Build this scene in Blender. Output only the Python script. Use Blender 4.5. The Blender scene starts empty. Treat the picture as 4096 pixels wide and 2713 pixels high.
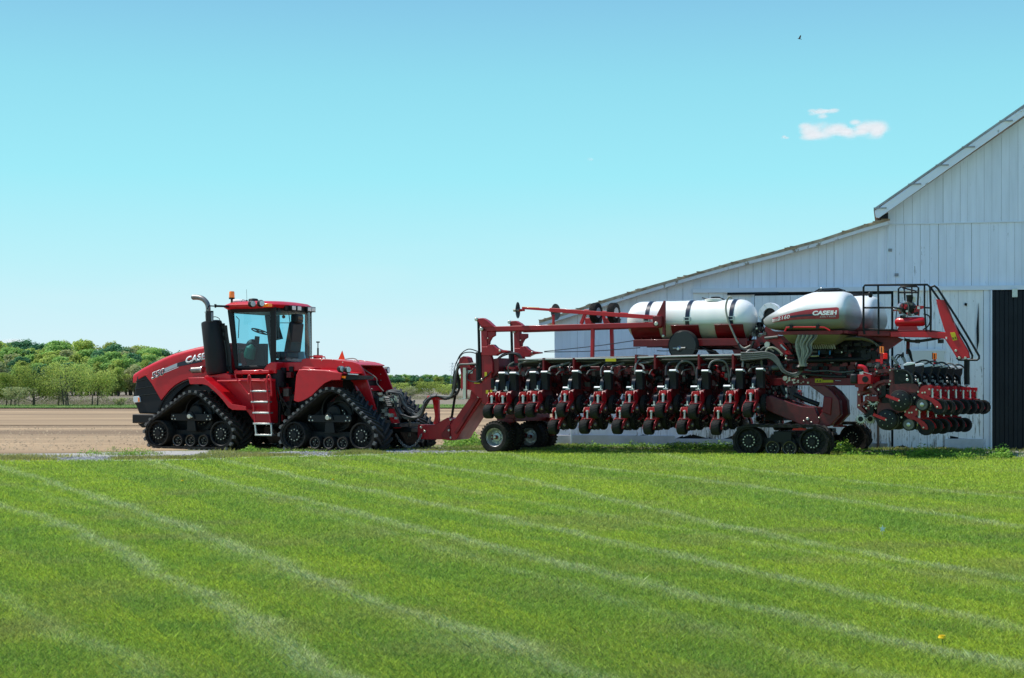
import bpy, math, random
import numpy as np
from mathutils import Vector, Matrix
random.seed(7); rng = np.random.default_rng(11)
R = math.radians
sc = bpy.context.scene
COL = sc.collection

# ---------------------------------------------------------------- camera
FPX, CX, HY, H = 6662.0, 2048.0, 1554.0, 1.5      # focal length (px of a 4096 wide frame), centre column, horizon row, eye height
cam_d = bpy.data.cameras.new('camera'); cam = bpy.data.objects.new('camera', cam_d); COL.objects.link(cam)
cam.location = (0, 0, H); cam.rotation_euler = (R(90), 0, 0)
cam_d.sensor_width = 36; cam_d.lens = 36 * FPX / 4096
cam_d.shift_y = (HY - 2713 / 2) / 4096
cam_d.clip_start = 0.5; cam_d.clip_end = 6000
cam_d.dof.use_dof = True; cam_d.dof.focus_distance = 37; cam_d.dof.aperture_fstop = 8
sc.camera = cam

class Frame:
    """a vertical working frame standing in the field: x along the machine, y away from the road side, z up"""
    def __init__(s, ox, oy, yaw):
        s.o = (ox, oy); s.c, s.s = math.cos(R(yaw)), math.sin(R(yaw)); s.yaw = R(yaw)
    def bp(s, px, py, v):
        dx, dz = (px - CX) / FPX, (HY - py) / FPX
        ox, oy = s.o[0] + v * s.s, s.o[1] + v * s.c
        a = (dx * oy - ox) / (s.c + dx * s.s)
        return a, H + (oy - a * s.s) * dz
    def world(s, a, v, z=0):
        return Vector((s.o[0] + a * s.c + v * s.s, s.o[1] - a * s.s + v * s.c, z))
TR = Frame(-6.04, 39.7, 26)
def zoom(fr, x0, y0, k): return lambda x, y, v: fr.bp(x0 + k * x, y0 + k * y, v)
t1 = zoom(TR, 500, 1130, .4464); t2 = zoom(TR, 1000, 1180, .42735); t3 = zoom(TR, 1700, 1200, .4145)
t4 = zoom(TR, 2400, 1150, .4464); t5 = zoom(TR, 3100, 1080, .5102); r1 = zoom(TR, 1930, 1450, .2232)
r2 = zoom(TR, 3400, 1420, .2534); r3 = zoom(TR, 2980, 1130, .2742)

# ---------------------------------------------------------------- materials
def mat(name, base, rough=.5, metal=0, coat=0, nz=0, nscale=8, dirt=None, bump=0, bscale=40, spec=.5, trans=0, emit=0):
    m = bpy.data.materials.new(name); m.use_nodes = True
    nt = m.node_tree; N = nt.nodes; L = nt.links; b = N['Principled BSDF']
    b.inputs['Base Color'].default_value = (*base, 1); b.inputs['Roughness'].default_value = rough
    b.inputs['Metallic'].default_value = metal; b.inputs['Coat Weight'].default_value = coat
    b.inputs['Coat Roughness'].default_value = .08
    b.inputs['Specular IOR Level'].default_value = spec
    b.inputs['Transmission Weight'].default_value = trans
    if emit: b.inputs['Emission Color'].default_value = (*base, 1); b.inputs['Emission Strength'].default_value = emit
    tc = N.new('ShaderNodeTexCoord')
    if nz:
        n = N.new('ShaderNodeTexNoise'); n.inputs['Scale'].default_value = nscale; n.inputs['Detail'].default_value = 6
        n.inputs['Roughness'].default_value = .65
        L.new(tc.outputs['Object'], n.inputs['Vector'])
        cr = N.new('ShaderNodeValToRGB'); d = dirt or tuple(c * .45 for c in base)
        cr.color_ramp.elements[0].position = .38; cr.color_ramp.elements[0].color = (*[base[i] * (1 - nz) + d[i] * nz for i in range(3)], 1)
        cr.color_ramp.elements[1].position = .66; cr.color_ramp.elements[1].color = (*base, 1)
        L.new(n.outputs['Fac'], cr.inputs['Fac']); L.new(cr.outputs['Color'], b.inputs['Base Color'])
        mr = N.new('ShaderNodeMapRange'); mr.inputs['To Min'].default_value = min(1, rough + .18); mr.inputs['To Max'].default_value = max(.02, rough - .06)
        L.new(n.outputs['Fac'], mr.inputs['Value']); L.new(mr.outputs['Result'], b.inputs['Roughness'])
    if bump:
        n2 = N.new('ShaderNodeTexNoise'); n2.inputs['Scale'].default_value = bscale; n2.inputs['Detail'].default_value = 4
        L.new(tc.outputs['Object'], n2.inputs['Vector'])
        bp_ = N.new('ShaderNodeBump'); bp_.inputs['Strength'].default_value = bump; bp_.inputs['Distance'].default_value = .02
        L.new(n2.outputs['Fac'], bp_.inputs['Height']); L.new(bp_.outputs['Normal'], b.inputs['Normal'])
    return m
RED = mat('red_paint', (.66, .003, .012), .34, coat=.22, spec=.4, nz=.35, nscale=3.0, dirt=(.30, .010, .012))
RED2 = mat('red_paint_shaded', (.23, .003, .008), .40, coat=.12, spec=.4, nz=.6, nscale=4, dirt=(.10, .006, .007))  # darker copy of the machine red, shade put into the colour
RED3 = mat('red_paint_half_shade', (.42, .003, .011), .38, coat=.15, spec=.4, nz=.5, nscale=4, dirt=(.20, .010, .012))  # middle copy of the same red, partly shaded in its colour
REDU = mat('red_paint_deep_shade', (.16, .002, .006), .4, coat=.2, nz=.6, nscale=9, dirt=(.05, .004, .004))  # darkest copy of the red, deep shade of units and arms painted in
BLK = mat('black_paint', (.006, .0065, .008), .42, nz=.35, nscale=6, dirt=(.018, .016, .014), spec=.3)
BLKM = mat('black_plastic', (.009, .010, .013), .5, nz=.3, nscale=9, dirt=(.022, .02, .018), bump=.15, bscale=60, spec=.35)
GLOSSB = mat('black_gloss', (.006, .008, .010), .22)
RUB = mat('rubber', (.012, .012, .013), .8, nz=.5, nscale=7, dirt=(.055, .047, .038), bump=.3, bscale=30, spec=.25)
LUG = mat('rubber_lug', (.03, .03, .03), .75, nz=.5, nscale=12, dirt=(.07, .063, .055), spec=.3)
LUGE = mat('pale_lug_end', (.16, .157, .15), .8, nz=.5, nscale=12, dirt=(.12, .11, .1))  # paler grey for the outer lug ends
STEEL = mat('bright_steel', (.62, .62, .6), .32, metal=.9, nz=.3, nscale=20)
ZINC = mat('zinc_bolt', (.6, .57, .48), .38, metal=.7)
DSTEEL = mat('dark_steel', (.16, .155, .15), .42, metal=.8, nz=.5, nscale=14, dirt=(.12, .08, .05))
RIM = mat('silver_rim', (.55, .56, .58), .35, metal=.5, nz=.4, nscale=5, dirt=(.3, .27, .22))
EXH = mat('exhaust_steel', (.30, .29, .28), .42, metal=.75, nz=.5, nscale=9, dirt=(.12, .1, .08))
HOSE = mat('hose_black', (.012, .012, .013), .42, nz=.4, nscale=10, dirt=(.035, .032, .028))
HOSEG = mat('hose_grey', (.13, .14, .13), .45, nz=.5, nscale=6, dirt=(.07, .065, .055))
HOSEW = mat('hose_pale', (.34, .33, .26), .42, nz=.5, nscale=6, dirt=(.14, .13, .1))
WHT = mat('white_plastic', (.78, .77, .72), .35, nz=.2, nscale=2, dirt=(.6, .57, .47))
WHTD = mat('white_shell', (.78, .79, .80), .4)
YEL = mat('yellow_decal', (.72, .56, .01), .5, nz=.3, nscale=30)
ORG = mat('orange_lens', (.85, .20, .01), .2, coat=.5, emit=.25)
REDL = mat('red_lens', (.85, .015, .01), .25, emit=.15)
SMVO = mat('orange_sign', (.9, .08, .015), .5, emit=.12)
LENS = mat('lamp_lens', (.75, .78, .78), .12, coat=1)
GREEN = mat('green_bottle', (.02, .16, .10), .4)
TAN = mat('tan_seat', (.20, .15, .10), .8, nz=.4)
SILV = mat('silver_decal', (.5, .52, .55), .3, metal=.3)
NAVY = mat('navy_decal', (.012, .018, .035), .3)
LETW = mat('white_lettering', (.85, .85, .85), .45)
LETB = mat('black_lettering', (.015, .015, .02), .4)
DECR = mat('red_decal', (.40, .03, .04), .4, nz=.3, nscale=20)
CHAIN = mat('chain_steel', (.35, .34, .33), .4, metal=.8, nz=.6, nscale=20, dirt=(.1, .07, .05))

def glassmat(name, tint, dens):
    m = bpy.data.materials.new(name); m.use_nodes = True
    nt = m.node_tree; N = nt.nodes; L = nt.links; N.clear()
    out = N.new('ShaderNodeOutputMaterial'); tr = N.new('ShaderNodeBsdfTransparent'); gl = N.new('ShaderNodeBsdfGlossy')
    tr.inputs['Color'].default_value = (*tint, 1); gl.inputs['Roughness'].default_value = .03; gl.inputs['Color'].default_value = (.9, .95, 1, 1)
    fr = N.new('ShaderNodeFresnel'); ge = N.new('ShaderNodeNewGeometry'); io = N.new('ShaderNodeMapRange'); io.inputs['To Min'].default_value = 1.45; io.inputs['To Max'].default_value = 1 / 1.45; L.new(ge.outputs['Backfacing'], io.inputs['Value']); L.new(io.outputs[0], fr.inputs['IOR'])
    ad = N.new('ShaderNodeMath'); ad.operation = 'ADD'; ad.inputs[1].default_value = dens; ad.use_clamp = True
    mx = N.new('ShaderNodeMixShader'); L.new(fr.outputs[0], ad.inputs[0]); L.new(ad.outputs[0], mx.inputs['Fac'])
    L.new(tr.outputs[0], mx.inputs[1]); L.new(gl.outputs[0], mx.inputs[2]); L.new(mx.outputs[0], out.inputs['Surface'])
    return m
GLASS = glassmat('cab_glass', (.54, .84, .91), .0)

# ---------------------------------------------------------------- mesh builder
class MB:
    def __init__(s): s.v = []; s.f = []; s.mi = []; s.mats = []; s.cur = 0
    def use(s, m):
        if m not in s.mats: s.mats.append(m)
        s.cur = s.mats.index(m); return s
    def add(s, vs, fs):
        n = len(s.v); s.v += [tuple(p) for p in vs]; s.f += [tuple(i + n for i in f) for f in fs]; s.mi += [s.cur] * len(fs); return s
    def box(s, x0, x1, y0, y1, z0, z1):
        vs = [(x, y, z) for x in (x0, x1) for y in (y0, y1) for z in (z0, z1)]
        return s.add(vs, [(0, 1, 3, 2), (4, 6, 7, 5), (0, 4, 5, 1), (2, 3, 7, 6), (0, 2, 6, 4), (1, 5, 7, 3)])
    def prism(s, poly, y0, y1):
        n = len(poly)
        ar = sum(poly[i][0] * poly[(i + 1) % n][1] - poly[(i + 1) % n][0] * poly[i][1] for i in range(n))
        if ar < 0: poly = poly[::-1]
        vs = [(p[0], y0, p[1]) for p in poly] + [(p[0], y1, p[1]) for p in poly]
        return s.add(vs, [tuple(range(n)), tuple(range(2 * n - 1, n - 1, -1))] + [(i, i + n, (i + 1) % n + n, (i + 1) % n) for i in range(n)])
    def strip(s, pts, y0, y1, th):
        """a bent plate: centre line in x-z, width y0..y1, thickness th"""
        up, dn = [], []
        for i, p in enumerate(pts):
            a = pts[max(0, i - 1)]; b = pts[min(len(pts) - 1, i + 1)]
            d = Vector((b[0] - a[0], b[1] - a[1])); d.normalize(); n = Vector((-d.y, d.x)) * th / 2
            up.append((p[0] + n.x, p[1] + n.y)); dn.append((p[0] - n.x, p[1] - n.y))
        for i in range(len(pts) - 1):
            s.prism([dn[i], dn[i + 1], up[i + 1], up[i]], y0, y1)
        return s
    def tube(s, pts, r, n=8, r2=None, smooth=0):
        pts = [Vector(p) for p in pts]
        if smooth:
            q = []
            m = len(pts)
            for i in range(m - 1):
                p0, p1, p2, p3 = pts[max(0, i - 1)], pts[i], pts[i + 1], pts[min(m - 1, i + 2)]
                for k in range(smooth):
                    t = k / smooth
                    q.append(.5 * ((2 * p1) + (p2 - p0) * t + (2 * p0 - 5 * p1 + 4 * p2 - p3) * t * t + (3 * p1 - p0 - 3 * p2 + p3) * t ** 3))
            q.append(pts[-1]); pts = q
        m = len(pts); vs = []; fs = []
        t0 = (pts[1] - pts[0]).normalized()
        ref = Vector((0, 0, 1)) if abs(t0.z) < .9 else Vector((1, 0, 0))
        nrm = t0.cross(ref).normalized()
        for i, p in enumerate(pts):
            t = (pts[min(m - 1, i + 1)] - pts[max(0, i - 1)])
            if t.length < 1e-9: t = t0
            t = t.normalized()
            nrm = (nrm - t * nrm.dot(t)); nrm = nrm.normalized() if nrm.length > 1e-6 else t.orthogonal().normalized()
            b = t.cross(nrm); rr = r if r2 is None else r + (r2 - r) * i / (m - 1)
            for k in range(n):
                an = 2 * math.pi * k / n + math.pi / n
                vs.append(p + (nrm * math.cos(an) + b * math.sin(an)) * rr)
        for i in range(m - 1):
            for k in range(n):
                fs.append((i * n + k, i * n + (k + 1) % n, (i + 1) * n + (k + 1) % n, (i + 1) * n + k))
        fs += [tuple(range(n - 1, -1, -1)), tuple(range((m - 1) * n, m * n))]
        return s.add(vs, fs)
    def bar(s, p, q, w, h=None):
        """rectangular bar between two points; h in the vertical-ish sense"""
        p, q = Vector(p), Vector(q); h = h or w; t = (q - p).normalized()
        side = t.cross(Vector((0, 0, 1)))
        side = side.normalized() if side.length > 1e-3 else Vector((0, 1, 0)); up = side.cross(t)
        vs = [e + side * a * w / 2 + up * b * h / 2 for e in (p, q) for a, b in ((-1, -1), (1, -1), (1, 1), (-1, 1))]
        return s.add(vs, [(0, 3, 2, 1), (4, 5, 6, 7), (0, 1, 5, 4), (1, 2, 6, 5), (2, 3, 7, 6), (3, 0, 4, 7)])
    def lathe(s, prof, c, ax='y', n=24, caps=True):
        """prof: (offset along axis, radius)"""
        ax = {'x': Vector((1, 0, 0)), 'y': Vector((0, 1, 0)), 'z': Vector((0, 0, 1))}[ax] if isinstance(ax, str) else Vector(ax).normalized()
        u = ax.orthogonal().normalized(); w = ax.cross(u); c = Vector(c); vs = []; fs = []; m = len(prof)
        for o, r in prof:
            for k in range(n):
                an = 2 * math.pi * k / n; vs.append(c + ax * o + (u * math.cos(an) + w * math.sin(an)) * max(r, 1e-4))
        for i in range(m - 1):
            for k in range(n):
                fs.append((i * n + k, i * n + (k + 1) % n, (i + 1) * n + (k + 1) % n, (i + 1) * n + k))
        if caps: fs += [tuple(range(n - 1, -1, -1)), tuple(range((m - 1) * n, m * n))]
        return s.add(vs, fs)
    def cyl(s, p, q, r, n=12, r2=None):
        p, q = Vector(p), Vector(q); d = q - p
        return s.lathe([(0, r), (d.length, r if r2 is None else r2)], p, d, n)
    def ball(s, c, r, n=10):
        pr = [(-r * math.cos(math.pi * k / n), r * math.sin(math.pi * k / n)) for k in range(n + 1)]
        return s.lathe(pr, c, 'z', n * 2)
    def loft(s, rings):
        n = len(rings[0]); vs = [p for r_ in rings for p in r_]; fs = []
        for i in range(len(rings) - 1):
            for k in range(n):
                fs.append((i * n + k, i * n + (k + 1) % n, (i + 1) * n + (k + 1) % n, (i + 1) * n + k))
        fs += [tuple(range(n - 1, -1, -1)), tuple(range((len(rings) - 1) * n, len(rings) * n))]
        return s.add(vs, fs)
    def build(s, name, parent=None, m=None, bevel=0, off=(0, 0, 0), seg=2, ang=35, sub=0):
        me = bpy.data.meshes.new(name)
        me.from_pydata([(p[0] - off[0], p[1] - off[1], p[2] - off[2]) for p in s.v], [], s.f)
        mats = s.mats or [m]
        for q in mats: me.materials.append(q)
        if s.mats and len(mats) > 1: me.polygons.foreach_set('material_index', s.mi)
        me.polygons.foreach_set('use_smooth', [True] * len(s.f))
        import bmesh
        b = bmesh.new(); b.from_mesh(me); bmesh.ops.recalc_face_normals(b, faces=b.faces); b.to_mesh(me); b.free()
        me.set_sharp_from_angle(angle=R(ang))
        o = bpy.data.objects.new(name, me); COL.objects.link(o)
        if parent: o.parent = parent
        if bevel:
            bv = o.modifiers.new('bevel', 'BEVEL'); bv.width = bevel; bv.segments = seg; bv.limit_method = 'ANGLE'; bv.angle_limit = R(40)
        if sub:
            sb = o.modifiers.new('sub', 'SUBSURF'); sb.levels = sub; sb.render_levels = sub
        return o
def split_mb(b):
    """the pieces of a builder that do not touch each other, as builders of their own"""
    n = len(b.v); par = list(range(n))
    def find(i):
        while par[i] != i: par[i] = par[par[i]]; i = par[i]
        return i
    for f in b.f:
        for k in f[1:]: par[find(k)] = find(f[0])
    isl = {}
    for i, f in enumerate(b.f): isl.setdefault(find(f[0]), []).append(i)
    groups = []
    for fs in isl.values():
        vs = {k for i in fs for k in b.f[i]}; lo = [min(b.v[k][q] for k in vs) - .012 for q in range(3)]; hi = [max(b.v[k][q] for k in vs) + .012 for q in range(3)]
        groups.append([fs, lo, hi])
    ch = True
    while ch:
        ch = False
        for i in range(len(groups)):
            for j_ in range(i + 1, len(groups)):
                A, B = groups[i], groups[j_]
                if all(A[1][q] <= B[2][q] and B[1][q] <= A[2][q] for q in range(3)):
                    groups[i] = [A[0] + B[0], [min(A[1][q], B[1][q]) for q in range(3)], [max(A[2][q], B[2][q]) for q in range(3)]]; del groups[j_]; ch = True; break
            if ch: break
    out = []
    for fs, _, _ in groups:
        m = MB(); m.mats = list(b.mats); mp = {}
        for i in fs:
            for k in b.f[i]:
                if k not in mp: mp[k] = len(m.v); m.v.append(b.v[k])
            m.f.append(tuple(mp[k] for k in b.f[i])); m.mi.append(b.mi[i])
        out.append(m)
    return out
def tag(o, label, cat=None, group=None, kind=None):
    if label: o['label'] = label
    if cat: o['category'] = cat
    if group: o['group'] = group
    if kind: o['kind'] = kind
    return o
def empty(name, loc, rz=0, parent=None):
    o = bpy.data.objects.new(name, None); COL.objects.link(o); o.location = loc; o.rotation_euler = (0, 0, rz); o.empty_display_size = .3
    if parent: o.parent = parent
    return o
def copy_tree(o, parent=None):
    c = o.copy(); COL.objects.link(c); c.parent = parent
    for ch in [k for k in o.children]: copy_tree(ch, c)
    return c
def lettering(text, p, q, height, y, m, parent, name='lettering', shear=.22, bold=.02, w=None, depth=.002, face=-1):
    """flat letters standing in the x-z plane at depth y, baseline from p to q (x,z)"""
    cu = bpy.data.curves.new(name, 'FONT'); cu.body = text; cu.size = 1; cu.shear = shear; cu.offset = 0; cu.extrude = 0
    ob = bpy.data.objects.new('tmp', cu); COL.objects.link(ob)
    dg = bpy.context.evaluated_depsgraph_get(); me = bpy.data.meshes.new_from_object(ob.evaluated_get(dg))
    xs = [v.co.x for v in me.vertices]; ys = [v.co.y for v in me.vertices]; x0, x1, y1 = min(xs), max(xs), max(ys)
    if bold:
        cu.offset = bold; dg = bpy.context.evaluated_depsgraph_get(); dg.update(); me = bpy.data.meshes.new_from_object(ob.evaluated_get(dg))
    COL.objects.unlink(ob); bpy.data.objects.remove(ob)
    d = Vector((q[0] - p[0], q[1] - p[1])); ln = d.length; d.normalize()
    for v in me.vertices:
        v.co.x = max(x0 - .1, min(x1 + .1, v.co.x)); v.co.y = max(-.12, min(y1 + .1, v.co.y))
        u = (v.co.x - x0) / (x1 - x0) * ln; h = v.co.y / y1 * height
        v.co = (p[0] + d.x * u, y, p[1] + d.y * u + h)
    me.name = name; me.materials.append(m)
    o = bpy.data.objects.new(name, me); COL.objects.link(o); o.parent = parent
    if depth:
        so = o.modifiers.new('solid', 'SOLIDIFY'); so.thickness = depth
    return o
def yp(p, y): return (p[0], y, p[1])
def arcpts(c, r, a0, a1, n):
    return [(c[0] + r * math.cos(R(a0 + (a1 - a0) * k / n)), c[1] + r * math.sin(R(a0 + (a1 - a0) * k / n))) for k in range(n + 1)]
# ================================================================ tracked belts
def hullpath(circs, step=.03):
    """outer envelope of circles (x, z, r) listed clockwise starting bottom-left; returns dense closed path of (x, z, nx, nz)"""
    n = len(circs); segs = []
    for i in range(n):
        x0, z0, r0 = circs[i]; x1, z1, r1 = circs[(i + 1) % n]
        dx, dz = x1 - x0, z1 - z0; d = math.hypot(dx, dz); base = math.atan2(dz, dx)
        ph = base + math.acos((r0 - r1) / d)      # outer normal, left side of travel
        segs.append((ph, (x0 + r0 * math.cos(ph), z0 + r0 * math.sin(ph)), (x1 + r1 * math.cos(ph), z1 + r1 * math.sin(ph))))
    out = []
    for i in range(n):
        ph, p, q = segs[i]; L_ = math.hypot(q[0] - p[0], q[1] - p[1]); k = max(1, int(L_ / step))
        for j in range(k): out.append((p[0] + (q[0] - p[0]) * j / k, p[1] + (q[1] - p[1]) * j / k, math.cos(ph), math.sin(ph)))
        ph2 = segs[(i + 1) % n][0]; x1, z1, r1 = circs[(i + 1) % n]
        da = (ph - ph2) % (2 * math.pi); k = max(1, int(da * r1 / step))
        for j in range(k):
            an = ph - da * j / k; out.append((x1 + r1 * math.cos(an), z1 + r1 * math.sin(an), math.cos(an), math.sin(an)))
    return out
def resample(path, pitch):
    L_ = [0]
    m = len(path)
    for i in range(m):
        a, b = path[i], path[(i + 1) % m]; L_.append(L_[-1] + math.hypot(b[0] - a[0], b[1] - a[1]))
    tot = L_[-1]; n = max(8, round(tot / pitch)); out = []; j = 0
    for k in range(n):
        s_ = tot * k / n
        while L_[j + 1] < s_: j += 1
        t = (s_ - L_[j]) / max(1e-9, L_[j + 1] - L_[j]); a, b = path[j], path[(j + 1) % m]
        q = [a[i] * (1 - t) + b[i] * t for i in range(4)]; nl = math.hypot(q[2], q[3]); out.append((q[0], q[1], q[2] / nl, q[3] / nl))
    return out
def belt(circs, v0, v1, th, lug_h, lug_p, lug_w, sweep):
    b = MB().use(RUB); path = hullpath(circs); m = len(path); vs = []; fs = []
    for (x, z, nx, nz) in path:
        vs += [(x, v0, z), (x, v1, z), (x + nx * th, v1, z + nz * th), (x + nx * th, v0, z + nz * th)]
    for i in range(m):
        j = (i + 1) % m
        for k in range(4): fs.append((i * 4 + k, i * 4 + (k + 1) % 4, j * 4 + (k + 1) % 4, j * 4 + k))
    b.add(vs, fs); b.use(LUG); b.use(LUGE)
    pts = resample(path, lug_p / 2); n = len(pts) // 2 * 2; mid = (v0 + v1) / 2
    fine = resample(path, .02); nf = len(fine)
    def at(s_):                                # s_ as fraction of the loop
        k = (s_ % 1) * nf; i = int(k); t = k - i; a, c = fine[i % nf], fine[(i + 1) % nf]
        return [a[q] * (1 - t) + c[q] * t for q in range(4)]
    tot = nf * .02
    for i in range(n):
        f0 = i / n; near = i % 2 == 0
        vv = (v0 - .015, mid - .01) if near else (v1 + .015, mid + .01)
        K = 3; vs = []
        for k in range(K + 1):
            t = k / K; v = vv[0] + (vv[1] - vv[0]) * t
            for w_, hh in ((-.5, 0), (-.36, 1), (.36, 1), (.5, 0)):
                x, z, nx, nz = at(f0 + (sweep * t + lug_w * w_) / tot)
                h0 = th - .004 + hh * lug_h
                vs.append((x + nx * h0, v, z + nz * h0))
        fs = [(k * 4 + q, k * 4 + q + 1, k * 4 + q + 5, k * 4 + q + 4) for k in range(K) for q in range(3)] + [(0, 1, 2, 3), (K * 4 + 3, K * 4 + 2, K * 4 + 1, K * 4)]
        b.use(LUG).add(vs, fs)
        if near:
            x, z, nx, nz = at(f0); q = []
            for v in (v0 - .02, v0 + .06):
                for w_, hh in ((-.5, .1), (-.34, 1.06), (.34, 1.06), (.5, .1)):
                    x, z, nx, nz = at(f0 + (lug_w * 1.06 * w_) / tot); h0 = th - .002 + hh * lug_h * 1.02; q.append((x + nx * h0, v, z + nz * h0))
            b.use(LUGE).add(q, [(0, 1, 2, 3), (7, 6, 5, 4), (0, 4, 5, 1), (1, 5, 6, 2), (2, 6, 7, 3), (3, 7, 4, 0)])
    return b
def spoked_wheel(c, r, v0, v1, nsp=14, nb=10, hubr=.3, rimm=BLK):
    """dark spoked track wheel, face at v0"""
    b = MB().use(RUB); cx, cz = c
    b.lathe([(0, r * .90), (0, r), (v1 - v0, r), (v1 - v0, r * .9), (0, r * .9)], (cx, v0, cz), 'y', 36, False)
    b.use(rimm); b.lathe([(.02, r * .86), (.005, r * .895), (v1 - v0 - .02, r * .895), (v1 - v0 - .02, r * .86), (.02, r * .86)], (cx, v0, cz), 'y', 36, False)
    b.lathe([(.09, r * .9), (.10, r * .9)], (cx, v0, cz), 'y', 36)
    for k in range(nsp):
        a0 = 2 * math.pi * k / nsp; a1 = a0 + .32
        p = (cx + r * hubr * math.cos(a0), v0 + .04, cz + r * hubr * math.sin(a0)); m_ = (cx + r * .6 * math.cos(a0 + .1), v0 + .05, cz + r * .6 * math.sin(a0 + .1))
        q = (cx + r * .88 * math.cos(a1), v0 + .05, cz + r * .88 * math.sin(a1)); b.tube([p, m_, q], .012, 5)
    b.lathe([(0.0, .001), (0.0, r * .22), (.03, r * .26), (.03, r * .5), (.1, r * .52)], (cx, v0, cz), 'y', 24)
    b.use(ZINC)
    for k in range(nb):
        a0 = 2 * math.pi * (k + .5) / nb; b.cyl((cx + r * .42 * math.cos(a0), v0 + .008, cz + r * .42 * math.sin(a0)), (cx + r * .42 * math.cos(a0), v0 + .04, cz + r * .42 * math.sin(a0)), .0135, 6)
    return b
def roller(c, r, v0, v1):
    b = MB().use(RUB); cx, cz = c
    b.lathe([(0, r * .86), (0, r), (v1 - v0, r), (v1 - v0, r * .86), (0, r * .86)], (cx, v0, cz), 'y', 28, False)
    b.use(DSTEEL); b.lathe([(0.005, r * .80), (0.0, r * .86), (.03, r * .87), (.03, r * .80), (.005, r * .8)], (cx, v0, cz), 'y', 28, False)
    b.use(BLK); b.lathe([(.05, r * .84), (.06, r * .84)], (cx, v0, cz), 'y', 28)
    b.lathe([(0, .001), (0, r * .24), (.06, r * .32)], (cx, v0, cz), 'y', 16)
    b.use(ZINC)
    for k in range(5):
        a0 = 2 * math.pi * k / 5 + .3; b.cyl((cx + r * .42 * math.cos(a0), v0 + .035, cz + r * .42 * math.sin(a0)), (cx + r * .42 * math.cos(a0), v0 + .06, cz + r * .42 * math.sin(a0)), .008, 6)
    return b

# ================================================================ TRACTOR
TRZ = 0.0
tractor = empty('tractor', TR.world(0, 1.5, 0), -TR.yaw)
tag(tractor, 'red articulated tractor on four black triangular rubber tracks with a tall black muffler', 'tractor')
OT = (0, 1.5, 0)
def tb(b, name, parent=tractor, **k): return b.build(name, parent, off=OT, **k)
def tlet(*a, **k):
    o = lettering(*a, **k)
    for v in o.data.vertices: v.co.y -= OT[1]
    return o

def quad_track(cl, cr, xt, zt, v0, flip=False):
    """v0 outer plane of the near edge; the inner assembly faces the outside"""
    rw = .325
    W = .76
    circs = [(cl[0], cl[1], rw), (xt, zt - .50, .45), (cr[0], cr[1], rw)]
    t = belt(circs, v0, v0 + W, .045, .06, .150, .070, .20)
    tk = t.build('track', tractor, off=OT)
    fv = v0 + .02 if not flip else v0 + W - .12
    s = 1 if not flip else 1
    for c in (cl, cr):
        for vv in ((fv,) if not flip else (fv,)):
            tb(spoked_wheel(c, rw - .01, v0 + .03 if not flip else v0 + W - .30, v0 + .30 if not flip else v0 + W - .03), 'idler_wheel', tk)
        tb(MB().use(RUB).lathe([(0, rw - .02), (.26, rw - .02)], (c[0], v0 + (.44 if not flip else .06), c[1]), 'y', 24), 'idler_wheel', tk)
    tb(spoked_wheel((xt + .06, zt - .62), .36, v0 + .30, v0 + .5, 0, 10, .3), 'drive_wheel', tk)
    w = MB().use(BLK)
    w.lathe([(0, .40), (.0, .44), (.16, .44), (.16, .40), (0, .40)], (xt, v0 + .32, zt - .50), 'y', 40, False)
    tb(w, 'drive_sprocket', tk)
    zr = cl[1] - rw + .153
    for k in range(3):
        x = cl[0] + (cr[0] - cl[0]) * (.305 + .205 * k)
        tb(roller((x, zr), .150, v0 + .05, v0 + .22), 'roller', tk)
        tb(roller((x, zr), .150, v0 + .5, v0 + .70), 'roller', tk)
    fr = MB().use(BLK); z1 = zr + .55; xm = (cl[0] + cr[0]) / 2
    fr.prism([(cl[0] + .35, z1 + .10), (cr[0] - .33, z1 + .10), (cr[0] - .30, z1 - .02), (cr[0] - .36, z1 - .07), (cl[0] + .40, z1 - .07), (cl[0] + .33, z1 - .02)], v0 + .10, v0 + .2)
    fr.prism([(xm - .10, z1 - .07), (xm + .12, z1 - .07), (xm + .16, z1 - .32), (xm - .12, z1 - .32)], v0 + .10, v0 + .2)
    fr.prism([(cl[0] - .02, cl[1] + .08), (cr[0] + .02, cr[1] + .08), (cr[0] + .02, cr[1] - .08), (cl[0] - .02, cl[1] - .08)], v0 + .30, v0 + .48)
    fr.prism([(xt - .36, z1 - .1), (xt + .36, z1 - .1), (xt + .16, zt - .35), (xt - .14, zt - .35)], v0 + .40, v0 + .52)
    fr.prism([(cl[0] + .1, cl[1] - .2), (cr[0] - .1, cr[1] - .2), (cr[0] - .05, cr[1] + .25), (xt + .3, zt - .42), (xt + .1, zt - .14), (xt - .15, zt - .14), (xt - .32, zt - .42), (cl[0] + .05, cl[1] + .25)], v0 + .54, v0 + .58)
    fr.lathe([(0, .16), (.03, .2), (.2, .2)], (xm + .02, v0 + .24, z1 + .14), 'y', 20)
    fr.prism([(xm - .14, z1 - .02), (xm + .14, z1 - .02), (xm + .10, z1 + .09), (xm + .04, z1 + .16), (xm - .04, z1 + .16), (xm - .10, z1 + .09)], v0 + .06, v0 + .12)
    fr.use(ZINC); fr.cyl((xm, v0 + .02, z1 + .04), (xm, v0 + .1, z1 + .04), .058, 12); fr.cyl((xm + .06, v0 + .04, z1 + .03), (xm + .06, v0 + .1, z1 + .03), .03, 8)
    for x, z in ((cl[0] + .42, z1 + .05), (cl[0] + .38, z1 - .03), (cl[0] + .47, z1 - .03), (cr[0] - .42, z1 + .05), (cr[0] - .36, z1 - .03), (cr[0] - .46, z1 - .03)):
        fr.cyl((x, v0 + .09, z), (x, v0 + .11, z), .022, 6)
    tb(fr, 'track_frame', tk, bevel=.008)
    return tk
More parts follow.
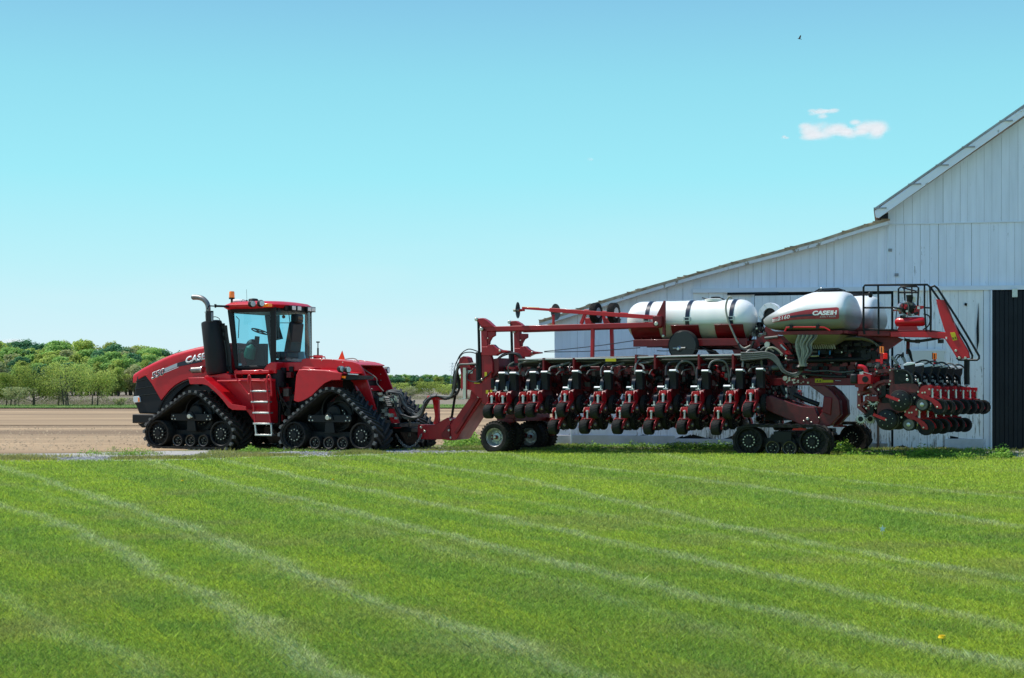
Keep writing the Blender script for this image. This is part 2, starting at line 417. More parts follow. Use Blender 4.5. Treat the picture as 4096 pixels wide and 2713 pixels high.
F1, F2 = t1(288, 1384, 0), t1(850, 1384, 0); FA = t1(585, 975, 0)
B1, B2 = t2(405, 1307, 0), t2(1035, 1307, 0); BA = t2(735, 872, 0)
zmin = min(F1[1], F2[1], B1[1], B2[1])
zc = .325 + .045 + .03
for (a, b, c) in ((F1, F2, FA), (B1, B2, BA)):
    for v0, fl in ((0, False), (2.24, True)):
        quad_track((a[0], zc), (b[0], zc), c[0] + .04, c[1] - .03, v0, fl)

# chassis, axles and belly
b = MB().use(BLK)
xa, xb = F1[0] - .1, B2[0] + .2
b.box(xa + .3, t1(1000, 0, 1)[0], .92, 2.08, .75, 1.25)
b.box(t2(360, 0, 1)[0], xb - .3, .95, 2.05, .7, 1.3)
b.box(t2(120, 0, 1)[0], t2(520, 0, 1)[0], 1.15, 1.85, .55, 1.45)
for c, ap in ((F1, FA), (B1, BA)):
    b.cyl((ap[0] + .05, .5, ap[1] - .6), (ap[0] + .05, 2.5, ap[1] - .6), .22, 20)
    b.box(ap[0] - .35, ap[0] + .5, .8, 2.2, ap[1] - .9, ap[1] - .3)
b.box(t1(1090, 0, .6)[0], t2(250, 0, .6)[0], .75, 2.25, .62, 1.2)
b.box(t1(400, 0, 1)[0], t1(1290, 0, 1)[0], .97, 2.03, .8, t1(0, 905, 1)[1])
b.box(t1(560, 0, 1)[0], t1(1290, 0, 1)[0], .96, 2.04, 1.2, t1(0, 800, 1)[1]); b.box(t2(470, 0, 1)[0], t2(1000, 0, 1)[0], .95, 2.05, .9, t2(0, 800, 1)[1])
tb(b, 'chassis', bevel=.02)
# driveline clutter in the articulation gap
b = MB(); cx = t2(320, 0, .9)[0]
for k in range(60):
    x = cx + random.uniform(-.32, .32); z = random.uniform(.8, 1.95); v = random.uniform(.75, 1.1); s_ = random.uniform(.02, .09)
    b.use(random.choice([BLK, BLK, DSTEEL, BLKM, RED2])); b.box(x - s_, x + s_, v - s_, v + s_, z - s_ * random.uniform(.4, 2), z + s_ * random.uniform(.4, 2))
b.use(BLK).box(cx - .4, cx + .45, 1.1, 1.9, .8, 2.0)
b.use(BLKM).cyl((cx - .1, .8, 1.95), (cx - .1, .8, 1.55), .15, 16)
b.use(HOSE)
for k in range(9):
    x = cx + random.uniform(-.3, .3); b.tube([(x, .75, 1.9), (x + random.uniform(-.15, .15), .66, 1.5), (x + random.uniform(-.2, .2), .8, 1.0)], .018, 6, smooth=5)
b.use(WHT); p = t2(243, 850, .7); b.box(p[0] - .03, p[0] + .03, .69, .70, p[1] - .06, p[1] + .06)
tb(b, 'driveline')

# hood: lofted, flat flanks with rounded shoulders
HV0, HV1 = .92, 2.08
def ring(x, zt, zb, hw, rs):
    vc = 1.5; pts = [(x, vc - hw, zb)]
    pts += [(x, vc - hw, zt - rs)]
    for k in range(1, 6):
        an = R(180 - 15 * k); pts.append((x, vc - hw + rs + rs * math.cos(an) * 1.0, zt - rs + rs * math.sin(an) * .92))
    pts.append((x, vc - .1, zt)); pts.append((x, vc + .1, zt))
    for k in range(1, 6):
        an = R(90 - 15 * k); pts.append((x, vc + hw - rs + rs * math.cos(an), zt - rs + rs * math.sin(an) * .92))
    pts += [(x, vc + hw, zt - rs), (x, vc + hw, zb)]
    return pts
tops = [(108, 812), (200, 760), (300, 710), (400, 664), (480, 632), (580, 603), (680, 578), (800, 556), (945, 540)]
bots = {108: 830, 200: 880, 300: 1020, 400: 950, 480: 900, 580: 860, 680: 850, 800: 850, 945: 850}
# red flanks as a prism shell whose lower edge follows the arch, plus rounded top
b = MB().use(RED); rings = []
for i, (x, y) in enumerate(tops):
    p = t1(x, y, 1.15); pb = t1(x, y + 70, .92)
    hw = .58 if i > 1 else (.52, .57)[i]
    rings.append(ring(p[0], p[1], p[1] - .26, hw, .13))
b.loft(rings)
flank = [t1(*q, .92) for q in ((150, 822), (190, 818), (235, 905), (322, 1058), (345, 1030), (400, 962), (450, 920), (510, 885), (575, 865), (700, 848), (945, 848), (945, 640), (690, 640), (480, 690), (300, 770), (150, 850))]
low = [t1(*q, .92) for q in ((178, 830), (235, 905), (322, 1058), (345, 1030), (400, 962), (450, 920), (510, 885), (575, 865), (700, 848), (945, 848))]
up = [(r_[0][0], r_[0][2] + .03) for r_ in rings]
b.prism(low + [u for u in reversed(up) if u[0] > low[0][0] - .05], .922, 2.078)
tb(b, 'hood', bevel=.012, ang=50)
# grille / nose
b = MB().use(BLKM)
nose = [(110, 814), (150, 806), (178, 818), (198, 835), (235, 905), (322, 1056), (335, 1062), (310, 1110), (288, 1178), (120, 1176), (96, 1110), (78, 1080), (76, 1010), (88, 930), (98, 860)]
outl = [t1(*q, .93) for q in nose]
b.prism(outl, .95, 2.05); tb(b, 'grille', bevel=.05, seg=3)
b = MB().use(GLOSSB)
for y0, y1, xl, xr in ((888, 862, 100, 215), (958, 930, 88, 262), (1022, 995, 80, 300)):
    b.tube([yp(t1(xl, y0, .94), .945), yp(t1((xl + xr) / 2, (y0 + y1) / 2 - 2, .94), .943), yp(t1(xr, y1 , .94), .945)], .012, 6)
tb(b, 'grille_bar')
b = MB().use(LENS); b.prism([t1(*q, .93) for q in ((80, 1022), (125, 1018), (136, 1035), (140, 1072), (84, 1078), (76, 1060))], .915, 1.2)
b.use(ORG); b.prism([t1(*q, .92) for q in ((118, 1030), (131, 1034), (134, 1068), (118, 1070))], .905, .92)
tb(b, 'headlight', bevel=.015)
# ribbed arch between hood and track
arch = [(300, 1178), (318, 1110), (352, 1045), (400, 985), (455, 935), (520, 897), (580, 874)]
arch2 = [(590, 905), (530, 935), (470, 985), (425, 1040), (380, 1110), (350, 1178)]
b = MB().use(BLKM); b.prism([t1(*q, .85) for q in arch + [(640, 880), (660, 930)] + arch2], .86, 1.1)
def lerp2(P, t):
    k = t * (len(P) - 1); i = min(int(k), len(P) - 2); f = k - i; return (P[i][0] * (1 - f) + P[i + 1][0] * f, P[i][1] * (1 - f) + P[i + 1][1] * f)
for k in range(26):
    t = (k + .5) / 26; p = lerp2(arch, t); q = lerp2(arch2[::-1], t)
    p = (p[0] + (q[0] - p[0]) * .14, p[1] + (q[1] - p[1]) * .14)
    b.bar(yp(t1(*p, .85), .855), yp(t1(*q, .85), .855), .02, .018)
b.use(BLK).tube([yp(t1(*q, .84), .84) for q in arch], .02, 6)
tb(b, 'arch_guard')
# bumper weight
b = MB().use(BLK); p, q = t1(64, 1182, .6), t1(290, 1264, .6)
b.box(p[0], q[0], .6, 2.4, q[1], p[1]); b.prism([t1(*w, .7) for w in ((108, 1264), (240, 1264), (225, 1300), (150, 1302))], .7, 2.3)
tb(b, 'bumper', bevel=.02)
# hood decals
dec = MB().use(SILV); dec.prism([t1(*q, .915) for q in ((352, 772), (480, 718), (480, 750), (350, 806))], .905, .915)
dec.use(LETW); dec.prism([t1(*q, .915) for q in ((345, 812), (480, 757), (480, 762), (344, 818))], .905, .915)
dec.use(NAVY); dec.prism([t1(*q, .915) for q in ((470, 722), (545, 700), (690, 668), (690, 712), (545, 742), (470, 757))], .903, .913)
tb(dec, 'decal')
tlet('550', t1(243, 866, .91), t1(352, 822, .91), .15, .905, LETW, tractor, bold=.06, shear=.12)
tlet('550', t1(243, 866, .905), t1(352, 822, .905), .15, .899, LETB, tractor, bold=.012, shear=.12)
tlet('CASE IH', t1(548, 724, .9), t1(820, 664, .9), .15, .895, LETW, tractor, bold=.045, shear=.15)
tlet('QUADTRAC', t1(572, 797, .9), t1(760, 760, .9), .05, .905, LETB, tractor, bold=.02)

# muffler + exhaust
b = MB().use(BLKM); pt, pb = t1(752, 345, .45), t1(812, 822, .45); pb = (pb[0] - .02, pb[1])
r_ = .255
b.lathe([(0, r_ - .06), (.02, r_ - .01), (.06, r_), ((Vector((pb[0] - pt[0], 0, pb[1] - pt[1]))).length - .06, r_ + .005), ((Vector((pb[0] - pt[0], 0, pb[1] - pt[1]))).length, r_ - .03)], yp(pt, .55), (pb[0] - pt[0], 0, pb[1] - pt[1]), 40)
tb(b, 'muffler')
b = MB().use(EXH); Q = [t1(*q, .5) for q in ((733, 345), (730, 290), (735, 240), (728, 195), (708, 165), (680, 143), (640, 133), (600, 133))]
b.tube([yp(q, .55) for q in Q], .058, 16, r2=.066, smooth=4)
b.use(BLK); b.lathe([(0, .05), (.012, .05)], yp(t1(592, 133, .5), .55), 'x', 14)
b.use(STEEL).cyl(yp(t1(728, 275, .5), .55), yp(t1(728, 262, .5), .55), .072, 14)
tb(b, 'exhaust_pipe')
b = MB().use(EXH); b.cyl(yp(t1(700, 782, .6), .6), yp(t1(602, 786, .6), .6), .075, 16, r2=.07); b.use(STEEL).cyl(yp(t1(700, 782, .6), .6), yp(t1(690, 782, .6), .6), .09, 16)
b.use(HOSE).tube([yp(t1(*q, .4), .4) for q in ((770, 315), (810, 308), (845, 325), (850, 350))], .01, 6, smooth=4)
for x0 in (872, 893, 905):
    b.tube([yp(t1(x0, 385, .6), .6), yp(t1(x0 + 6, 480, .6), .62), yp(t1(x0 + 25, 640, .6), .65), yp(t1(x0 + 32, 800, .6), .65)], .03, 8, smooth=4)
for x, y in ((868, 385), (884, 430), (880, 500), (925, 770), (950, 800)): b.use(BLK).box(*[c for c in (t1(x, y, .6)[0] - .05, t1(x, y, .6)[0] + .05)], .58, .66, t1(x, y, .6)[1] - .04, t1(x, y, .6)[1] + .05)
tb(b, 'intake_pipe')
# mirror arm and mirror
b = MB().use(BLK)
b.tube([yp(t1(895, 218, .3), .55), yp(t1(800, 212, .0), .1), yp(t1(745, 210, -.1), -.08), yp(t1(738, 240, -.1), -.1)], .016, 8)
b.bar(yp(t1(940, 215, .5), .6), yp(t1(800, 211, .1), .15), .03, .05)
b.lathe([(0, .02), (.09, .03)], yp(t1(810, 228, .1), .1), 'z', 8)
p, q = t1(735, 255, -.1), t1(776, 358, -.1)
b.use(BLKM).box(p[0], q[0], -.14, -.02, q[1], p[1]); b.use(SILV).box(q[0] - .01, q[0] + .004, -.12, -.04, q[1] + .03, p[1] - .04)
tb(b, 'mirror', bevel=.02)

# cab ------------------------------------------------------------
CV0, CV1 = .68, 2.32
def cabz(y): return t1(1100, y, CV0)[1]
xf0 = t1(918, 265, CV0)[0]; xf1 = t1(985, 775, CV0)[0]; xbp = t2(210, 400, CV0)[0]; xr = xbp + .06; xrr = xr
zt_, zb_ = cabz(255), cabz(772); zbr = t2(0, 622, CV0)[1]
b = MB().use(BLK)
for v in (CV0, CV1 - .06):
    b.prism([(xf0, zt_), (xf0 + .16, zt_), (xf1 + .09, zb_), (xf1, zb_)], v, v + .06)      # front post
    b.prism([(xbp - .07, zt_), (xbp + .07, zt_), (xbp + .08, zb_), (xbp - .06, zb_)], v, v + .06)
    b.prism([(xf1, zb_), (xbp, zb_), (xbp, zb_ + .07), (xf1, zb_ + .06)], v, v + .06)
    b.prism([(xf0, zt_ - .01), (xr + .02, zt_ - .01), (xr + .02, zt_ + .08), (xf0, zt_ + .08)], v, v + .06)
b.box(xr - .02, xr + .04, CV0 + .1, CV1 - .1, zt_ - .04, zt_ + .08); b.box(xr - .02, xr + .05, CV0 + .05, CV1 - .05, zbr - .02, zbr + .04)
b.box(xf0 - .02, xf0 + .05, CV0 + .1, CV1 - .1, zt_ - .04, zt_ + .08)
b.box(xr + .03, xr + .075, CV1 - .36, CV1 - .28, zbr, zt_)
tb(b, 'cab_frame', bevel=.01)
def pane(poly, v, th=.012):
    g = MB().use(GLASS); n = len(poly); g.add([(p[0], v, p[1]) for p in poly], [tuple(range(n))]); return g
for v in (CV0 + .02, CV1 - .02):
    tb(pane([(xf0 + .15, zt_), (xbp - .06, zt_), (xbp - .06, zb_), (xf1 + .08, zb_)], v), 'cab_window')
g = MB().use(GLASS)
prof = [(xr + .0, CV0 + .05), (xr + .05, CV0 + .16), (xr + .08, CV0 + .4), (xr + .09, 1.5), (xr + .08, CV1 - .4), (xr + .05, CV1 - .16), (xr + .0, CV1 - .05)]
g.add([(p[0], p[1], zt_) for p in prof] + [(p[0] + .03, p[1], zbr) for p in prof], [(i, i + 1, i + 8, i + 7) for i in range(6)])
tb(g, 'rear_window', ang=80)
g = MB().use(GLASS); g.add([(xf0 + .02, CV0 + .05, zt_), (xf0 + .02, CV1 - .05, zt_), (xf1 + .02, CV1 - .05, zb_ - .1), (xf1 + .02, CV0 + .05, zb_ - .1)], [(0, 1, 2, 3)])
tb(g, 'windshield')
# roof
def rr(x0, x1, v0, v1, z, rad):
    pts = []; r2_ = rad * 2.1
    for cx_, cv_, a0, q in ((x1 - r2_, v1 - r2_, 0, r2_), (x0 + rad, v1 - rad, 90, rad), (x0 + rad, v0 + rad, 180, rad), (x1 - r2_, v0 + r2_, 270, r2_)):
        for k in range(6): an = R(a0 + 18 * k); pts.append((cx_ + q * math.cos(an), cv_ + q * math.sin(an), z))
    return pts
xr0 = t1(858, 240, .5)[0]; xr1 = t2(572, 110, 2.1)[0]; z0 = t1(860, 262, .5)[1]; z1 = t1(900, 170, .5)[1]
b = MB().use(RED); zz = (z1 - z0)
b.loft([rr(xr0 + .06, xr1 - .10, .56, 2.44, z0 + .05, .2), rr(xr0, xr1 - .03, .48, 2.52, z0 + .10, .22), rr(xr0 + .02, xr1, .46, 2.54, z0 + zz * .62, .24), rr(xr0 + .14, xr1 - .08, .54, 2.46, z0 + zz * .88, .25), rr(xr0 + .34, xr1 - .25, .8, 2.2, z0 + zz * 1.03, .25)])
rf = tb(b, 'roof', ang=60)
b = MB().use(BLK); b.loft([rr(xr0 + .14, xr1 - .16, .6, 2.4, z0 - .02, .15), rr(xr0 + .10, xr1 - .06, .54, 2.46, z0 + .07, .2)])
b.box(xr1 - .05, xr1 + .008, .95, 2.15, z0 + .03, z0 + .13)
tb(b, 'roof_trim', rf)
for x, y in ((1148, 192), (1228, 188)):
    p = t1(x, y, .4); l_ = MB().use(BLK); l_.lathe([(0, .05), (.03, .085), (.1, .085), (.13, .075)], (p[0] - .1, .43, p[1]), (.9, -.45, 0), 18)
    l_.use(LENS).lathe([(0, .068), (.012, .064)], (p[0] - .1 + .13 * .9, .43 - .13 * .42, p[1]), (.9, -.45, 0), 18); tb(l_, 'roof_light', rf)
zl0 = z0 + .09
for v in (1.22, 1.46, 1.92, 2.10):
    l_ = MB().use(BLK).box(xr1 - .02, xr1 + .07, v - .10, v + .10, zl0 - .07, zl0 + .06)
    l_.use(LENS).box(xr1 + .07, xr1 + .08, v - .08, v + .08, zl0 - .052, zl0 + .045); tb(l_, 'roof_light', rf, bevel=.008)
ts_ = MB().use(ORG); ts_.box(xr1 - .42, xr1 - .15, .50, .62, zl0 - .0, zl0 + .08); tb(ts_, 'turn_signal', rf, bevel=.01)
p = t1(957, 150, .7); b = MB().use(BLK); b.lathe([(-.10, .02), (0, .03), (.0, .07), (.035, .075)], yp(p, .7), 'z', 16)
b.use(ORG); b.lathe([(.035, .068), (.06, .07), (.17, .066), (.19, .055), (.195, .01)], yp(p, .7), 'z', 20); tb(b, 'beacon', rf)
b = MB().use(WHT); p = t1(1020, 182, 1.2); b.lathe([(0, .22), (.04, .22), (.075, .17), (.09, .05)], yp(p, 1.2), 'z', 24); tb(b, 'receiver_dome', rf)
b = MB().use(BLKM); p = t1(1150, 165, 1.1); b.lathe([(-.05, .12), (.03, .12), (.05, .10), (.06, .03)], yp(p, 1.1), 'z', 24); tb(b, 'receiver_dome', rf)
b = MB().use(BLK)
p = t1(1092, 165, .9); b.cyl((p[0], .9, p[1] - .05), (p[0], .9, p[1] + .02), .02, 8); b.tube([(p[0], .9, p[1]), (p[0] - .01, .9, p[1] + .28)], .004, 5)
p = t1(1060, 172, .9); b.tube([(p[0] - .06, .9, p[1]), (p[0] - .02, .9, p[1] + .05), (p[0] + .1, .9, p[1] + .01)], .006, 5)
tb(b, 'antenna', rf)
# cab interior
b = MB().use(BLKM)
p = t2(330, 480, 1.4); b.box(p[0] - .26, p[0] + .18, 1.2, 1.75, zb_ + .25, zb_ + .42)
b.prism([(p[0] + .06, zb_ + .40), (p[0] + .24, zb_ + .40), (p[0] + .34, zb_ + 1.12), (p[0] + .22, zb_ + 1.15)], 1.22, 1.74)
b.box(p[0] + .2, p[0] + .4, 1.32, 1.62, zb_ + 1.12, zb_ + 1.34)
b.box(p[0] - .15, p[0] + .1, 1.3, 1.6, zb_ - .1, zb_ + .28)
b.use(TAN).box(p[0] + .22, p[0] + .42, 1.35, 1.6, zb_ + 1.2, zb_ + 1.3)
tb(b, 'seat', bevel=.04)
b = MB().use(BLKM); p = t1(1210, 440, 1.5)
b.tube([(p[0] - .18, 1.5, p[1] - .75), (p[0] - .08, 1.5, p[1] - .12)], .09, 10, r2=.06)
for k in range(24):
    pass
ringp = [(p[0] + .22 * math.cos(k * math.pi / 12) * .9, 1.5 + .22 * math.sin(k * math.pi / 12), p[1] + .22 * math.cos(k * math.pi / 12) * -.35) for k in range(25)]
b.tube(ringp, .016, 8); b.tube([ringp[0], ringp[12]], .014, 6); b.tube([ringp[6], ringp[18]], .014, 6)
tb(b, 'steering_wheel')
b = MB().use(BLKM)
p = t1(1230, 560, 1.6); b.box(p[0] - .2, p[0] + .35, 1.2, 1.35, zb_ - .05, zb_ + .62); b.box(p[0] - .5, p[0] - .3, 1.3, 1.9, zb_ - .1, zb_ + .5)
b.box(xf1 + .1, xr + .2, .8, 2.2, zb_ - .12, zb_ + .02)
p = t1(1230, 390, 1.1); b.prism([t1(*w, 1.3) for w in ((1150, 300), (1230, 290), (1290, 500), (1200, 520))], 1.9, 1.93)
b.use(GREEN).lathe([(0, .13), (.02, .15), (.28, .13), (.36, .03)], (t1(1085, 640, 1)[0], 1.1, zb_ + .25), (.3, 0, 1), 18)
b.use(RED2).prism([t1(*w, 1) for w in ((1045, 625), (1060, 625), (1100, 740), (1050, 760))], .95, 1.0)
b.use(BLKM).ball((t1(1050, 560, 1)[0] + .1, 1.3, t1(1050, 560, 1)[1] - .02), .17, 8)
b.use(HOSE); p = t1(1000, 305, .8); q = t1(1020, 500, .8); b.tube([yp(p, .78), yp((p[0] + .09, p[1] - .08), .78), yp(q, .78)], .012, 6)
p = t2(450, 265, 1.6); b.tube([yp(t2(280, 262, 1.6), 1.6), yp(t2(460, 262, 1.6), 1.6)], .01, 6); b.tube([yp(t2(440, 150, 1.6), 1.6), yp(t2(375, 270, 1.6), 1.6), yp(t2(368, 360, 1.6), 1.6)], .012, 6)
b.tube([yp(t2(360, 155, 1.6), 1.6), yp(t2(375, 260, 1.6), 1.6)], .012, 6); b.ball(yp(t2(440, 266, 1.6), 1.6), .04, 6); b.ball(yp(t2(315, 205, 1.6), 1.6), .045, 6)
b.use(WHT).prism([t2(*w, 1.9) for w in ((365, 530), (500, 530), (520, 622), (370, 622))], 1.9, 1.95)
b.use(WHT).prism([t1(*w, .75) for w in ((1002, 724), (1050, 730), (1048, 745), (1000, 752))], .72, .74)
tb(b, 'cab_console', bevel=.01)
b = MB().use(BLK); P = [t2(*w, 2.3) for w in ((535, 215), (552, 220), (563, 250), (563, 540), (555, 553), (540, 555))]
b.tube([yp(w, 2.3) for w in P], .016, 8); tb(b, 'grab_rail')
b = MB().use(BLKM); P, Q = t2(232, 190, 2.6), t2(278, 298, 2.6); b.box(P[0], Q[0], 2.55, 2.62, Q[1], P[1]); tb(b, 'mirror', bevel=.02)

# red body under the cab
b = MB().use(RED)
b.prism([t2(*w, .62) for w in ((0, 704), (125, 695), (160, 650), (195, 627), (245, 627), (245, 735), (200, 735), (150, 742), (0, 746))], .62, 2.38)
b.box(t2(235, 0, .9)[0], t2(520, 0, .9)[0], .9, 2.1, t2(0, 715, .9)[1], t2(0, 632, .9)[1])
b.prism([t1(*w, .55) for w in ((980, 788), (1300, 786), (1300, 818), (990, 826))], .5, 2.4)
tb(b, 'cab_base', bevel=.02)
b = MB().use(RED)
b.prism([t1(*w, .42) for w in ((712, 838), (905, 812), (945, 830), (945, 862), (1300, 862), (1300, 1262), (1165, 1262), (1085, 1148), (960, 1138), (890, 1050), (820, 975), (740, 905))], .42, .95)
b.prism([t1(*w, .1) for w in ((832, 876), (1265, 874), (1265, 890), (832, 893))], .05, .5)
tb(b, 'side_tank', bevel=.015)
b = MB().use(RED)   # front track guard: bent sheet with a turned-down lip
gp = [t1(*w, .02) for w in ((572, 856), (712, 852), (745, 885), (800, 930), (860, 985), (920, 1050), (950, 1085), (975, 1130), (1088, 1138))]
b.strip(gp, .0, .95, .018)
lip = [t1(*w, 0) for w in ((572, 858), (712, 852), (745, 885), (800, 930), (860, 985), (920, 1050), (960, 1090), (1088, 1112), (1090, 1146), (965, 1142), (930, 1120), (880, 1055), (815, 985), (745, 925), (700, 912), (585, 912))]
b.prism(lip, -.02, .0)
tb(b, 'front_fender', bevel=.006)
b = MB().use(RED)
fp = [(438, 745), (460, 702), (520, 697), (700, 707), (862, 735), (848, 795), (760, 798), (700, 826), (640, 878), (575, 945), (500, 988), (450, 1003), (412, 990), (425, 860)]
b.prism([t2(*w, .0) for w in fp], -.01, .02)
topl = [t2(*w, 0) for w in ((425, 860), (438, 745), (460, 702), (520, 697), (700, 707), (862, 735))]
b.strip(topl, .0, .9, .02)
b.prism([t2(*w, .3) for w in ((485, 682), (500, 672), (600, 680), (600, 700), (485, 697))], .3, .6)
tb(b, 'rear_fender', bevel=.012)
b = MB().use(BLK)
b.prism([t2(*w, .1) for w in ((850, 752), (1015, 755), (1010, 790), (850, 798))], .1, .8)
tb(b, 'light_bracket')
for x, y in ((858, 694), (918, 700)):
    p = t2(x, y, .1); l_ = MB().use(BLK); l_.lathe([(0, .03), (.05, .07), (.13, .08), (.16, .07)], (p[0] - .12, .12, p[1]), (.95, -.3, 0), 18)
    l_.use(LENS).lathe([(0, .064), (.01, .06)], (p[0] - .12 + .155, .12 - .047, p[1]), (.95, -.3, 0), 18); l_.use(BLK).box(p[0] - .03, p[0] + .03, .1, .14, p[1] - .13, p[1] - .05); tb(l_, 'work_light')
tb(MB().use(LENS).prism([t2(*w, .08) for w in ((915, 735), (1015, 742), (1010, 750), (920, 744))], .07, .1), 'marker_light')
tb(MB().use(ORG).prism([t2(*w, .08) for w in ((862, 758), (895, 760), (890, 782), (860, 776))], .07, .12), 'turn_signal')
p = t2(1280, 704, 2.4); l_ = MB().use(BLK).lathe([(0, .03), (.05, .08), (.15, .08)], (p[0] - .1, 2.4, p[1]), 'x', 16); l_.use(LENS).lathe([(.15, .065), (.16, .06)], (p[0] - .1, 2.4, p[1]), 'x', 16); tb(l_, 'work_light')
# rear body
b = MB().use(RED)
near = [t2(*w, .88) for w in ((478, 640), (485, 605), (520, 594), (760, 602), (960, 627), (1020, 650), (1050, 690), (1066, 715), (1120, 880), (1185, 1095), (1130, 1078), (1050, 930), (1000, 860), (900, 760), (480, 760))]
b.prism(near, .88, .93)
far = [t2(*w, 2.05) for w in ((880, 607), (1030, 610), (1170, 630), (1225, 655), (1260, 700), (1275, 730), (1340, 895), (1160, 925), (1000, 760))]
b.prism(far, 2.05, 2.1)
deck = [t2(*w, .9) for w in ((490, 604), (520, 594), (760, 602), (960, 627), (1020, 650))]
b.strip([(q[0], q[1] - .02) for q in deck], .9, 2.1, .03)
back = [t2(*w, .9) for w in ((1020, 652), (1055, 700), (1110, 860))]
b.strip([(q[0] - .35, q[1] - .1) for q in back], .93, 2.05, .03)
b.box(near[0][0], t2(880, 0, 1)[0], .95, 2.0, t2(0, 1000, .9)[1], t2(0, 640, .9)[1])
b.use(ZINC)
for x, y in ((1072, 632),): p = t2(x, y, 2.0); b.cyl((p[0], 2.0, p[1]), (p[0], 2.05, p[1]), .04, 12)
for x, y in ((1215, 742), (1217, 800), (1145, 852), (1100, 632), (1130, 633)): p = t2(x, y, 2.0); b.cyl((p[0], 2.03, p[1]), (p[0], 2.05, p[1]), .014, 6)
for x, y in ((668, 614), (865, 632), (770, 607), (1138, 880), (1150, 1085)): p = t2(x, y, .86); b.cyl((p[0], .865, p[1]), (p[0], .88, p[1]), .016, 6)
tb(b, 'rear_body', bevel=.01)
b = MB().use(SMVO); A = [t2(862, 522, 1.9), t2(888, 606, 1.9), t2(826, 603, 1.9)]
b.prism(A, 1.9, 1.915)
tb(b, 'warning_triangle')
b = MB().use(BLK); p = t2(636, 575, 1.2); b.cyl(yp(p, 1.2), (p[0], 1.2, p[1] + .2), .022, 8); b.cyl((p[0], 1.2, p[1] + .17), (p[0], 1.2, p[1] + .36), .012, 8); b.cyl((p[0], 1.2, p[1] + .33), (p[0], 1.2, p[1] + .36), .045, 10)
b.use(RED).box(p[0] - .07, p[0] + .07, 1.1, 1.3, p[1] - .06, p[1] + .03); b.tube([yp(t2(*w, 1), 1) for w in ((558, 595), (562, 577), (600, 576), (700, 580), (705, 600))], .014, 6); tb(b, 'gps_post')
# ladder
b = MB().use(RED)
Lr = [t1(*w, .0) for w in ((1112, 850), (1135, 985), (1155, 1190), (1162, 1258))]; Rr = [t1(*w, .0) for w in ((1258, 868), (1272, 985), (1290, 1190), (1298, 1258))]
b.tube([yp(w, .02) for w in Lr], .024, 8); b.tube([yp(w, .02) for w in Rr], .024, 8)
b.tube([yp(t1(*w, -.02), -.02) for w in ((1105, 905), (1103, 850), (1112, 833), (1124, 850), (1132, 980), (1142, 1060))], .017, 8, smooth=3)
b.tube([yp(t1(*w, -.02), -.02) for w in ((1275, 900), (1273, 850), (1288, 832), (1302, 850), (1312, 960), (1312, 1020))], .022, 8, smooth=3)
b.tube([yp(t1(*w, 0), .0) for w in ((1000, 785), (990, 800), (992, 840), (1010, 880), (1095, 990), (1120, 1000))], .018, 8, smooth=3)
ld = tb(b, 'ladder')
b = MB().use(STEEL)
for y, xl, xr_ in ((974, 1128, 1272), (1071, 1133, 1284), (1168, 1148, 1294), (1265, 1152, 1304), (1366, 1168, 1320)):
    p, q = t1(xl, y, 0), t1(xr_, y, 0); b.box(p[0], q[0], -.03, .16, p[1] - .022, p[1] + .018)
for (xa_, xb_) in ((1160, 1172), (1304, 1312)):
    p, q = t1(xa_, 1262, 0), t1(xb_, 1374, 0); b.bar(yp(p, .03), yp(q, .03), .05, .04)
tb(b, 'step', ld, bevel=.006)

# hitch linkage, hydraulic couplers and hoses
b = MB().use(BLK)
hx, hz = t2(1240, 1000, 1.3)
b.box(hx - .35, hx + .1, 1.0, 2.0, .55, 1.25)
for k in range(90):
    x, y = random.uniform(1160, 1370), random.uniform(905, 1170); v = random.uniform(1.0, 1.5); p = t2(x, y, v); s_ = random.uniform(.012, .045)
    b.use(random.choice([BLK, BLK, BLKM, DSTEEL, STEEL, ZINC])); b.box(p[0] - s_, p[0] + s_ * 2, v - s_, v + s_, p[1] - s_, p[1] + s_)
b.use(STEEL)
for k in range(5):
    p = t2(1270 + 6 * k, 960 + 18 * k, 1.0); b.cyl((p[0] - .02, 1.0, p[1]), (p[0] + .11, .98, p[1] - .01), .02, 8)
tb(b, 'hydraulic_coupler')
b = MB().use(RED)
b.prism([t2(*w, 1.1) for w in ((1300, 1065), (1345, 1065), (1410, 1245), (1350, 1250), (1305, 1150))], 1.08, 1.14)
b.prism([t2(*w, 1.8) for w in ((1300, 1065), (1345, 1065), (1410, 1245), (1350, 1250), (1305, 1150))], 1.8, 1.86)
b.use(BLK).box(t2(1180, 0, 1.4)[0], t2(1530, 0, 1.4)[0], 1.3, 1.7, .46, .58)
b.box(t2(1310, 0, 1)[0], t2(1400, 0, 1)[0], 1.0, 2.0, .58, .68)
b.use(DSTEEL).cyl((t2(1490, 0, 1.5)[0], 1.5, .35), (t2(1490, 0, 1.5)[0], 1.5, .75), .04, 10)
tb(b, 'drawbar', bevel=.012)
b = MB(); 
for k in range(11):
    b.use(random.choice([HOSE, HOSE, HOSEG, HOSEG]))
    v = 1.0 + .07 * k; j = lambda s_: random.uniform(-s_, s_)
    P = [(1270 + j(20), 955 + 12 * (k % 5)), (1340 + j(10), 990 + j(30)), (1390 + j(20), 1080 + j(25)), (1450 + j(20), 1140 + j(15)), (1530 + j(15), 1160 + j(14)), (1600 + j(12), 1110 + j(25)), (1640 + j(12), 1030 + j(25)), (1690, 960 + j(14)), (1745, 940 + j(10))]
    b.tube([yp(t2(*w, v), v) for w in P], .021, 7, smooth=5)
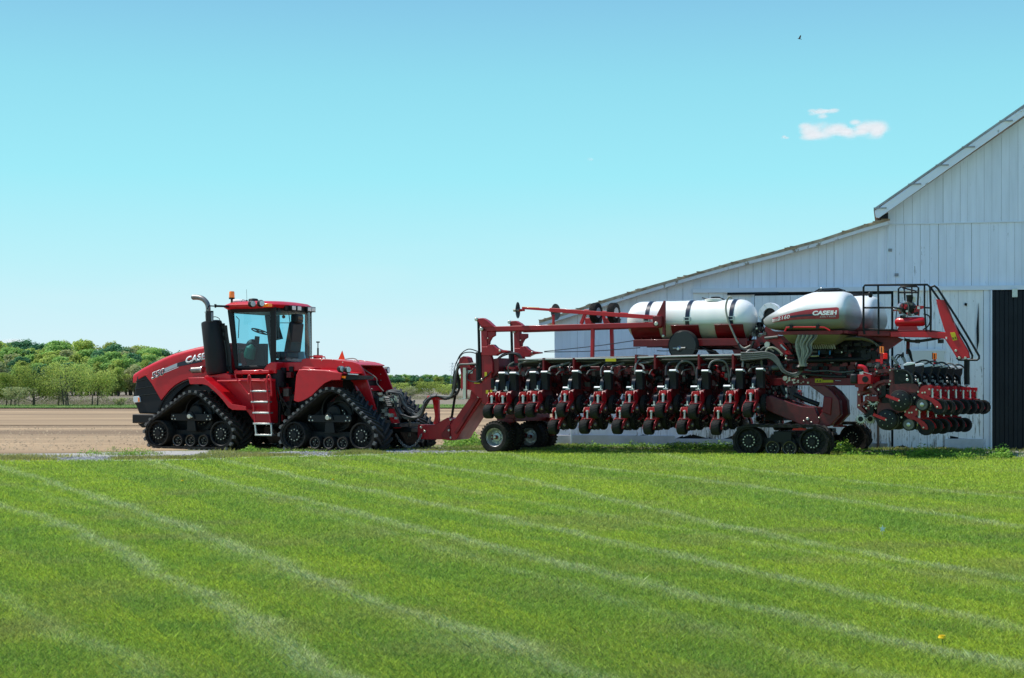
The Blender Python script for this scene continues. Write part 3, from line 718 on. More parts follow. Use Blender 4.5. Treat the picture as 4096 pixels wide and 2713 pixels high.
for k in range(9):
    b.use(random.choice([HOSEG, HOSE])); v = 1.1 + .08 * k
    P = [(1300 + j(25), 905 + j(10)), (1400 + j(20), 915 + j(20)), (1440 + j(20), 1010 + j(20)), (1490 + j(25), 1090 + j(20)), (1560, 1130 + j(20)), (1620 + j(10), 1060 + j(20)), (1700, 955 + j(10))]
    b.tube([yp(t2(*w, v), v) for w in P], .016, 6, smooth=5)
for v in (1.3, 1.36, 1.42):
    b.use(HOSEW if v < 1.33 else HOSE); b.tube([yp(t2(*w, v), v) for w in ((890, 602), (990, 600), (1060, 690), (1180, 775), (1190, 830), (1250, 900))], .012, 6, smooth=4)
tb(b, 'hydraulic_hose')
# safety chain
b = MB().use(CHAIN); P = [Vector(yp(t2(*w, 1.2), 1.2)) for w in ((1365, 1300), (1395, 1360), (1440, 1410), (1490, 1430), (1545, 1405), (1585, 1350), (1612, 1290))]
Q = []
for i in range(len(P) - 1):
    for k in range(5): Q.append(P[i].lerp(P[i + 1], k / 5))
for i in range(len(Q) - 1):
    a_, c_ = Q[i], Q[i + 1]; d = (c_ - a_).normalized(); n = d.cross(Vector((0, 1, 0))) if i % 2 else Vector((0, 1, 0)); m_ = (a_ + c_) / 2; L_ = (c_ - a_).length * .8
    lk = [m_ + d * L_ * .8 * math.cos(t * math.pi / 4) + n * .026 * math.sin(t * math.pi / 4) for t in range(9)]; b.tube(lk, .011, 5)
tb(b, 'safety_chain')
# ================================================================ PLANTER
OP = (9.0, 1.5, 0)
planter = empty('planter', TR.world(9.0, 1.5, 0), -TR.yaw)
tag(planter, 'long red folded row planter with white tanks and many row units behind the tractor', 'planter')
def pb_(b, name, parent=planter, **k): return b.build(name, parent, off=OP, **k)
def pbs(b, name, **k):
    for m in split_mb(b): pb_(m, name, **k)
def P2(zf, pts, v): return [zf(x, y, v) for x, y in pts]
def line(b, zf, pts, v, r, n=8, smooth=0, dv=0):
    m = len(pts); return b.tube([yp(zf(x, y, v + dv * i / max(1, m - 1)), v + dv * i / max(1, m - 1)) for i, (x, y) in enumerate(pts)], r, n, smooth=smooth)

# tongue and inclined arm
b = MB().use(RED3)
b.prism(P2(t3, [(-72, 1205), (90, 1205), (215, 1135), (248, 1150), (240, 1210), (272, 1290), (262, 1345), (245, 1358), (165, 1346), (-72, 1346)], 1.25), 1.25, 1.75)
b.use(RED2).prism(P2(t3, [(150, 1300), (215, 1210), (235, 1215), (235, 1340), (160, 1335)], 1.2), 1.22, 1.78)
b.use(ZINC)
for x, y in ((245, 1157), (228, 1258), (246, 1330), (-40, 1230), (-5, 1268)): p = t3(x, y, 1.2); b.cyl((p[0], 1.19, p[1]), (p[0], 1.25, p[1]), .03, 10)
pb_(b, 'tongue', bevel=.015)
b = MB().use(RED3)
b.prism(P2(t3, [(240, 1205), (300, 1130), (430, 945), (440, 880), (520, 830), (560, 880), (558, 955), (312, 1330), (290, 1352), (255, 1345), (250, 1290)], 1.15), 1.15, 1.85)
b.use(RED2).prism(P2(t3, [(275, 1275), (520, 905), (545, 920), (300, 1300)], 1.1), 1.10, 1.16)
b.use(ZINC)
for x, y in ((527, 830), (506, 861), (523, 933), (560, 770)): p = t3(x, y, 1.1); b.cyl((p[0], 1.04, p[1]), (p[0], 1.15, p[1]), .032, 10)
pb_(b, 'lift_arm', bevel=.015)
b = MB().use(RED3)
b.prism(P2(t3, [(345, 662), (400, 665), (510, 668), (560, 640), (600, 660), (640, 690), (640, 950), (560, 952), (520, 945), (440, 870), (345, 858)], 1.0), 1.0, 2.0)
b.prism(P2(t3, [(325, 600), (335, 560), (370, 543), (405, 555), (420, 600), (445, 660), (440, 700), (345, 700)], 1.0), 1.0, 1.25)
b.use(YEL); b.prism(P2(t3, [(575, 870), (600, 870), (600, 905), (575, 905)], .5), .56, .565); b.prism(P2(t3, [(615, 870), (638, 870), (638, 902), (615, 902)], .5), .56, .565)
b.prism(P2(t3, [(563, 697), (586, 697), (586, 740), (563, 740)], .5), .56, .565); b.prism(P2(t3, [(465, 795), (520, 795), (520, 808), (465, 808)], .95), .985, .995)
b.use(WHT).prism(P2(t3, [(405, 678), (452, 678), (452, 710), (405, 710)], .95), .985, .995)
b.use(BLK).prism(P2(t3, [(630, 760), (660, 760), (660, 850), (630, 850)], .55), .575, .6)
pb_(b, 'mast_base', bevel=.012)
b = MB().use(ZINC); b.prism(P2(t3, [(370, 655), (397, 655), (397, 950), (370, 950)], .9), .88, .96); b.use(STEEL).prism(P2(t3, [(340, 952), (412, 952), (405, 958), (348, 958)], .9), .8, 1.04); pb_(b, 'jack_stand')
b = MB().use(BLK); line(b, t3, [(252, 1150), (262, 1110), (285, 960), (300, 880)], 1.5, .03); line(b, t3, [(252, 1165), (258, 1130)], 1.5, .055); pb_(b, 'hydraulic_cylinder')
b = MB().use(RED); b.prism(P2(t3, [(85, 1200), (100, 1120), (95, 1080), (75, 960), (68, 925), (130, 925), (136, 1200)], 1.45), 1.42, 1.52); b.box(t3(60, 930, 1.4)[0], t3(135, 930, 1.4)[0], 1.2, 1.75, t3(0, 965, 1.4)[1], t3(0, 925, 1.4)[1]); pb_(b, 'hose_post', bevel=.01)
b = MB()
j = lambda s_: random.uniform(-s_, s_)
for k in range(9):
    b.use(random.choice([HOSE, HOSE, HOSEG])); v = 1.15 + .06 * k
    line(b, t3, [(-10 + j(5), 1000 + j(20)), (40, 945 + j(12)), (100, 918 + j(10)), (190, 945 + j(14)), (255, 925 + j(16)), (285 + j(12), 830 + j(10)), (290 + j(14), 720), (330 + j(8), 640 + j(12)), (400, 615 + j(8)), (500, 622 + j(8))], v, .023, 7, 4, dv=-.2)
for k in range(6):
    b.use(HOSE); line(b, t3, [(200 + j(20), 960), (275 + j(15), 930), (330 + j(15), 860), (320 + j(12), 760), (318 + j(12), 640), (345, 590)], 1.1 + .05 * k, .016, 6, 4)
b.use(HOSE); line(b, t3, [(300, 620), (340, 530), (420, 475), (515, 500)], 1.0, .012, 6, 5); line(b, t3, [(330, 560), (370, 515), (440, 505), (500, 520)], 1.0, .012, 6, 5)
line(b, t3, [(500, 530), (495, 640), (415, 720), (420, 775), (500, 790), (590, 740), (640, 690)], .55, .014, 6, 6); line(b, t3, [(262, 860), (290, 640), (330, 560)], 1.0, .012, 6, 5)
for k in range(7): b.use(HOSE); line(b, t3, [(680 + j(10), 600), (740 + j(8), 540 + j(10)), (820, 510 + j(10)), (900 + j(10), 530 + j(12)), (950 + j(10), 590 + j(10))], .9 + .05 * k, .018, 6, 5)
pb_(b, 'hydraulic_hose')

# the two lifting masts
for i, v in enumerate((.60, 2.30)):
    b = MB().use(RED3)
    sh = lambda pts: [t3(x, y, .65) for x, y in pts]
    b.prism(sh([(548, 258), (606, 262), (612, 450), (660, 600), (664, 700), (650, 705), (650, 1000), (560, 1000), (556, 700)]), v, v + .13)
    b.prism(sh([(500, 180), (570, 176), (612, 200), (668, 252), (680, 262), (548, 262), (530, 215), (504, 205)]), v - .02, v + .15)
    b.prism(sh([(600, 305), (680, 305), (680, 345), (650, 362), (628, 400), (622, 445), (602, 450)]), v + .02, v + .10)
    b.prism(sh([(556, 452), (612, 452), (625, 432), (665, 430), (700, 465), (740, 482), (815, 490), (815, 502), (740, 512), (700, 530), (690, 540), (556, 536)]), v - .02, v + .15)
    b.use(ZINC)
    for x, y, r_ in ((510, 190, .04), (558, 283, .045), (622, 372, .012), (738, 492, .025), (565, 770, .03)): p = t3(x, y, .65); b.cyl((p[0], v - .05, p[1]), (p[0], v + .18, p[1]), r_, 12)
    b.use(RED2)
    if i == 0: b.prism(sh([(600, 580), (712, 560), (712, 690), (650, 760), (650, 940), (560, 945)]), v + .05, v + .6)
    pb_(b, 'mast', bevel=.01)
    b = MB().use(BLK); p0, p1, p2 = t3(514, 195, .65), t3(522, 505, .65), t3(528, 800, .65)
    b.cyl(yp(p0, v + .06), yp(p1, v + .06), .032, 12); b.cyl(yp(p1, v + .06), yp((p2[0], max(p2[1], 1.3)), v + .06), .085, 16); pb_(b, 'lift_cylinder')

# long booms with marker discs and wheels
def boom(v, A, B, w, h, name='boom'):
    b = MB().use(RED3); b.bar(yp(A, v), yp(B, v), w, h); b.use(RED2).bar((A[0] + .15, v, A[1] - h * .55), (B[0], v, B[1] - h * .55), w * .6, .02); return pb_(b, name, bevel=.012)
nb = boom(.66, t3(555, 283, .66), t4(550, 335, .66), .12, .11); fb = boom(2.36, t3(895, 290, 2.36), t4(490, 340, 2.36), .12, .10)
b = MB().use(RED); b.bar(yp(t3(1208, 97, .66), .66), yp(t4(548, 275, .66), .66), .09, .09); b.bar(yp(t3(940, 78, .66), .66), yp(t3(1215, 97, .66), .66), .06, .055)
b.use(YEL).bar(yp(t3(942, 68, .66), .66), yp(t3(1100, 76, .66), .66), .05, .012); pb_(b, 'marker_arm', bevel=.008)
b = MB().use(RED); b.bar(yp(t3(1540, 106, 2.2), 2.2), yp(t4(480, 262, 2.2), 2.2), .08, .07); pb_(b, 'marker_arm', bevel=.008)
def disc(c, r, n, m):
    b = MB().use(m); b.lathe([(-.03, r * .3), (0.0, r * .7), (.014, r), (.020, r), (.01, r * .7), (-.015, r * .3)], c, n, 32)
    b.use(ZINC).lathe([(-.09, .02), (-.08, .035), (.12, .03)], c, n, 12); return b
pb_(disc(yp(t3(889, 100, .7), .7), .185, (.986, .169, 0), BLK), 'marker_disc'); pb_(disc(yp(t3(1255, 116, 2.3), 2.3), .19, (.98, -.2, 0), DSTEEL), 'marker_disc')
b = MB().use(RED); b.bar(yp(t3(852, 98, .7), .7), yp(t3(962, 100, .7), .7), .04, .045)
for (x0, y0, x1, y1, v, w) in ((1240, 140, 1240, 238, .66, .05), (1545, 135, 1508, 232, .66, .07), (1720, 145, 1745, 235, 2.2, .07), (1620, 275, 1615, 556, .66, .075), (1800, 270, 1808, 552, 2.3, .075)):
    b.bar(yp(t3(x0, y0, v), v), yp(t3(x1, y1, v), v), w, w)
b.prism(P2(t3, [(1550, 175), (1625, 175), (1628, 232), (1552, 232)], 1.2), 1.15, 1.3); b.prism(P2(t3, [(1735, 175), (1805, 175), (1810, 225), (1738, 225)], 1.2), 1.15, 1.3)
pbs(b, 'boom_bracket', bevel=.008)
b = MB().use(BLK)
for x in (1670, 1850): b.prism(P2(t3, [(x, 180), (x + 25, 180), (x + 18, 222), (x - 60, 225), (x - 60, 215), (x - 5, 212)], 1.2), 1.15, 1.3)
pbs(b, 'wheel_fork')
def tyre_prof(r, w, rr=.62, n=5):
    """closed section of a tyre, offset across, radius"""
    h = w / 2
    return [(-h * .78, r * rr), (-h, r * (rr + .1)), (-h * 1.03, r * .85), (-h * .9, r * .955), (-h * .7, r * .99), (0, r), (h * .7, r * .99), (h * .9, r * .955), (h * 1.03, r * .85), (h, r * (rr + .1)), (h * .78, r * rr), (-h * .78, r * rr)]
def tread(b, c, r, w, ax, n, lh=.012, kind='block'):
    ax = Vector(ax).normalized(); u = ax.orthogonal().normalized(); ww = ax.cross(u); c = Vector(c)
    for k in range(n):
        for s_ in (-1, 1):
            a0 = 2 * math.pi * (k + (.5 if s_ > 0 else 0)) / n; da = 2 * math.pi / n
            def P(o, an, rad): return c + ax * o + (u * math.cos(an) + ww * math.sin(an)) * rad
            vs = []
            for o, sk in ((s_ * w * .05, .5), (s_ * w * .28, .2), (s_ * w * .47, 0)):
                dr = 1.0 if abs(o) < w * .4 else .965
                for rad in (r * dr - .005, r * dr + lh):
                    for e in (-.24, .24): vs.append(P(o, a0 + da * (sk + e), rad))
            fs = []
            for q in range(2):
                o = q * 4
                fs += [(o, o + 4, o + 6, o + 2), (o + 1, o + 3, o + 7, o + 5), (o + 2, o + 6, o + 7, o + 3)]
            fs += [(0, 2, 3, 1), (8, 9, 11, 10)]
            b.add(vs, fs)
for k, x in enumerate((1640, 1812)):
    p = t3(x + 8, 124, 1.2); c = (p[0], 1.2, p[1])
    b = MB().use(RUB).lathe(tyre_prof(.215, .15, .52), c, (1, -.05, 0), 36, False); tread(b, c, .215, .15, (1, -.05, 0), 34, .008)
    b.use(RIM).lathe([(.0, .03), (.02, .05), (.03, .085), (.065, .10), (.07, .115)], c, (1, -.05, 0), 24); b.use(RED2).lathe([(-.03, .11), (-.02, .11)], c, (1, -.05, 0), 20)
    pb_(b, 'marker_wheel')

# transport wheels on the tongue
def big_wheel(c, r, w, ax=(0, -1, 0)):
    b = MB().use(RUB).lathe(tyre_prof(r, w, .56), c, ax, 48, False); tread(b, c, r, w, ax, 30, .018)
    t = pb_(b, 'transport_wheel')
    c2 = Vector(c); h = w / 2; a_ = Vector(ax).normalized()
    rb = MB().use(RIM).lathe([(h * .86, r * .56), (h * .92, r * .585), (h * .80, r * .585), (h * .70, r * .53), (h * .35, r * .50), (h * .15, r * .46), (h * .05, r * .42), (h * .05, r * .30), (h * .3, r * .27), (h * .34, r * .16), (h * .34, r * .02)], c, ax, 40, False)
    rb.use(RED2).lathe([(h * .3, r * .13), (h * .62, r * .13), (h * .64, .02)], c, ax, 20)
    rb.use(STEEL).lathe([(h * .64, r * .07), (h * .84, r * .07), (h * .86, .01)], c, ax, 16)
    u = a_.orthogonal().normalized(); ww = a_.cross(u)
    rb.use(ZINC)
    for k in range(8):
        an = 2 * math.pi * k / 8; q = c2 + a_ * h * .2 + (u * math.cos(an) + ww * math.sin(an)) * r * .36; rb.cyl(q, q + a_ * h * .1, .016, 6)
    pb_(rb, 'rim', t)
p = t3(662, 1328, .25); g1 = p
WR = .355
for v, x, y in ((.42, 672, 1326), (2.15, 1002, 1320)):
    p = t3(x, y, v - .15); big_wheel((p[0], v, p[1]), WR, .36)
    big_wheel((p[0] + .02, v + .48, p[1]), WR, .36)
b = MB().use(RED2)
ax_ = t3(668, 1326, .5)
b.cyl((ax_[0], .4, ax_[1]), (ax_[0], 2.7, ax_[1]), .06, 14)
b.prism(P2(t3, [(735, 1140), (900, 1140), (900, 1185), (870, 1185), (862, 1320), (820, 1320), (820, 1200), (740, 1165)], .9), .66, .70)
b.prism(P2(t3, [(1060, 1135), (1220, 1135), (1200, 1175), (1195, 1310), (1150, 1310), (1140, 1180), (1065, 1165)], 2.1), 2.4, 2.44)
b.box(t3(735, 0, .9)[0], t3(905, 0, .9)[0], .7, 2.6, t3(0, 1165, .9)[1], t3(0, 1095, .9)[1]); b.box(t3(800, 0, .9)[0], t3(900, 0, .9)[0], 1.1, 1.9, t3(0, 1100, .9)[1], t3(0, 900, .9)[1])
pb_(b, 'axle_frame', bevel=.012)

# ---------------------------------------------------------------- the row unit (x: rearward of the unit, y: across, z: up; origin at the gauge wheel)
def U(x, y): return ((x - 810) / 817, (720 - y) / 817)
def UP(pts): return [U(*p) for p in pts]
def ub(b, name, par, **k): return b.build(name, par, **k)
b = MB().use(REDU)
b.prism(UP([(650, 465), (900, 455), (1000, 455), (1060, 475), (1102, 520), (1100, 590), (1010, 600), (900, 580), (760, 640), (700, 760), (640, 760), (640, 560)]), -.075, -.055)
b.prism(UP([(650, 465), (900, 455), (1000, 455), (1060, 475), (1102, 520), (1100, 590), (1010, 600), (900, 580), (760, 640), (700, 760), (640, 760), (640, 560)]), .055, .075)
b.prism(UP([(650, 465), (1000, 455), (1090, 560), (900, 640), (760, 760), (640, 760)]), -.05, .05)
b.prism(UP([(380, 470), (450, 420), (560, 385), (660, 390), (690, 410), (670, 440), (560, 430), (470, 455), (400, 515), (370, 500)]), -.085, -.06)
b.prism(UP([(370, 290), (430, 235), (640, 205), (660, 245), (640, 270), (500, 280), (420, 315), (370, 350)]), -.085, -.06)
b.prism(UP([(380, 470), (660, 390), (670, 440), (400, 515)]), .06, .085); b.prism(UP([(370, 290), (660, 205), (640, 270), (370, 350)]), .06, .085)
b.prism(UP([(320, 270), (375, 260), (385, 520), (460, 610), (440, 640), (320, 540)]), -.09, .09)
b.prism(UP([(640, 205), (720, 205), (720, 470), (640, 470)]), -.07, .07)
# rear lobe plates
lobe = UP([(1075, 640), (1100, 590), (1120, 545), (1150, 505), (1200, 488), (1255, 492), (1288, 530), (1288, 640), (1240, 660), (1215, 720), (1150, 700)])
b.use(RED3).prism(lobe, -.10, -.085); b.prism(lobe, .085, .10); b.use(BLK).prism(UP([(1120, 560), (1200, 520), (1240, 530), (1240, 600), (1150, 640)]), -.085, .085)
b.use(ZINC)
for x, y, v in ((445, 255, -.09), (658, 238, -.09), (658, 410, -.09), (350, 330, -.095), (352, 500, -.095), (1092, 588, -.09), (1158, 604, -.105), (1268, 552, -.105), (1032, 678, -.08), (1198, 600, -.105), (470, 545, -.09), (640, 460, -.08)):
    p = U(x, y); b.cyl((p[0], v - .012, p[1]), (p[0], v + .01, p[1]), .018, 7)
frame0 = b
b = MB().use(GLOSSB)
arch_o = [(680, 222), (760, 224), (860, 226), (930, 245), (985, 290), (1012, 350), (1020, 460)]; arch_i = [(985, 460), (978, 360), (955, 310), (915, 270), (860, 252), (760, 248), (680, 246)]
b.prism(UP(arch_o + arch_i), -.095, -.01)
b.use(BLK).prism(UP([(690, 246), (860, 252), (940, 300), (975, 380), (980, 462), (690, 462)]), -.07, -.03)
b.lathe([(0, .09), (.05, .09)], (U(850, 360)[0], -.085, U(850, 360)[1]), 'y', 20); b.use(STEEL).lathe([(0, .02), (.02, .02)], (U(920, 330)[0], -.095, U(920, 330)[1]), 'y', 8); b.lathe([(0, .03), (.012, .03)], (U(925, 395)[0], -.09, U(925, 395)[1]), 'y', 8)
meter0 = b
b = MB().use(BLKM); b.prism(UP([(850, 172), (1015, 150), (1010, 240), (985, 300), (985, 460), (870, 460), (870, 240)]), 0.0, .15)
b.use(WHTD).prism(UP([(845, 165), (900, 128), (1000, 118), (1022, 140), (1010, 156), (860, 178)]), .0, .155)
hopper0 = b
def gw(s_):
    b = MB().use(RUB).lathe([(-.045, .15), (-.05, .19), (-.03, .205), (.03, .205), (.05, .19), (.045, .15), (-.045, .15)], (0, s_ * .12, 0), 'y', 32, False)
    b.use(BLKM).lathe([(s_ * .045 - .002, .19), (s_ * .055, .17), (s_ * .058, .03)], (0, s_ * .12, 0), 'y', 32) if s_ > 0 else b.use(BLKM).lathe([(-.058, .03), (-.055, .17), (-.043, .19)], (0, -.12, 0), 'y', 32)
    b.use(ZINC)
    for k in range(8):
        an = 2 * math.pi * k / 8 + .2; b.cyl((.125 * math.cos(an), s_ * .172, .125 * math.sin(an)), (.125 * math.cos(an), s_ * .18, .125 * math.sin(an)), .008, 5)
    b.use(RED).bar((U(605, 640)[0], s_ * .20, U(605, 640)[1]), (0, s_ * .19, 0), .02, .055); b.use(ZINC).cyl((0, s_ * .17, 0), (0, s_ * .215, 0), .016, 8)
    return b
def closing():
    b = MB(); c = U(1150, 790)
    for s_ in (-1, 1):
        b.use(BLKM).lathe([(-.012, .118), (0, .122), (.012, .118)], (c[0], s_ * .09, c[1]), (s_ * .15, 1, 0), 28)
        b.use(DSTEEL).lathe([(-.016, .10), (.016, .10)], (c[0], s_ * .09, c[1]), (s_ * .15, 1, 0), 24)
        b.use(STEEL).lathe([(0, .042), (.022, .038), (.03, .01)], (c[0], s_ * .105, c[1]), (0, s_, 0), 14)
    return b
def press():
    c = U(1405, 830); b = MB().use(RUB)
    b.lathe([(-.085, .11), (-.09, .135), (-.07, .148), (0, .154), (.07, .148), (.09, .135), (.085, .11), (-.085, .11)], (c[0], 0, c[1]), 'y', 30, False)
    tread(b, (c[0], 0, c[1]), .149, .175, (0, 1, 0), 18, .006)
    b.use(BLK).lathe([(-.06, .115), (.06, .115)], (c[0], 0, c[1]), 'y', 24)
    return b
def press_arm():
    b = MB().use(RED3)
    arm = UP([(1190, 650), (1240, 655), (1330, 700), (1400, 745), (1440, 790), (1462, 850), (1440, 865), (1400, 855), (1375, 860), (1340, 800), (1290, 745), (1210, 700)])
    for s_ in (-1, 1): b.prism(arm, s_ * .118 - .008, s_ * .118 + .008)
    c = U(1320, 692); b.bar((c[0], -.12, c[1]), (c[0], .12, c[1]), .03, .018); c = U(1230, 670); b.bar((c[0], -.11, c[1]), (c[0], .11, c[1]), .03, .04)
    c = U(1270, 520); b.use(RED).box(c[0] - .03, c[0] + .03, -.06, .06, c[1] - .05, c[1] + .04)
    b.use(STEEL).tube([(U(1285, 560)[0], 0, U(1285, 560)[1]), (U(1290, 690)[0], 0, U(1290, 690)[1])], .028, 10)
    b.use(ZINC).cyl((U(1285, 548)[0] - .01, 0, U(1285, 548)[1]), (U(1285, 565)[0], 0, U(1285, 575)[1]), .042, 10)
    for s_ in (-1, 1): p = U(1388, 830); b.cyl((p[0], s_ * .12, p[1]), (p[0], s_ * .14, p[1]), .017, 8)
    return b
def lever():
    b = MB().use(STEEL); p = U(1110, 455); b.box(p[0] - .02, p[0] + .03, -.075, .03, p[1] - .012, p[1] + .014); b.tube([(p[0] + .01, -.03, p[1]), (p[0] - .02, -.02, p[1] - .06), (p[0] - .05, -.01, p[1] - .09)], .014, 6)
    b.box(p[0] - .04, p[0] - .02, -.05, -.02, p[1] + .02, p[1] + .09); b.ball((p[0], -.02, p[1] + .0), .025, 5); return b
def cleaner():
    b = MB(); c = U(375, 720)
    for s_ in (-1, 1):
        ax = (s_ * .35, 1, .0); b.use(RIM).lathe([(-.008, .075), (.008, .075), (.008, .05), (-.008, .05), (-.008, .075)], (c[0], s_ * .07, c[1]), ax, 20, False); b.use(BLK).lathe([(-.02, .05), (.02, .05)], (c[0], s_ * .07, c[1]), ax, 16)
        A = Vector(ax).normalized(); u = Vector((0, 0, 1)); w = A.cross(u).normalized(); cc = Vector((c[0], s_ * .07, c[1])); b.use(RIM if s_ < 0 else DSTEEL)
        for k in range(13):
            an = 2 * math.pi * k / 13
            d0 = u * math.cos(an) + w * math.sin(an); d1 = u * math.cos(an + .34) + w * math.sin(an + .34); d2 = u * math.cos(an + .5) + w * math.sin(an + .5)
            vs = [cc + d0 * .07 - A * .006, cc + d1 * .07 - A * .006, cc + d2 * .128, cc + d0 * .07 + A * .006, cc + d1 * .07 + A * .006]
            b.add(vs, [(0, 1, 2), (3, 2, 4), (0, 2, 3), (1, 4, 2), (0, 3, 4, 1)])
    b.use(BLK).bar((c[0], 0, c[1]), (U(540, 620)[0], 0, U(540, 620)[1]), .05, .05); b.bar((U(540, 640)[0], 0, U(540, 640)[1]), (U(540, 480)[0], 0, U(540, 480)[1]), .06, .08)
    return b
def opener():
    b = MB().use(DSTEEL)
    for s_ in (-1, 1): b.lathe([(-.003, .19), (.003, .19)], (.02, s_ * .012, -.02), (s_ * .06, 1, 0), 30)
    b.use(BLK).bar((.0, 0, -.02), (.02, 0, .2), .07, .08)
    return b
def build_unit(full=True):
    f = frame0.build('row_unit', None)
    meter0.build('seed_meter', f, bevel=.004); hopper0.build('seed_hopper', f, bevel=.006)
    for s_ in (-1, 1): gw(s_).build('gauge_wheel', f)
    closing().build('closing_disc', f); pr = press().build('press_wheel', f); press_arm().build('press_arm', f, bevel=.003); lever().build('lever', f)
    cleaner().build('residue_wheel', f); opener().build('opener_disc', f)
    return f
unit0 = build_unit()
used = [False]
def place_unit(a, v, z, rz, lower=False):
    u = unit0 if not used[0] else copy_tree(unit0); used[0] = True
    u.parent = planter; u.location = (a - OP[0], v - OP[1], z + random.uniform(-.008, .008)); u.rotation_euler = (0, R(random.uniform(-1.3, 1.3)), rz + R(random.uniform(-1, 1)))
    return u
PR = U(1405, 830)                                # press wheel centre relative to the unit origin
VN = -.35                                        # near wing: press wheels stand here
ups = [1956, 2000, 2080, 2124, 2250, 2380, 2507, 2643, 2775, 2913, 2994]; los = [2214.6, 2340, 2469, 2596, 2730, 2863]
near_pos = []
for lst, y in ((ups, 1644), (los, 1709.5)):
    for x in lst:
        a, z = TR.bp(x, y, VN); near_pos.append((a, z))
zu = sum(z for a, z in near_pos[:11]) / 11; zl = sum(z for a, z in near_pos[11:]) / 6
for i, (a, z) in enumerate(near_pos):
    place_unit(a, VN + PR[0], z - PR[1], -math.pi / 2)
for i in (5, 6, 7, 8, 9, 10): place_unit(near_pos[i][0], 3.0 - (VN + PR[0]), near_pos[i][1] - PR[1], math.pi / 2)
for i in (12, 13, 14, 15, 16): place_unit(near_pos[i][0] + .2, 3.0 - (VN + PR[0]), near_pos[i][1] - PR[1], math.pi / 2)
VR = -.79
ag, zg = r2(810, 720, VR); ag2, zg2 = r2(608, 1020, VR + .10)
for k in range(7): place_unit(ag, VR + .762 * k, zg - .004 * k, 0)
for k in range(6): place_unit(ag2, VR + .10 + .762 * k, zg2 - .004 * k, 0)

# wing toolbars, air lines and harness
def full(x, y, v): return TR.bp(x, y, v)
aw0, aw1 = t3(630, 0, 1.1)[0], t4(1560, 0, 1.1)[0]
zt0 = t3(0, 690, 1.1)[1]
b = MB().use(REDU)
b.box(aw0, aw1, 1.02, 1.2, zt0 - .09, zt0 + .09); b.box(aw0, aw1, 1.8, 1.98, zt0 - .09, zt0 + .09)
b.box(t3(1220, 0, 1.1)[0], aw1, 1.05, 1.18, zt0 - .52, zt0 - .40); b.box(t3(1220, 0, 1.1)[0], aw1, 1.82, 1.95, zt0 - .52, zt0 - .40)
for x in (1290, 1560, 1850): p = t3(x, 700, 1.1); b.box(p[0] - .06, p[0] + .06, 1.03, 1.17, zt0 - .5, zt0)
for x in (300, 590, 880, 1180, 1420): p = t4(x, 700, 1.1); b.box(p[0] - .06, p[0] + .06, 1.03, 1.17, zt0 - .5, zt0); b.box(p[0] - .3, p[0] - .22, .9, 1.05, zt0 - .3, zt0 + .1)
b.use(RED); b.box(t3(800, 0, .9)[0], t3(890, 0, .9)[0], .8, 1.0, t3(0, 675, .9)[1], t3(0, 645, .9)[1]); b.box(t3(635, 0, .9)[0], t3(720, 0, .9)[0], .8, 1.0, t3(0, 680, .9)[1], t3(0, 652, .9)[1])
pb_(b, 'toolbar', bevel=.012)
b = MB().use(BLK)                                # drive line, hydraulic blocks and wiring around a black core added to block light
b.box(t3(1250, 0, 1.3)[0], aw1, 1.3, 1.7, zt0 - .42, zt0 + .16)
b.box(t3(680, 0, 1.3)[0], t3(1260, 0, 1.3)[0], 1.3, 1.7, zt0 - .25, zt0 + .1)
for k in range(420):
    a = random.uniform(aw0 + .1, aw1); z = random.uniform(zt0 - .42, zt0 + .16); v = random.uniform(.62, 1.05); s_ = random.uniform(.008, .04)
    b.use(random.choice([BLK, BLK, BLK, BLKM, BLKM, REDU, REDU, DSTEEL, ZINC if s_ < .016 else BLK])); b.box(a - s_ * random.uniform(.5, 2.5), a + s_, v - s_, v + s_, z - s_, z + s_ * random.uniform(.5, 2))
b.use(RED)
for x, y in ((450, 752), (1035, 722), (1100, 785), (510, 912), (150, 915)):
    p = t4(x, y, .8); b.ball(yp(p, .8), .06, 6); b.bar(yp(p, .8), (p[0] + .1, .8, p[1] - .1), .05, .05)
pb_(b, 'driveline')
b = MB()
y0s = [(578, 600, HOSEG, .02), (590, 616, HOSE, .026), (604, 632, HOSEG, .018), (612, 648, HOSE, .024), (628, 662, HOSE, .028), (640, 676, HOSEG, .014)]
for i, (ya, yb, m_, r_) in enumerate(y0s):
    for q in range(2):
        v = .30 + .09 * i + q * .05
        b.use(m_); pts = [(2073, 1200 + .4145 * ya + q * 2)] + [(2073 + (3040 - 2073) * t, (1200 + .4145 * ya) * (1 - t) + (1150 + .4464 * yb) * t + random.uniform(-1.6, 1.6)) for t in (.12, .25, .37, .5, .62, .75, .88)] + [(3040, 1150 + .4464 * yb + q * 2)]
        b.tube([yp(full(x, y, v), v) for x, y in pts], r_, 7, smooth=3)
b.use(STEEL); b.tube([yp(t3(960, 575, .3), .28), yp(t3(1900, 562, .3), .28), yp(t4(700, 617, .3), .28), yp(t4(1420, 602, .3), .28)], .014, 6, smooth=3)
pb_(b, 'air_line')
b = MB().use(RED2)
for x in (1160, 1450): p = t3(x, 600, .35); b.box(p[0] - .02, p[0] + .02, .25, .95, p[1] - .22, p[1] + .09)
for x in (335, 505, 897, 1203): p = t4(x, 640, .35); b.box(p[0] - .02, p[0] + .02, .25, .95, p[1] - .22, p[1] + .09)
pbs(b, 'hose_clamp')
b = MB().use(YEL).prism(P2(t4, [(50, 636), (144, 636), (144, 664), (50, 664)], .22), .21, .225); pb_(b, 'reflector')
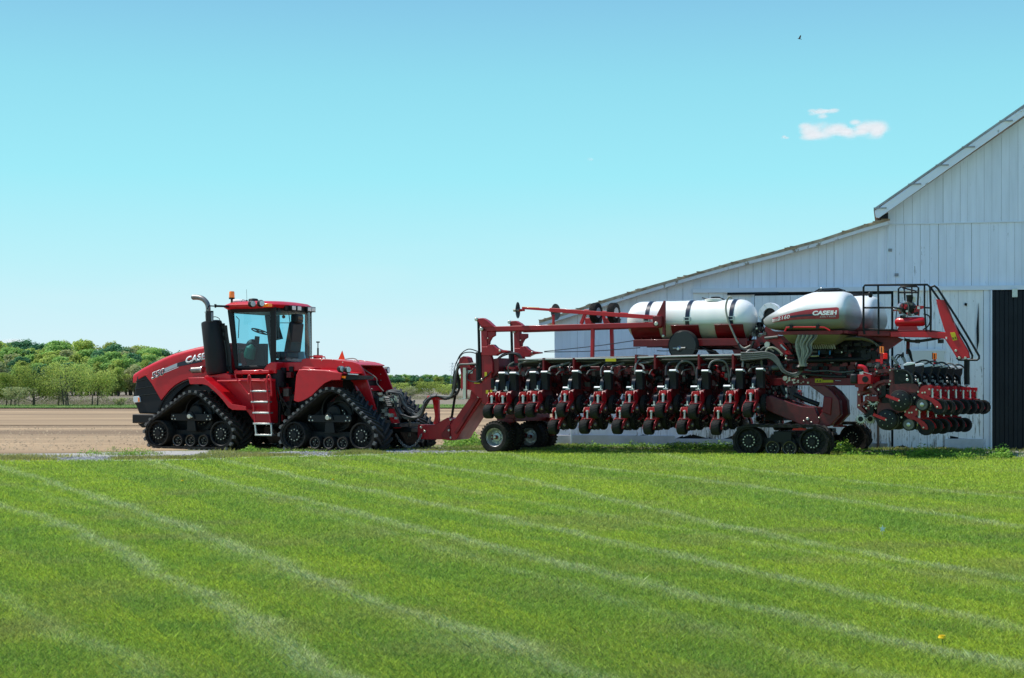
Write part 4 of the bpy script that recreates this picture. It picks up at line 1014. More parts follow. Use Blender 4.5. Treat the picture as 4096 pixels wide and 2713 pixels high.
# curved hoses from the air lines down to each unit
b = MB()
for (P, zf, m_, r_) in (
    ([(1150, 575), (1040, 590), (930, 605), (905, 640), (918, 670), (908, 700)], t3, HOSEG, .022), ([(860, 600), (815, 625), (800, 660), (812, 690)], t3, HOSEG, .016),
    ([(1200, 690), (1215, 655), (1300, 635), (1400, 600)], t3, HOSEG, .026), ([(1500, 660), (1520, 640), (1600, 630), (1700, 600)], t3, HOSEG, .02),
    ([(1400, 690), (1395, 640), (1430, 600), (1500, 590)], t3, HOSE, .022), ([(1100, 640), (1120, 610), (1160, 600), (1240, 600)], t3, HOSEG, .02), ([(1700, 740), (1700, 670), (1740, 620), (1800, 612)], t3, HOSEG, .018), ([(1800, 670), (1810, 645), (1860, 630), (1920, 610)], t3, HOSEG, .024),
    ([(970, 730), (1000, 680), (1060, 670), (1095, 690)], t3, HOSEG, .016), ([(1265, 725), (1300, 690), (1340, 665)], t3, HOSEG, .014), ([(1560, 720), (1590, 680), (1650, 670)], t3, HOSEG, .014),
    ([(315, 780), (320, 700), (360, 640), (440, 625)], t4, HOSEG, .022), ([(395, 735), (385, 705), (350, 680), (440, 670), (520, 640)], t4, HOSEG, .022), ([(590, 790), (600, 700), (660, 665), (760, 670)], t4, HOSE, .026),
    ([(680, 740), (710, 680), (770, 660), (830, 690), (858, 760), (860, 860)], t4, HOSEG, .022), ([(975, 720), (1000, 670), (1060, 652), (1120, 670), (1150, 740), (1158, 850)], t4, HOSEG, .022), ([(870, 820), (870, 740), (900, 700), (960, 690)], t4, HOSE, .024),
    ([(1278, 715), (1290, 620), (1340, 565), (1400, 570), (1440, 620), (1450, 720)], t4, HOSEG, .024), ([(1170, 800), (1180, 730), (1220, 700), (1280, 690)], t4, HOSE, .02), ([(730, 780), (750, 745), (810, 730)], t4, HOSEG, .012), ([(1330, 755), (1360, 720), (1420, 705)], t4, HOSEG, .014), ([(440, 780), (470, 735), (530, 720)], t4, HOSEG, .012), ([(160, 780), (185, 745), (240, 725)], t4, HOSEG, .012), ([(10, 790), (20, 720), (60, 690), (120, 700)], t4, HOSE, .02)):
    v0 = random.uniform(.15, .3); b.use(m_); line(b, zf, P, v0, r_, 7, 5, dv=.25)
for x in (450, 1240): b.use(STEEL); 
b.use(HOSE)
for (A, B) in ((t3(1150, 497, 1.5), t4(560, 436, 1.5)), (t3(1150, 503, 1.5), t4(360, 540, 1.5))):
    b.tube([yp(A, 1.5), yp(((A[0] + B[0]) / 2, (A[1] + B[1]) / 2 - .03), 1.5), yp(B, 1.5)], .009, 5, smooth=4)
line(b, t4, [(510, 568), (600, 570), (700, 560), (720, 550), (800, 555), (960, 562), (1060, 590)], .7, .009, 5, 3)
pb_(b, 'air_hose')

# liquid tank -----------------------------------------------------
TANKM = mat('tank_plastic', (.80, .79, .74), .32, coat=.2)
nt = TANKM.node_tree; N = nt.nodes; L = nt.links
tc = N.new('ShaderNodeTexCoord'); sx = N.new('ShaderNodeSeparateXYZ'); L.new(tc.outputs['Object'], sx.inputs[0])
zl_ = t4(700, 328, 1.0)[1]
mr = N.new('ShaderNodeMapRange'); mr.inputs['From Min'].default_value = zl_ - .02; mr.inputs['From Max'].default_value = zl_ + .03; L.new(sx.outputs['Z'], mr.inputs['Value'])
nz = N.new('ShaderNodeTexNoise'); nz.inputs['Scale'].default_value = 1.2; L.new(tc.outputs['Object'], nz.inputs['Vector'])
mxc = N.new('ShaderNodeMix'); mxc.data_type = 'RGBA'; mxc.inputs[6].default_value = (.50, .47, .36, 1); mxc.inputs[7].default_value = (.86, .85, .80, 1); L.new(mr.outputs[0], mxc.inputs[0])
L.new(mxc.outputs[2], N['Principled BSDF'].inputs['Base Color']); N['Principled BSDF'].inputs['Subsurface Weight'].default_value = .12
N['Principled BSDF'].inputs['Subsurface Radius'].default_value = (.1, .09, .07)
VT = 1.35
pl, pr_ = t4(262, 290, VT), t4(1400, 290, VT); ztop, zbot = t4(700, 115, VT - .3)[1], t4(700, 468, VT - .3)[1]
rt = (ztop - zbot) / 2; zc_ = (ztop + zbot) / 2; La = pr_[0] - pl[0]
prof = []
for k in range(9): an = R(90 * k / 8); prof.append((.34 * (1 - math.cos(an)), rt * math.sin(an) ** .8 if k else .001))
prof2 = [(La - o, r_) for o, r_ in reversed(prof)]
pr3 = prof[:]
for k in range(1, 24): pr3.append((.34 + (La - .68) * k / 24, rt + (.006 if k % 6 == 0 else 0)))
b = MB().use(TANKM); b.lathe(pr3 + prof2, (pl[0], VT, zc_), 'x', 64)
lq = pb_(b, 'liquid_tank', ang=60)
b = MB().use(WHT).lathe([(0, .22), (.05, .22), (.06, .18)], (t4(1030, 0, VT)[0], VT, zc_ + rt - .03), 'z', 28)
b.use(BLK).tube([(t4(930, 0, VT)[0], VT - .1, zc_ + rt + .05), (t4(985, 0, VT)[0], VT - .1, zc_ + rt + .02), (t4(1090, 0, VT)[0], VT - .1, zc_ + rt + .04), (t4(1130, 0, VT)[0], VT - .1, zc_ + rt)], .012, 6)
b.lathe([(0, .1), (.03, .1)], (t4(1035, 0, VT)[0], VT, zc_ + rt + .04), 'z', 16)
pb_(b, 'lid', lq)
for x in (422, 785, 1178):
    p = t4(x, 200, VT - .4); b = MB().use(NAVY); b.lathe([(-.045, rt + .004), (-.045, rt + .010), (.045, rt + .010), (.045, rt + .004), (-.045, rt + .004)], (p[0], VT, zc_), 'x', 64, False); pb_(b, 'strap', lq)
    b = MB().use(STEEL); z = t4(0, 300, VT - rt)[1]; b.box(p[0] - .075, p[0] + .075, VT - rt - .03, VT - rt + .03, z - .04, z + .045); b.use(NAVY).box(p[0] - .045, p[0] + .045, VT - rt - .035, VT - rt - .03, z - .02, z + .03); pb_(b, 'buckle', lq)
b = MB()
b.use(RED2); p = t4(305, 470, .95); q = t4(1325, 520, .95); b.box(p[0], q[0], .9, 1.02, q[1], p[1]); b.box(p[0], q[0], 1.7, 1.82, q[1], p[1])
for xa_, xb_ in ((270, 520), (632, 880), (1022, 1280)):
    pa, pb2 = t4(xa_, 360, VT - .45)[0], t4(xb_, 360, VT - .45)[0]
    for s_ in (-1, 1):
        pts = [(VT + s_ * rt * math.sin(R(t)) * 1.035, zc_ - rt * math.cos(R(t)) * 1.035) for t in range(18, 84, 11)]
        vs = []; m = len(pts)
        for (v_, z_) in pts: vs += [(pa, v_, z_), (pb2, v_, z_), (pb2, v_ + s_ * .012, z_ - .012), (pa, v_ + s_ * .012, z_ - .012)]
        b.add(vs, [(i * 4 + k, i * 4 + (k + 1) % 4, i * 4 + 4 + (k + 1) % 4, i * 4 + 4 + k) for i in range(m - 1) for k in range(4)] + [(0, 1, 2, 3), (m * 4 - 1, m * 4 - 2, m * 4 - 3, m * 4 - 4)])
        for f_ in (.25, .62): xx = pa + (pb2 - pa) * f_; b.bar((xx, VT + s_ * rt * 1.05, zc_ - rt * .25), (xx + .05, VT + s_ * rt * .5, zc_ - rt * 1.08), .015, .03)
        b.bar((pa, VT + s_ * (rt * 1.04), pts[-1][1]), (pb2, VT + s_ * (rt * 1.04), pts[-1][1]), .03, .02)
b.prism(P2(t4, [(525, 520), (1330, 520), (1260, 560), (1280, 600), (1200, 600), (1170, 520), (560, 545)], 1.0), 1.0, 1.7)
b.prism(P2(t4, [(1170, 520), (1330, 520), (1450, 560), (1500, 600), (1290, 600), (1230, 585)], 1.2), 1.1, 1.6)
pb_(b, 'tank_cradle', bevel=.006)
b = MB().use(RED2); b.prism(P2(t4, [(572, 118), (586, 120), (586, 440), (560, 440), (560, 262), (508, 252)], .7), .68, .74); b.prism(P2(t4, [(478, 256), (555, 256), (556, 350), (525, 350), (480, 340)], .62), .56, .80)
b.use(ZINC); p = t4(498, 325, .5); b.cyl((p[0], .52, p[1]), (p[0], .56, p[1]), .045, 12); p = t4(560, 436, .6); b.cyl((p[0], .62, p[1]), (p[0], .68, p[1]), .03, 10); pb_(b, 'boom_stop', bevel=.01)
b = MB().use(RUB); p = t4(745, 522, .75); b.lathe([(-.07, .24), (-.075, .31), (-.05, .335), (.05, .335), (.075, .31), (.07, .24)], (p[0], .78, p[1]), 'y', 40)
b.use(GLOSSB).lathe([(0, .30), (.01, .31), (.02, .30)], (p[0], .70, p[1]), 'y', 40); b.use(STEEL).lathe([(0, .07), (.04, .06), (.08, .03)], (p[0] - .07, .70, p[1] - .07), (0, -1, 0), 10)
b.use(ZINC).cyl((p[0] - .2, .67, p[1] - .06), (p[0] + .08, .67, p[1] - .05), .018, 8)
pb_(b, 'hose_reel')
b = MB().use(HOSEW); line(b, t4, [(1185, 100), (1160, 85), (1135, 130), (1128, 200), (1150, 300), (1200, 420), (1240, 500), (1290, 545), (1350, 520)], .85, .02, 8, 5)
b.use(HOSE); line(b, t4, [(1240, 500), (1270, 550), (1340, 560), (1380, 480)], .85, .026, 8, 5)
for k in range(10): line(b, t4, [(890 + 12 * k, 530 + 4 * k), (940 + 10 * k, 545 + 3 * k), (990 + 8 * k, 600)], .95 + .03 * k, .018, 6, 3)
pb_(b, 'tank_hose')

# fan
b = MB().use(WHTD); p = r3(368, 470, 1.4)
b.lathe([(-.1, .14), (-.1, .245), (-.07, .252), (.07, .252), (.1, .245), (.1, .14), (-.1, .14)], (p[0], 1.45, p[1]), 'y', 40, False)
b.use(BLK).prism(P2(r3, [(350, 390), (420, 410), (420, 440), (330, 560), (300, 640), (235, 590), (232, 545)], 1.3), 1.32, 1.345); b.lathe([(0, .14), (.1, .14)], (p[0], 1.42, p[1]), 'y', 24)
b.use(ZINC)
for k in range(10): an = R(36 * k + 10); b.cyl((p[0] + .23 * math.cos(an), 1.34, p[1] + .23 * math.sin(an)), (p[0] + .23 * math.cos(an), 1.36, p[1] + .23 * math.sin(an)), .01, 6)
b.use(BLK).cyl(yp(r3(212, 580, 1.4), 1.45), yp(r3(212, 740, 1.4), 1.45), .07, 14)
pb_(b, 'fan')
# pump cluster, left of the hoppers
b = MB()
for k in range(70):
    x, y = random.uniform(130, 330), random.uniform(660, 800); v = random.uniform(1.0, 1.4); p = r3(x, y, v); s_ = random.uniform(.008, .035)
    b.use(random.choice([BLK, BLK, DSTEEL, RED2, ZINC, BLKM])); b.box(p[0] - s_, p[0] + s_, v - s_, v + s_, p[1] - s_, p[1] + s_)
b.use(RED2); b.prism(P2(r3, [(300, 640), (380, 700), (480, 780), (620, 780), (700, 1020), (560, 1060), (420, 900), (330, 860), (150, 960), (-60, 900), (-60, 860), (130, 850), (280, 760)], 1.0), 1.0, 1.1)
b.use(RED); b.prism(P2(r3, [(480, 870), (560, 880), (690, 1050), (600, 1050)], .9), .9, .98)
b.use(HOSEG).cyl(yp(r3(290, 815, .9), .9), yp(r3(480, 795, .9), .9), .03, 10); b.use(STEEL).cyl(yp(r3(520, 910, .85), .85), yp(r3(600, 990, .85), .85), .03, 8)
b.use(ZINC); p = r3(318, 905, .9); b.cyl((p[0], .92, p[1]), (p[0], 1.0, p[1]), .06, 12)
pb_(b, 'pump')

# seed hoppers ----------------------------------------------------
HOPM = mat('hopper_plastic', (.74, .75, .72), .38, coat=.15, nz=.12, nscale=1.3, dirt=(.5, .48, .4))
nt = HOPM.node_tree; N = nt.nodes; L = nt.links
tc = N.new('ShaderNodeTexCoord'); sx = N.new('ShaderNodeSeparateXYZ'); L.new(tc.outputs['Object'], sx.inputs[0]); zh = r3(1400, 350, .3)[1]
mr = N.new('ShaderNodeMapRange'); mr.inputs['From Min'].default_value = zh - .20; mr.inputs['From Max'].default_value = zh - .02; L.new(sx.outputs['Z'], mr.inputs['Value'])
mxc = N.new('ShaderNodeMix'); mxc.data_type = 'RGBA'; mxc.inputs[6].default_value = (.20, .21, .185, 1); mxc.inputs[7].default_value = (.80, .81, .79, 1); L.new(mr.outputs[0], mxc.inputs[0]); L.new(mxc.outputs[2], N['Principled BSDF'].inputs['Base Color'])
hstations = [(283, 508, 590), (287, 492, 628), (300, 478, 648), (340, 452, 672), (420, 410, 690), (560, 322, 700), (700, 248, 705), (850, 168, 708), (960, 132, 710), (1100, 120, 710), (1250, 118, 708), (1380, 122, 702), (1450, 140, 690), (1490, 185, 665), (1512, 260, 620), (1520, 340, 560)]
hs = []
for i, (x, yt, yb) in enumerate(hstations):
    a, zt2 = r3(x, yt, .35); _, zb2 = r3(x, yb, .1); hs.append((a, zt2, zb2))
amin, amax = hs[0][0], hs[-1][0]
def hw_at(a):
    t = (a - amin) / (amax - amin); w = .74 * min(1, .58 + 2.4 * t) 
    if t > .93: w *= 1 - .10 * ((t - .93) / .07) ** 2
    return w
SE = 3.2
def sec(a):
    for i in range(len(hs) - 1):
        if a <= hs[i + 1][0] or i == len(hs) - 2:
            t = (a - hs[i][0]) / (hs[i + 1][0] - hs[i][0]); return hs[i][1] + (hs[i + 1][1] - hs[i][1]) * t, hs[i][2] + (hs[i + 1][2] - hs[i][2]) * t
def hsurf(a, z, vc):
    zt2, zb2 = sec(a); zc2 = zb2 + (zt2 - zb2) * .42; h = (zt2 - zc2) if z > zc2 else (zc2 - zb2); q = min(.995, abs(z - zc2) / h)
    e = 2.2 if z > zc2 else 3.2
    return vc - hw_at(a) * (1 - q ** e) ** (1 / e)
def hopper(vc, sgn):
    rings = []
    for (a, zt2, zb2) in hs:
        sh_ = 0 if sgn > 0 else .10; zc2 = zb2 + (zt2 - zb2) * .42; hw = hw_at(a); rg = []
        for k in range(40):
            an = 2 * math.pi * k / 40; c, s_ = math.cos(an), math.sin(an); e = 2.2 if s_ > 0 else 3.2
            h = (zt2 - zc2) if s_ > 0 else (zc2 - zb2)
            rg.append((a + sh_, vc + hw * math.copysign(abs(c) ** (2 / e), c), zc2 + h * math.copysign(abs(s_) ** (2 / e), s_)))
        rings.append(rg)
    b = MB().use(HOPM).loft(rings); return pb_(b, 'seed_tank', ang=70)
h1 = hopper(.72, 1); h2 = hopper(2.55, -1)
def patch(name, poly_top, poly_bot, m, vc, par, eps=.005, n=40, zf=r3, rows=6):
    """a decal laid on the tank wall between two curves"""
    b = MB().use(m); vs = []
    for i in range(n + 1):
        t = i / n; A = lerp2(poly_top, t); B = lerp2(poly_bot, t)
        for k in range(rows + 1):
            x, y = A[0] + (B[0] - A[0]) * k / rows, A[1] + (B[1] - A[1]) * k / rows
            v = vc - .6
            for _ in range(6): a, z = zf(x, y, v); v = hsurf(a, z, vc)
            vs.append((a, v - eps, z))
    b.add(vs, [(i * (rows + 1) + k, i * (rows + 1) + k + 1, (i + 1) * (rows + 1) + k + 1, (i + 1) * (rows + 1) + k) for i in range(n) for k in range(rows)])
    return pb_(b, name, par)
dtop = [(402, 524), (500, 495), (700, 440), (900, 400), (1100, 378), (1340, 362), (1368, 372)]; dbot = [(410, 585), (500, 572), (700, 548), (900, 534), (1100, 532), (1340, 535), (1372, 525)]
patch('decal', dtop, dbot, DECR, .72, h1)
patch('decal', [(660, 490), (800, 472), (1000, 458), (1090, 452)], [(660, 520), (800, 502), (1000, 490), (1090, 484)], NAVY, .72, h1, eps=.009)
for k in range(3): patch('decal', [(400, 540 + 14 * k), (500, 527 + 14 * k)], [(402, 546 + 14 * k), (500, 532 + 14 * k)], LETW, .72, h1, eps=.009, n=6, rows=1)
def hlet(text, pa, pb2, hpx, m, eps, vc=.72, par=h1, **k):
    v = vc - .7; A, B = r3(*pa, v), r3(*pb2, v); hgt = hpx * .2742 / 200
    o = lettering(text, A, B, hgt, 0, m, par, depth=0, **k)
    for q in o.data.vertices:
        x, z = q.co.x, q.co.z; v = hsurf(x, z, vc); q.co = (x - OP[0], v - eps - OP[1], z - OP[2])
    return o
hlet('2160', (490, 556), (665, 524), 52, LETW, .022, bold=.01, shear=.1)
hlet('CASE', (1000, 478), (1248, 472), 58, LETW, .013, bold=.05, shear=.15); hlet('IH', (1258, 470), (1345, 466), 54, LETW, .013, bold=.06, shear=.1); hlet('i', (1299, 470), (1310, 469), 76, RED, .017, bold=.0, shear=.1)
hlet('EARLY RISER', (1103, 516), (1332, 508), 24, SILV, .013, bold=.0)
for vc, par in ((.72, h1), (2.55, h2)):
    b = MB().use(BLK); a0_, a1_ = hs[8][0], hs[11][0]; zt3 = hs[10][1]
    b.lathe([(0, .26), (.03, .26), (.045, .2)], ((a0_ + a1_) / 2, vc, zt3 - .01), 'z', 28); b.tube([(a0_ - .02, vc - .1, zt3 - .02), (a0_ + .1, vc - .1, zt3 + .05), (a1_ - .1, vc - .1, zt3 + .05), (a1_ + .05, vc - .1, zt3)], .014, 6)
    b.use(STEEL).ball(((a0_ + a1_) / 2 - .15, vc - .1, zt3 + .06), .03, 6); pb_(b, 'lid', par)
    zz3 = r3(1700, 490, vc)[1]; xx = amax - .028
    b = MB().use(NAVY).box(xx + .02, xx + .03, vc - .02, vc + .28, zz3 - .05, zz3 + .06)
    b2 = b
# cradle under the hoppers
b = MB().use(RED2)
b.prism(P2(r3, [(440, 715), (1420, 700), (1440, 735), (1380, 760), (460, 765), (380, 700)], .2), .15, .25)
b.box(r3(440, 0, .2)[0], r3(1500, 0, .2)[0], .2, 2.8, r3(0, 765, .2)[1], r3(0, 725, .2)[1])
b.use(RED); b.tube([yp(r3(*w, .0), .0) for w in ((585, 715), (605, 670), (650, 655), (1110, 655), (1180, 670), (1240, 705))], .018, 8, smooth=3)
b.use(BLK)
for x in (675, 1060): p = r3(x, 640, .0); b.box(p[0] - .03, p[0] + .03, -.03, .03, p[1] - .05, p[1] + .03)
pb_(b, 'tank_frame', bevel=.008)
b = MB().use(mat('hopper_cone', (.30, .30, .22), .5, nz=.4, nscale=3))
for vc in (.72, 2.28):
    A = r3(560, 765, .3); B = r3(1420, 765, .3); C = r3(680, 890, .6); D = r3(1300, 900, .6)
    b.add([(A[0], vc - .55, A[1]), (B[0], vc - .55, B[1]), (B[0], vc + .55, B[1]), (A[0], vc + .55, A[1]), (C[0], vc - .2, C[1]), (D[0], vc - .2, D[1]), (D[0], vc + .2, D[1]), (C[0], vc + .2, C[1])], [(0, 1, 5, 4), (1, 2, 6, 5), (2, 3, 7, 6), (3, 0, 4, 7), (4, 5, 6, 7)])
pb_(b, 'hopper_cone', bevel=.03)

# frame under the hoppers
b = MB().use(RED2)
p, q = t5(-75, 850, .9), t5(640, 905, .9); b.box(p[0], q[0], .9, 1.12, q[1], p[1]); b.box(p[0], q[0], 1.9, 2.12, q[1], p[1])
b.prism(P2(t5, [(-60, 700), (620, 745), (640, 790), (640, 850), (-60, 850)], 1.1), 1.1, 1.25)
b.prism(P2(t5, [(640, 480), (890, 480), (890, 500), (1000, 545), (860, 640), (830, 720), (760, 760), (700, 760), (780, 640), (850, 570), (640, 520)], 1.0), 1.0, 1.12)
b.prism(P2(t5, [(1030, 540), (1050, 540), (1048, 660), (1026, 660)], 1.6), 1.6, 1.7)
b.use(YEL).prism(P2(t5, [(312, 852), (372, 852), (372, 884), (312, 884)], .88), .89, .898); b.prism(P2(t5, [(373, 863), (456, 863), (456, 883), (373, 883)], .88), .89, .898)
b.use(BLK)
for k in range(2): b.prism(P2(t5, [(330 + 22 * k, 860), (338 + 22 * k, 876), (322 + 22 * k, 876)], .87), .886, .89)
b.use(LETW); b.prism(P2(t5, [(470, 866), (515, 868), (515, 871), (470, 869)], .87), .886, .898)
pb_(b, 'main_frame', bevel=.01)
b = MB().use(BLK); b.box(t5(-120, 0, 1.3)[0], t5(850, 0, 1.3)[0], 1.3, 1.8, t5(0, 850, 1.3)[1], t5(0, 560, 1.3)[1])
for k in range(330):
    x, y, v = random.uniform(-120, 860), random.uniform(560, 840), random.uniform(.95, 1.3); p = t5(x, y, v); s_ = random.uniform(.01, .05)
    b.use(random.choice([BLK, BLK, BLK, BLKM, DSTEEL if s_ < .03 else BLK, RED2, ZINC if s_ < .018 else BLK, NAVY])); b.box(p[0] - s_ * random.uniform(.5, 4), p[0] + s_, v - s_, v + s_, p[1] - s_, p[1] + s_)
b.use(BLKM).cyl(yp(t5(100, 715, .95), .95), yp(t5(740, 700, .95), .95), .05, 12); b.use(STEEL).cyl(yp(t5(280, 676, .8), .8), yp(t5(345, 673, .8), .8), .02, 8)
b.use(DSTEEL).box(t5(285, 0, .85)[0], t5(330, 0, .85)[0], .85, .9, t5(0, 650, .85)[1], t5(0, 638, .85)[1])
for x in (255, 345, 430): b.use(mat('blue_tag', (.03, .2, .5), .5) if x == 255 else b.mats[-1]).prism(P2(t5, [(x - 5, 632), (x + 5, 632), (x + 5, 665), (x - 5, 665)], .82), .82, .84)
pb_(b, 'seed_manifold')
# pale seed hoses
b = MB()
for k in range(22):
    b.use(HOSEW if k < 9 else random.choice([HOSEG, HOSE, HOSEW])); x0 = 775 + 12.5 * k; v = .12 + .02 * (k % 5)
    xm_ = 745 + (14 * k if k < 9 else 10 * k); xe = 800 + 4.5 * k
    line(b, r3, [(x0 + 8, 765), (x0, 800), (xm_ + j(8), 900 + j(15)), (xm_ + 18 + j(8), 1010), (xe - 6 + j(5), 1140), (xe + 4, 1225)], v, .021, 7, 4)
for k in range(15):
    b.use(random.choice([HOSEG, HOSEG, HOSE, HOSEW])); d = 9 * k
    line(b, r3, [(-60, 1030 + d * .9), (120, 1030 + d * .8), (300 + j(10), 1020 + d * .7), (420 - d * .3, 1060 + d * .5), (500 - d * .3, 1150 + d * .35), (560 + j(10), 1270 + d * .3), (660, 1345 + j(25)), (760, 1340 + j(20)), (840, 1260 + j(20))], .25 + .03 * (k % 4), .021, 7, 4)
b.use(HOSEW); line(b, r3, [(300, 1020), (330, 965), (400, 950), (470, 980), (545, 1050)], .3, .022, 7, 4); b.use(HOSEG); line(b, r3, [(230, 990), (280, 950), (340, 960), (420, 1010)], .35, .018, 7, 4)
for k in range(10):
    b.use(HOSEW if k % 3 else HOSEG); line(b, r3, [(1100 + 20 * k, 960 + j(8)), (1190 + 16 * k, 900 + j(8)), (1330 + 10 * k, 840 + j(8)), (1500, 805 + 3 * k), (1700, 805 + 3 * k), (1850 + 4 * k, 850 + 4 * k), (1930 + 4 * k, 930)], .75 + .02 * k, .016, 6, 4)
for k in range(10): b.use(HOSEW); line(b, r3, [(960 + 34 * k, 850), (990 + 34 * k, 920), (1010 + 34 * k, 970)], .7, .018, 6, 3)
b.use(HOSEG); line(b, r3, [(870, 1280), (1000, 1295), (1200, 1290), (1400, 1310), (1600, 1290)], .85, .016, 6, 4); b.use(HOSE); line(b, r3, [(740, 1330), (1000, 1350), (1250, 1370), (1480, 1375)], .85, .026, 6, 4)
b.use(HOSEG).cyl(yp(r3(395, 1245, .4), .4), yp(r3(500, 1245, .4), .4), .05, 12)
b.use(BLK).lathe([(-.07, .06), (0, .1), (.05, .06)], yp(r3(810, 1235, .2), .2), 'z', 12)
pb_(b, 'seed_hose')
b = MB().use(ZINC)
for k in range(26): x, y = random.uniform(560, 920), random.uniform(1360, 1470); p = r3(x, y, .85); s_ = random.uniform(.008, .02); b.box(p[0] - s_, p[0] + s_, .85, .9, p[1] - s_, p[1] + s_)
for x, y in ((600, 1075), (600, 1120), (535, 1058), (10, 1075), (20, 1118)): p = r3(x, y, .5); b.ball(yp(p, .5), .03, 5)
b.use(ZINC); p = r3(577, 1400, .8); b.cyl((p[0], .83, p[1]), (p[0], .9, p[1]), .05, 12); pb_(b, 'fitting')

# platform, railing, compressor, folding steps
b = MB().use(RED2)
b.prism(P2(t5, [(650, 482), (900, 486), (900, 520), (650, 516)], .5), .5, .56); b.box(t5(650, 0, .5)[0], t5(1215, 0, .5)[0], .5, 2.5, t5(0, 500, .5)[1], t5(0, 488, .5)[1])
b.use(RED).prism(P2(t5, [(905, 486), (1150, 482), (1350, 490), (1385, 505), (1425, 600), (1480, 650), (1525, 690), (1430, 700), (1395, 640), (1330, 540), (1210, 530), (905, 525)], .5), .5, .60)
pb_(b, 'platform', bevel=.008)
b = MB().use(BLK)
line(b, t5, [(703, 505), (694, 470), (694, 135), (705, 120), (900, 118), (1195, 116), (1215, 135), (1222, 300), (1220, 485)], .5, .022, 8)
line(b, t5, [(808, 122), (812, 300), (812, 505)], .5, .020); line(b, t5, [(700, 297), (930, 296), (1000, 305)], .5, .020); line(b, t5, [(700, 466), (960, 472)], .5, .02); line(b, t5, [(1172, 120), (1172, 300), (1185, 480)], .5, .018); line(b, t5, [(1170, 296), (1222, 298)], .5, .018)
line(b, t5, [(970, 320), (968, 150), (985, 133), (1110, 130), (1125, 140), (1118, 290)], 2.3, .02); line(b, t5, [(970, 178), (1120, 178)], 2.3, .018); line(b, t5, [(1012, 135), (1018, 240)], 2.3, .016); line(b, t5, [(1072, 132), (1075, 230)], 2.3, .016); line(b, t5, [(1000, 140), (1110, 168)], 1.6, .016)
line(b, t5, [(1225, 135), (1250, 125), (1275, 145), (1420, 370), (1510, 520), (1600, 675), (1600, 695), (1585, 707), (1440, 706), (1425, 690)], .45, .022)
line(b, t5, [(1215, 130), (1300, 250), (1420, 445), (1500, 575), (1548, 672), (1545, 695), (1530, 707)], .62, .022)
line(b, t5, [(1505, 700), (1503, 800), (1505, 900)], 2.5, .06)
pbs(b, 'railing')
b = MB().use(BLK); p = t5(738, 192, .4); b.lathe([(-.02, .03), (0, .06), (.03, .065), (.045, .03)], yp(p, .45), (1, -.3, 0), 20); line(b, t5, [(700, 195), (735, 192)], .45, .015); pb_(b, 'work_light', bevel=0)
b = MB().use(RED); b.prism(P2(t5, [(1268, 232), (1340, 238), (1400, 400), (1450, 520), (1520, 640), (1528, 690), (1430, 690), (1400, 640), (1330, 460), (1290, 330)], .55), .48, .58)
b.use(RED2).prism(P2(t5, [(1330, 245), (1345, 262), (1410, 410), (1400, 415)], .5), .44, .48)
b.use(YEL).prism(P2(t5, [(1372, 492), (1408, 488), (1428, 548), (1394, 556)], .45), .468, .478); b.use(BLK).prism(P2(t5, [(1388, 528), (1396, 527), (1400, 545), (1392, 546)], .44), .462, .466); b.prism(P2(t5, [(1406, 524), (1414, 523), (1416, 540), (1408, 540)], .44), .462, .466)
b.use(ZINC); 
for x, y in ((1418, 632), (1445, 688), (1493, 690)): p = t5(x, y, .45); b.cyl((p[0], .43, p[1]), (p[0], .48, p[1]), .025, 10)
b.use(WHT).prism(P2(t5, [(1333, 525), (1345, 525), (1347, 543), (1335, 543)], .45), .49, .498)
pb_(b, 'folding_steps', bevel=.01)
b = MB().use(RED); p, q = t5(935, 408, .7), t5(1180, 405, .7)
L_ = q[0] - p[0]; b.lathe([(0, .02), (.02, .07), (.06, .095), (L_ - .06, .095), (L_ - .02, .07), (L_, .02)], yp(p, .75), 'x', 24)
b.prism(P2(t5, [(1092, 280), (1170, 282), (1168, 300), (1130, 310), (1128, 360), (1090, 350)], .7), .7, .76)
b.prism(P2(t5, [(985, 432), (1110, 432), (1130, 480), (960, 480)], .8), .72, .8)
b.use(BLK).lathe([(-.1, .10), (-.08, .13), (.08, .13), (.1, .10)], yp(t5(1050, 300, .8), .8), (.2, 1, 0), 20); b.lathe([(-.02, .05), (.2, .07)], yp(t5(1055, 275, .8), .8), 'z', 12)
b.use(STEEL).lathe([(-.03, .10), (0, .12), (.03, .10)], yp(t5(1000, 300, .8), .72), (1, -.6, 0), 18); b.cyl(yp(t5(930, 312, .8), .8), yp(t5(975, 305, .8), .8), .035, 10); b.use(ZINC).cyl(yp(t5(1092, 255, .8), .8), yp(t5(1092, 210, .8), .8), .03, 8)
for k in range(30): x, y = random.uniform(985, 1130), random.uniform(250, 370); p = t5(x, y, .72); s_ = random.uniform(.01, .03); b.use(random.choice([BLK, BLKM, STEEL, DSTEEL, RED])).box(p[0] - s_, p[0] + s_, .68, .78, p[1] - s_, p[1] + s_)
b.use(HOSE); line(b, t5, [(1165, 345), (1205, 360), (1215, 400), (1200, 440), (1160, 470)], .7, .014, 6, 4); line(b, t5, [(930, 310), (915, 350), (918, 430), (930, 480)], .7, .012, 6, 4); line(b, t5, [(955, 320), (948, 380), (950, 480)], .7, .010, 6, 4)
b.use(HOSEG); line(b, t5, [(1040, 250), (1048, 300), (1040, 370)], .66, .012, 6, 3)
pb_(b, 'compressor')
b = MB().use(HOSE); line(b, t5, [(1015, 545), (1080, 560), (1180, 552), (1300, 530), (1330, 530)], .9, .03, 8, 4); line(b, t5, [(1120, 545), (1118, 575)], .9, .05); line(b, t5, [(1300, 545), (1300, 575)], .9, .06)
for k in range(6): line(b, t5, [(1035 + 3 * k, 620), (1050 + 3 * k, 660 + j(10)), (1075, 710 + j(8)), (1085, 730)], 1.5, .016, 6, 3)
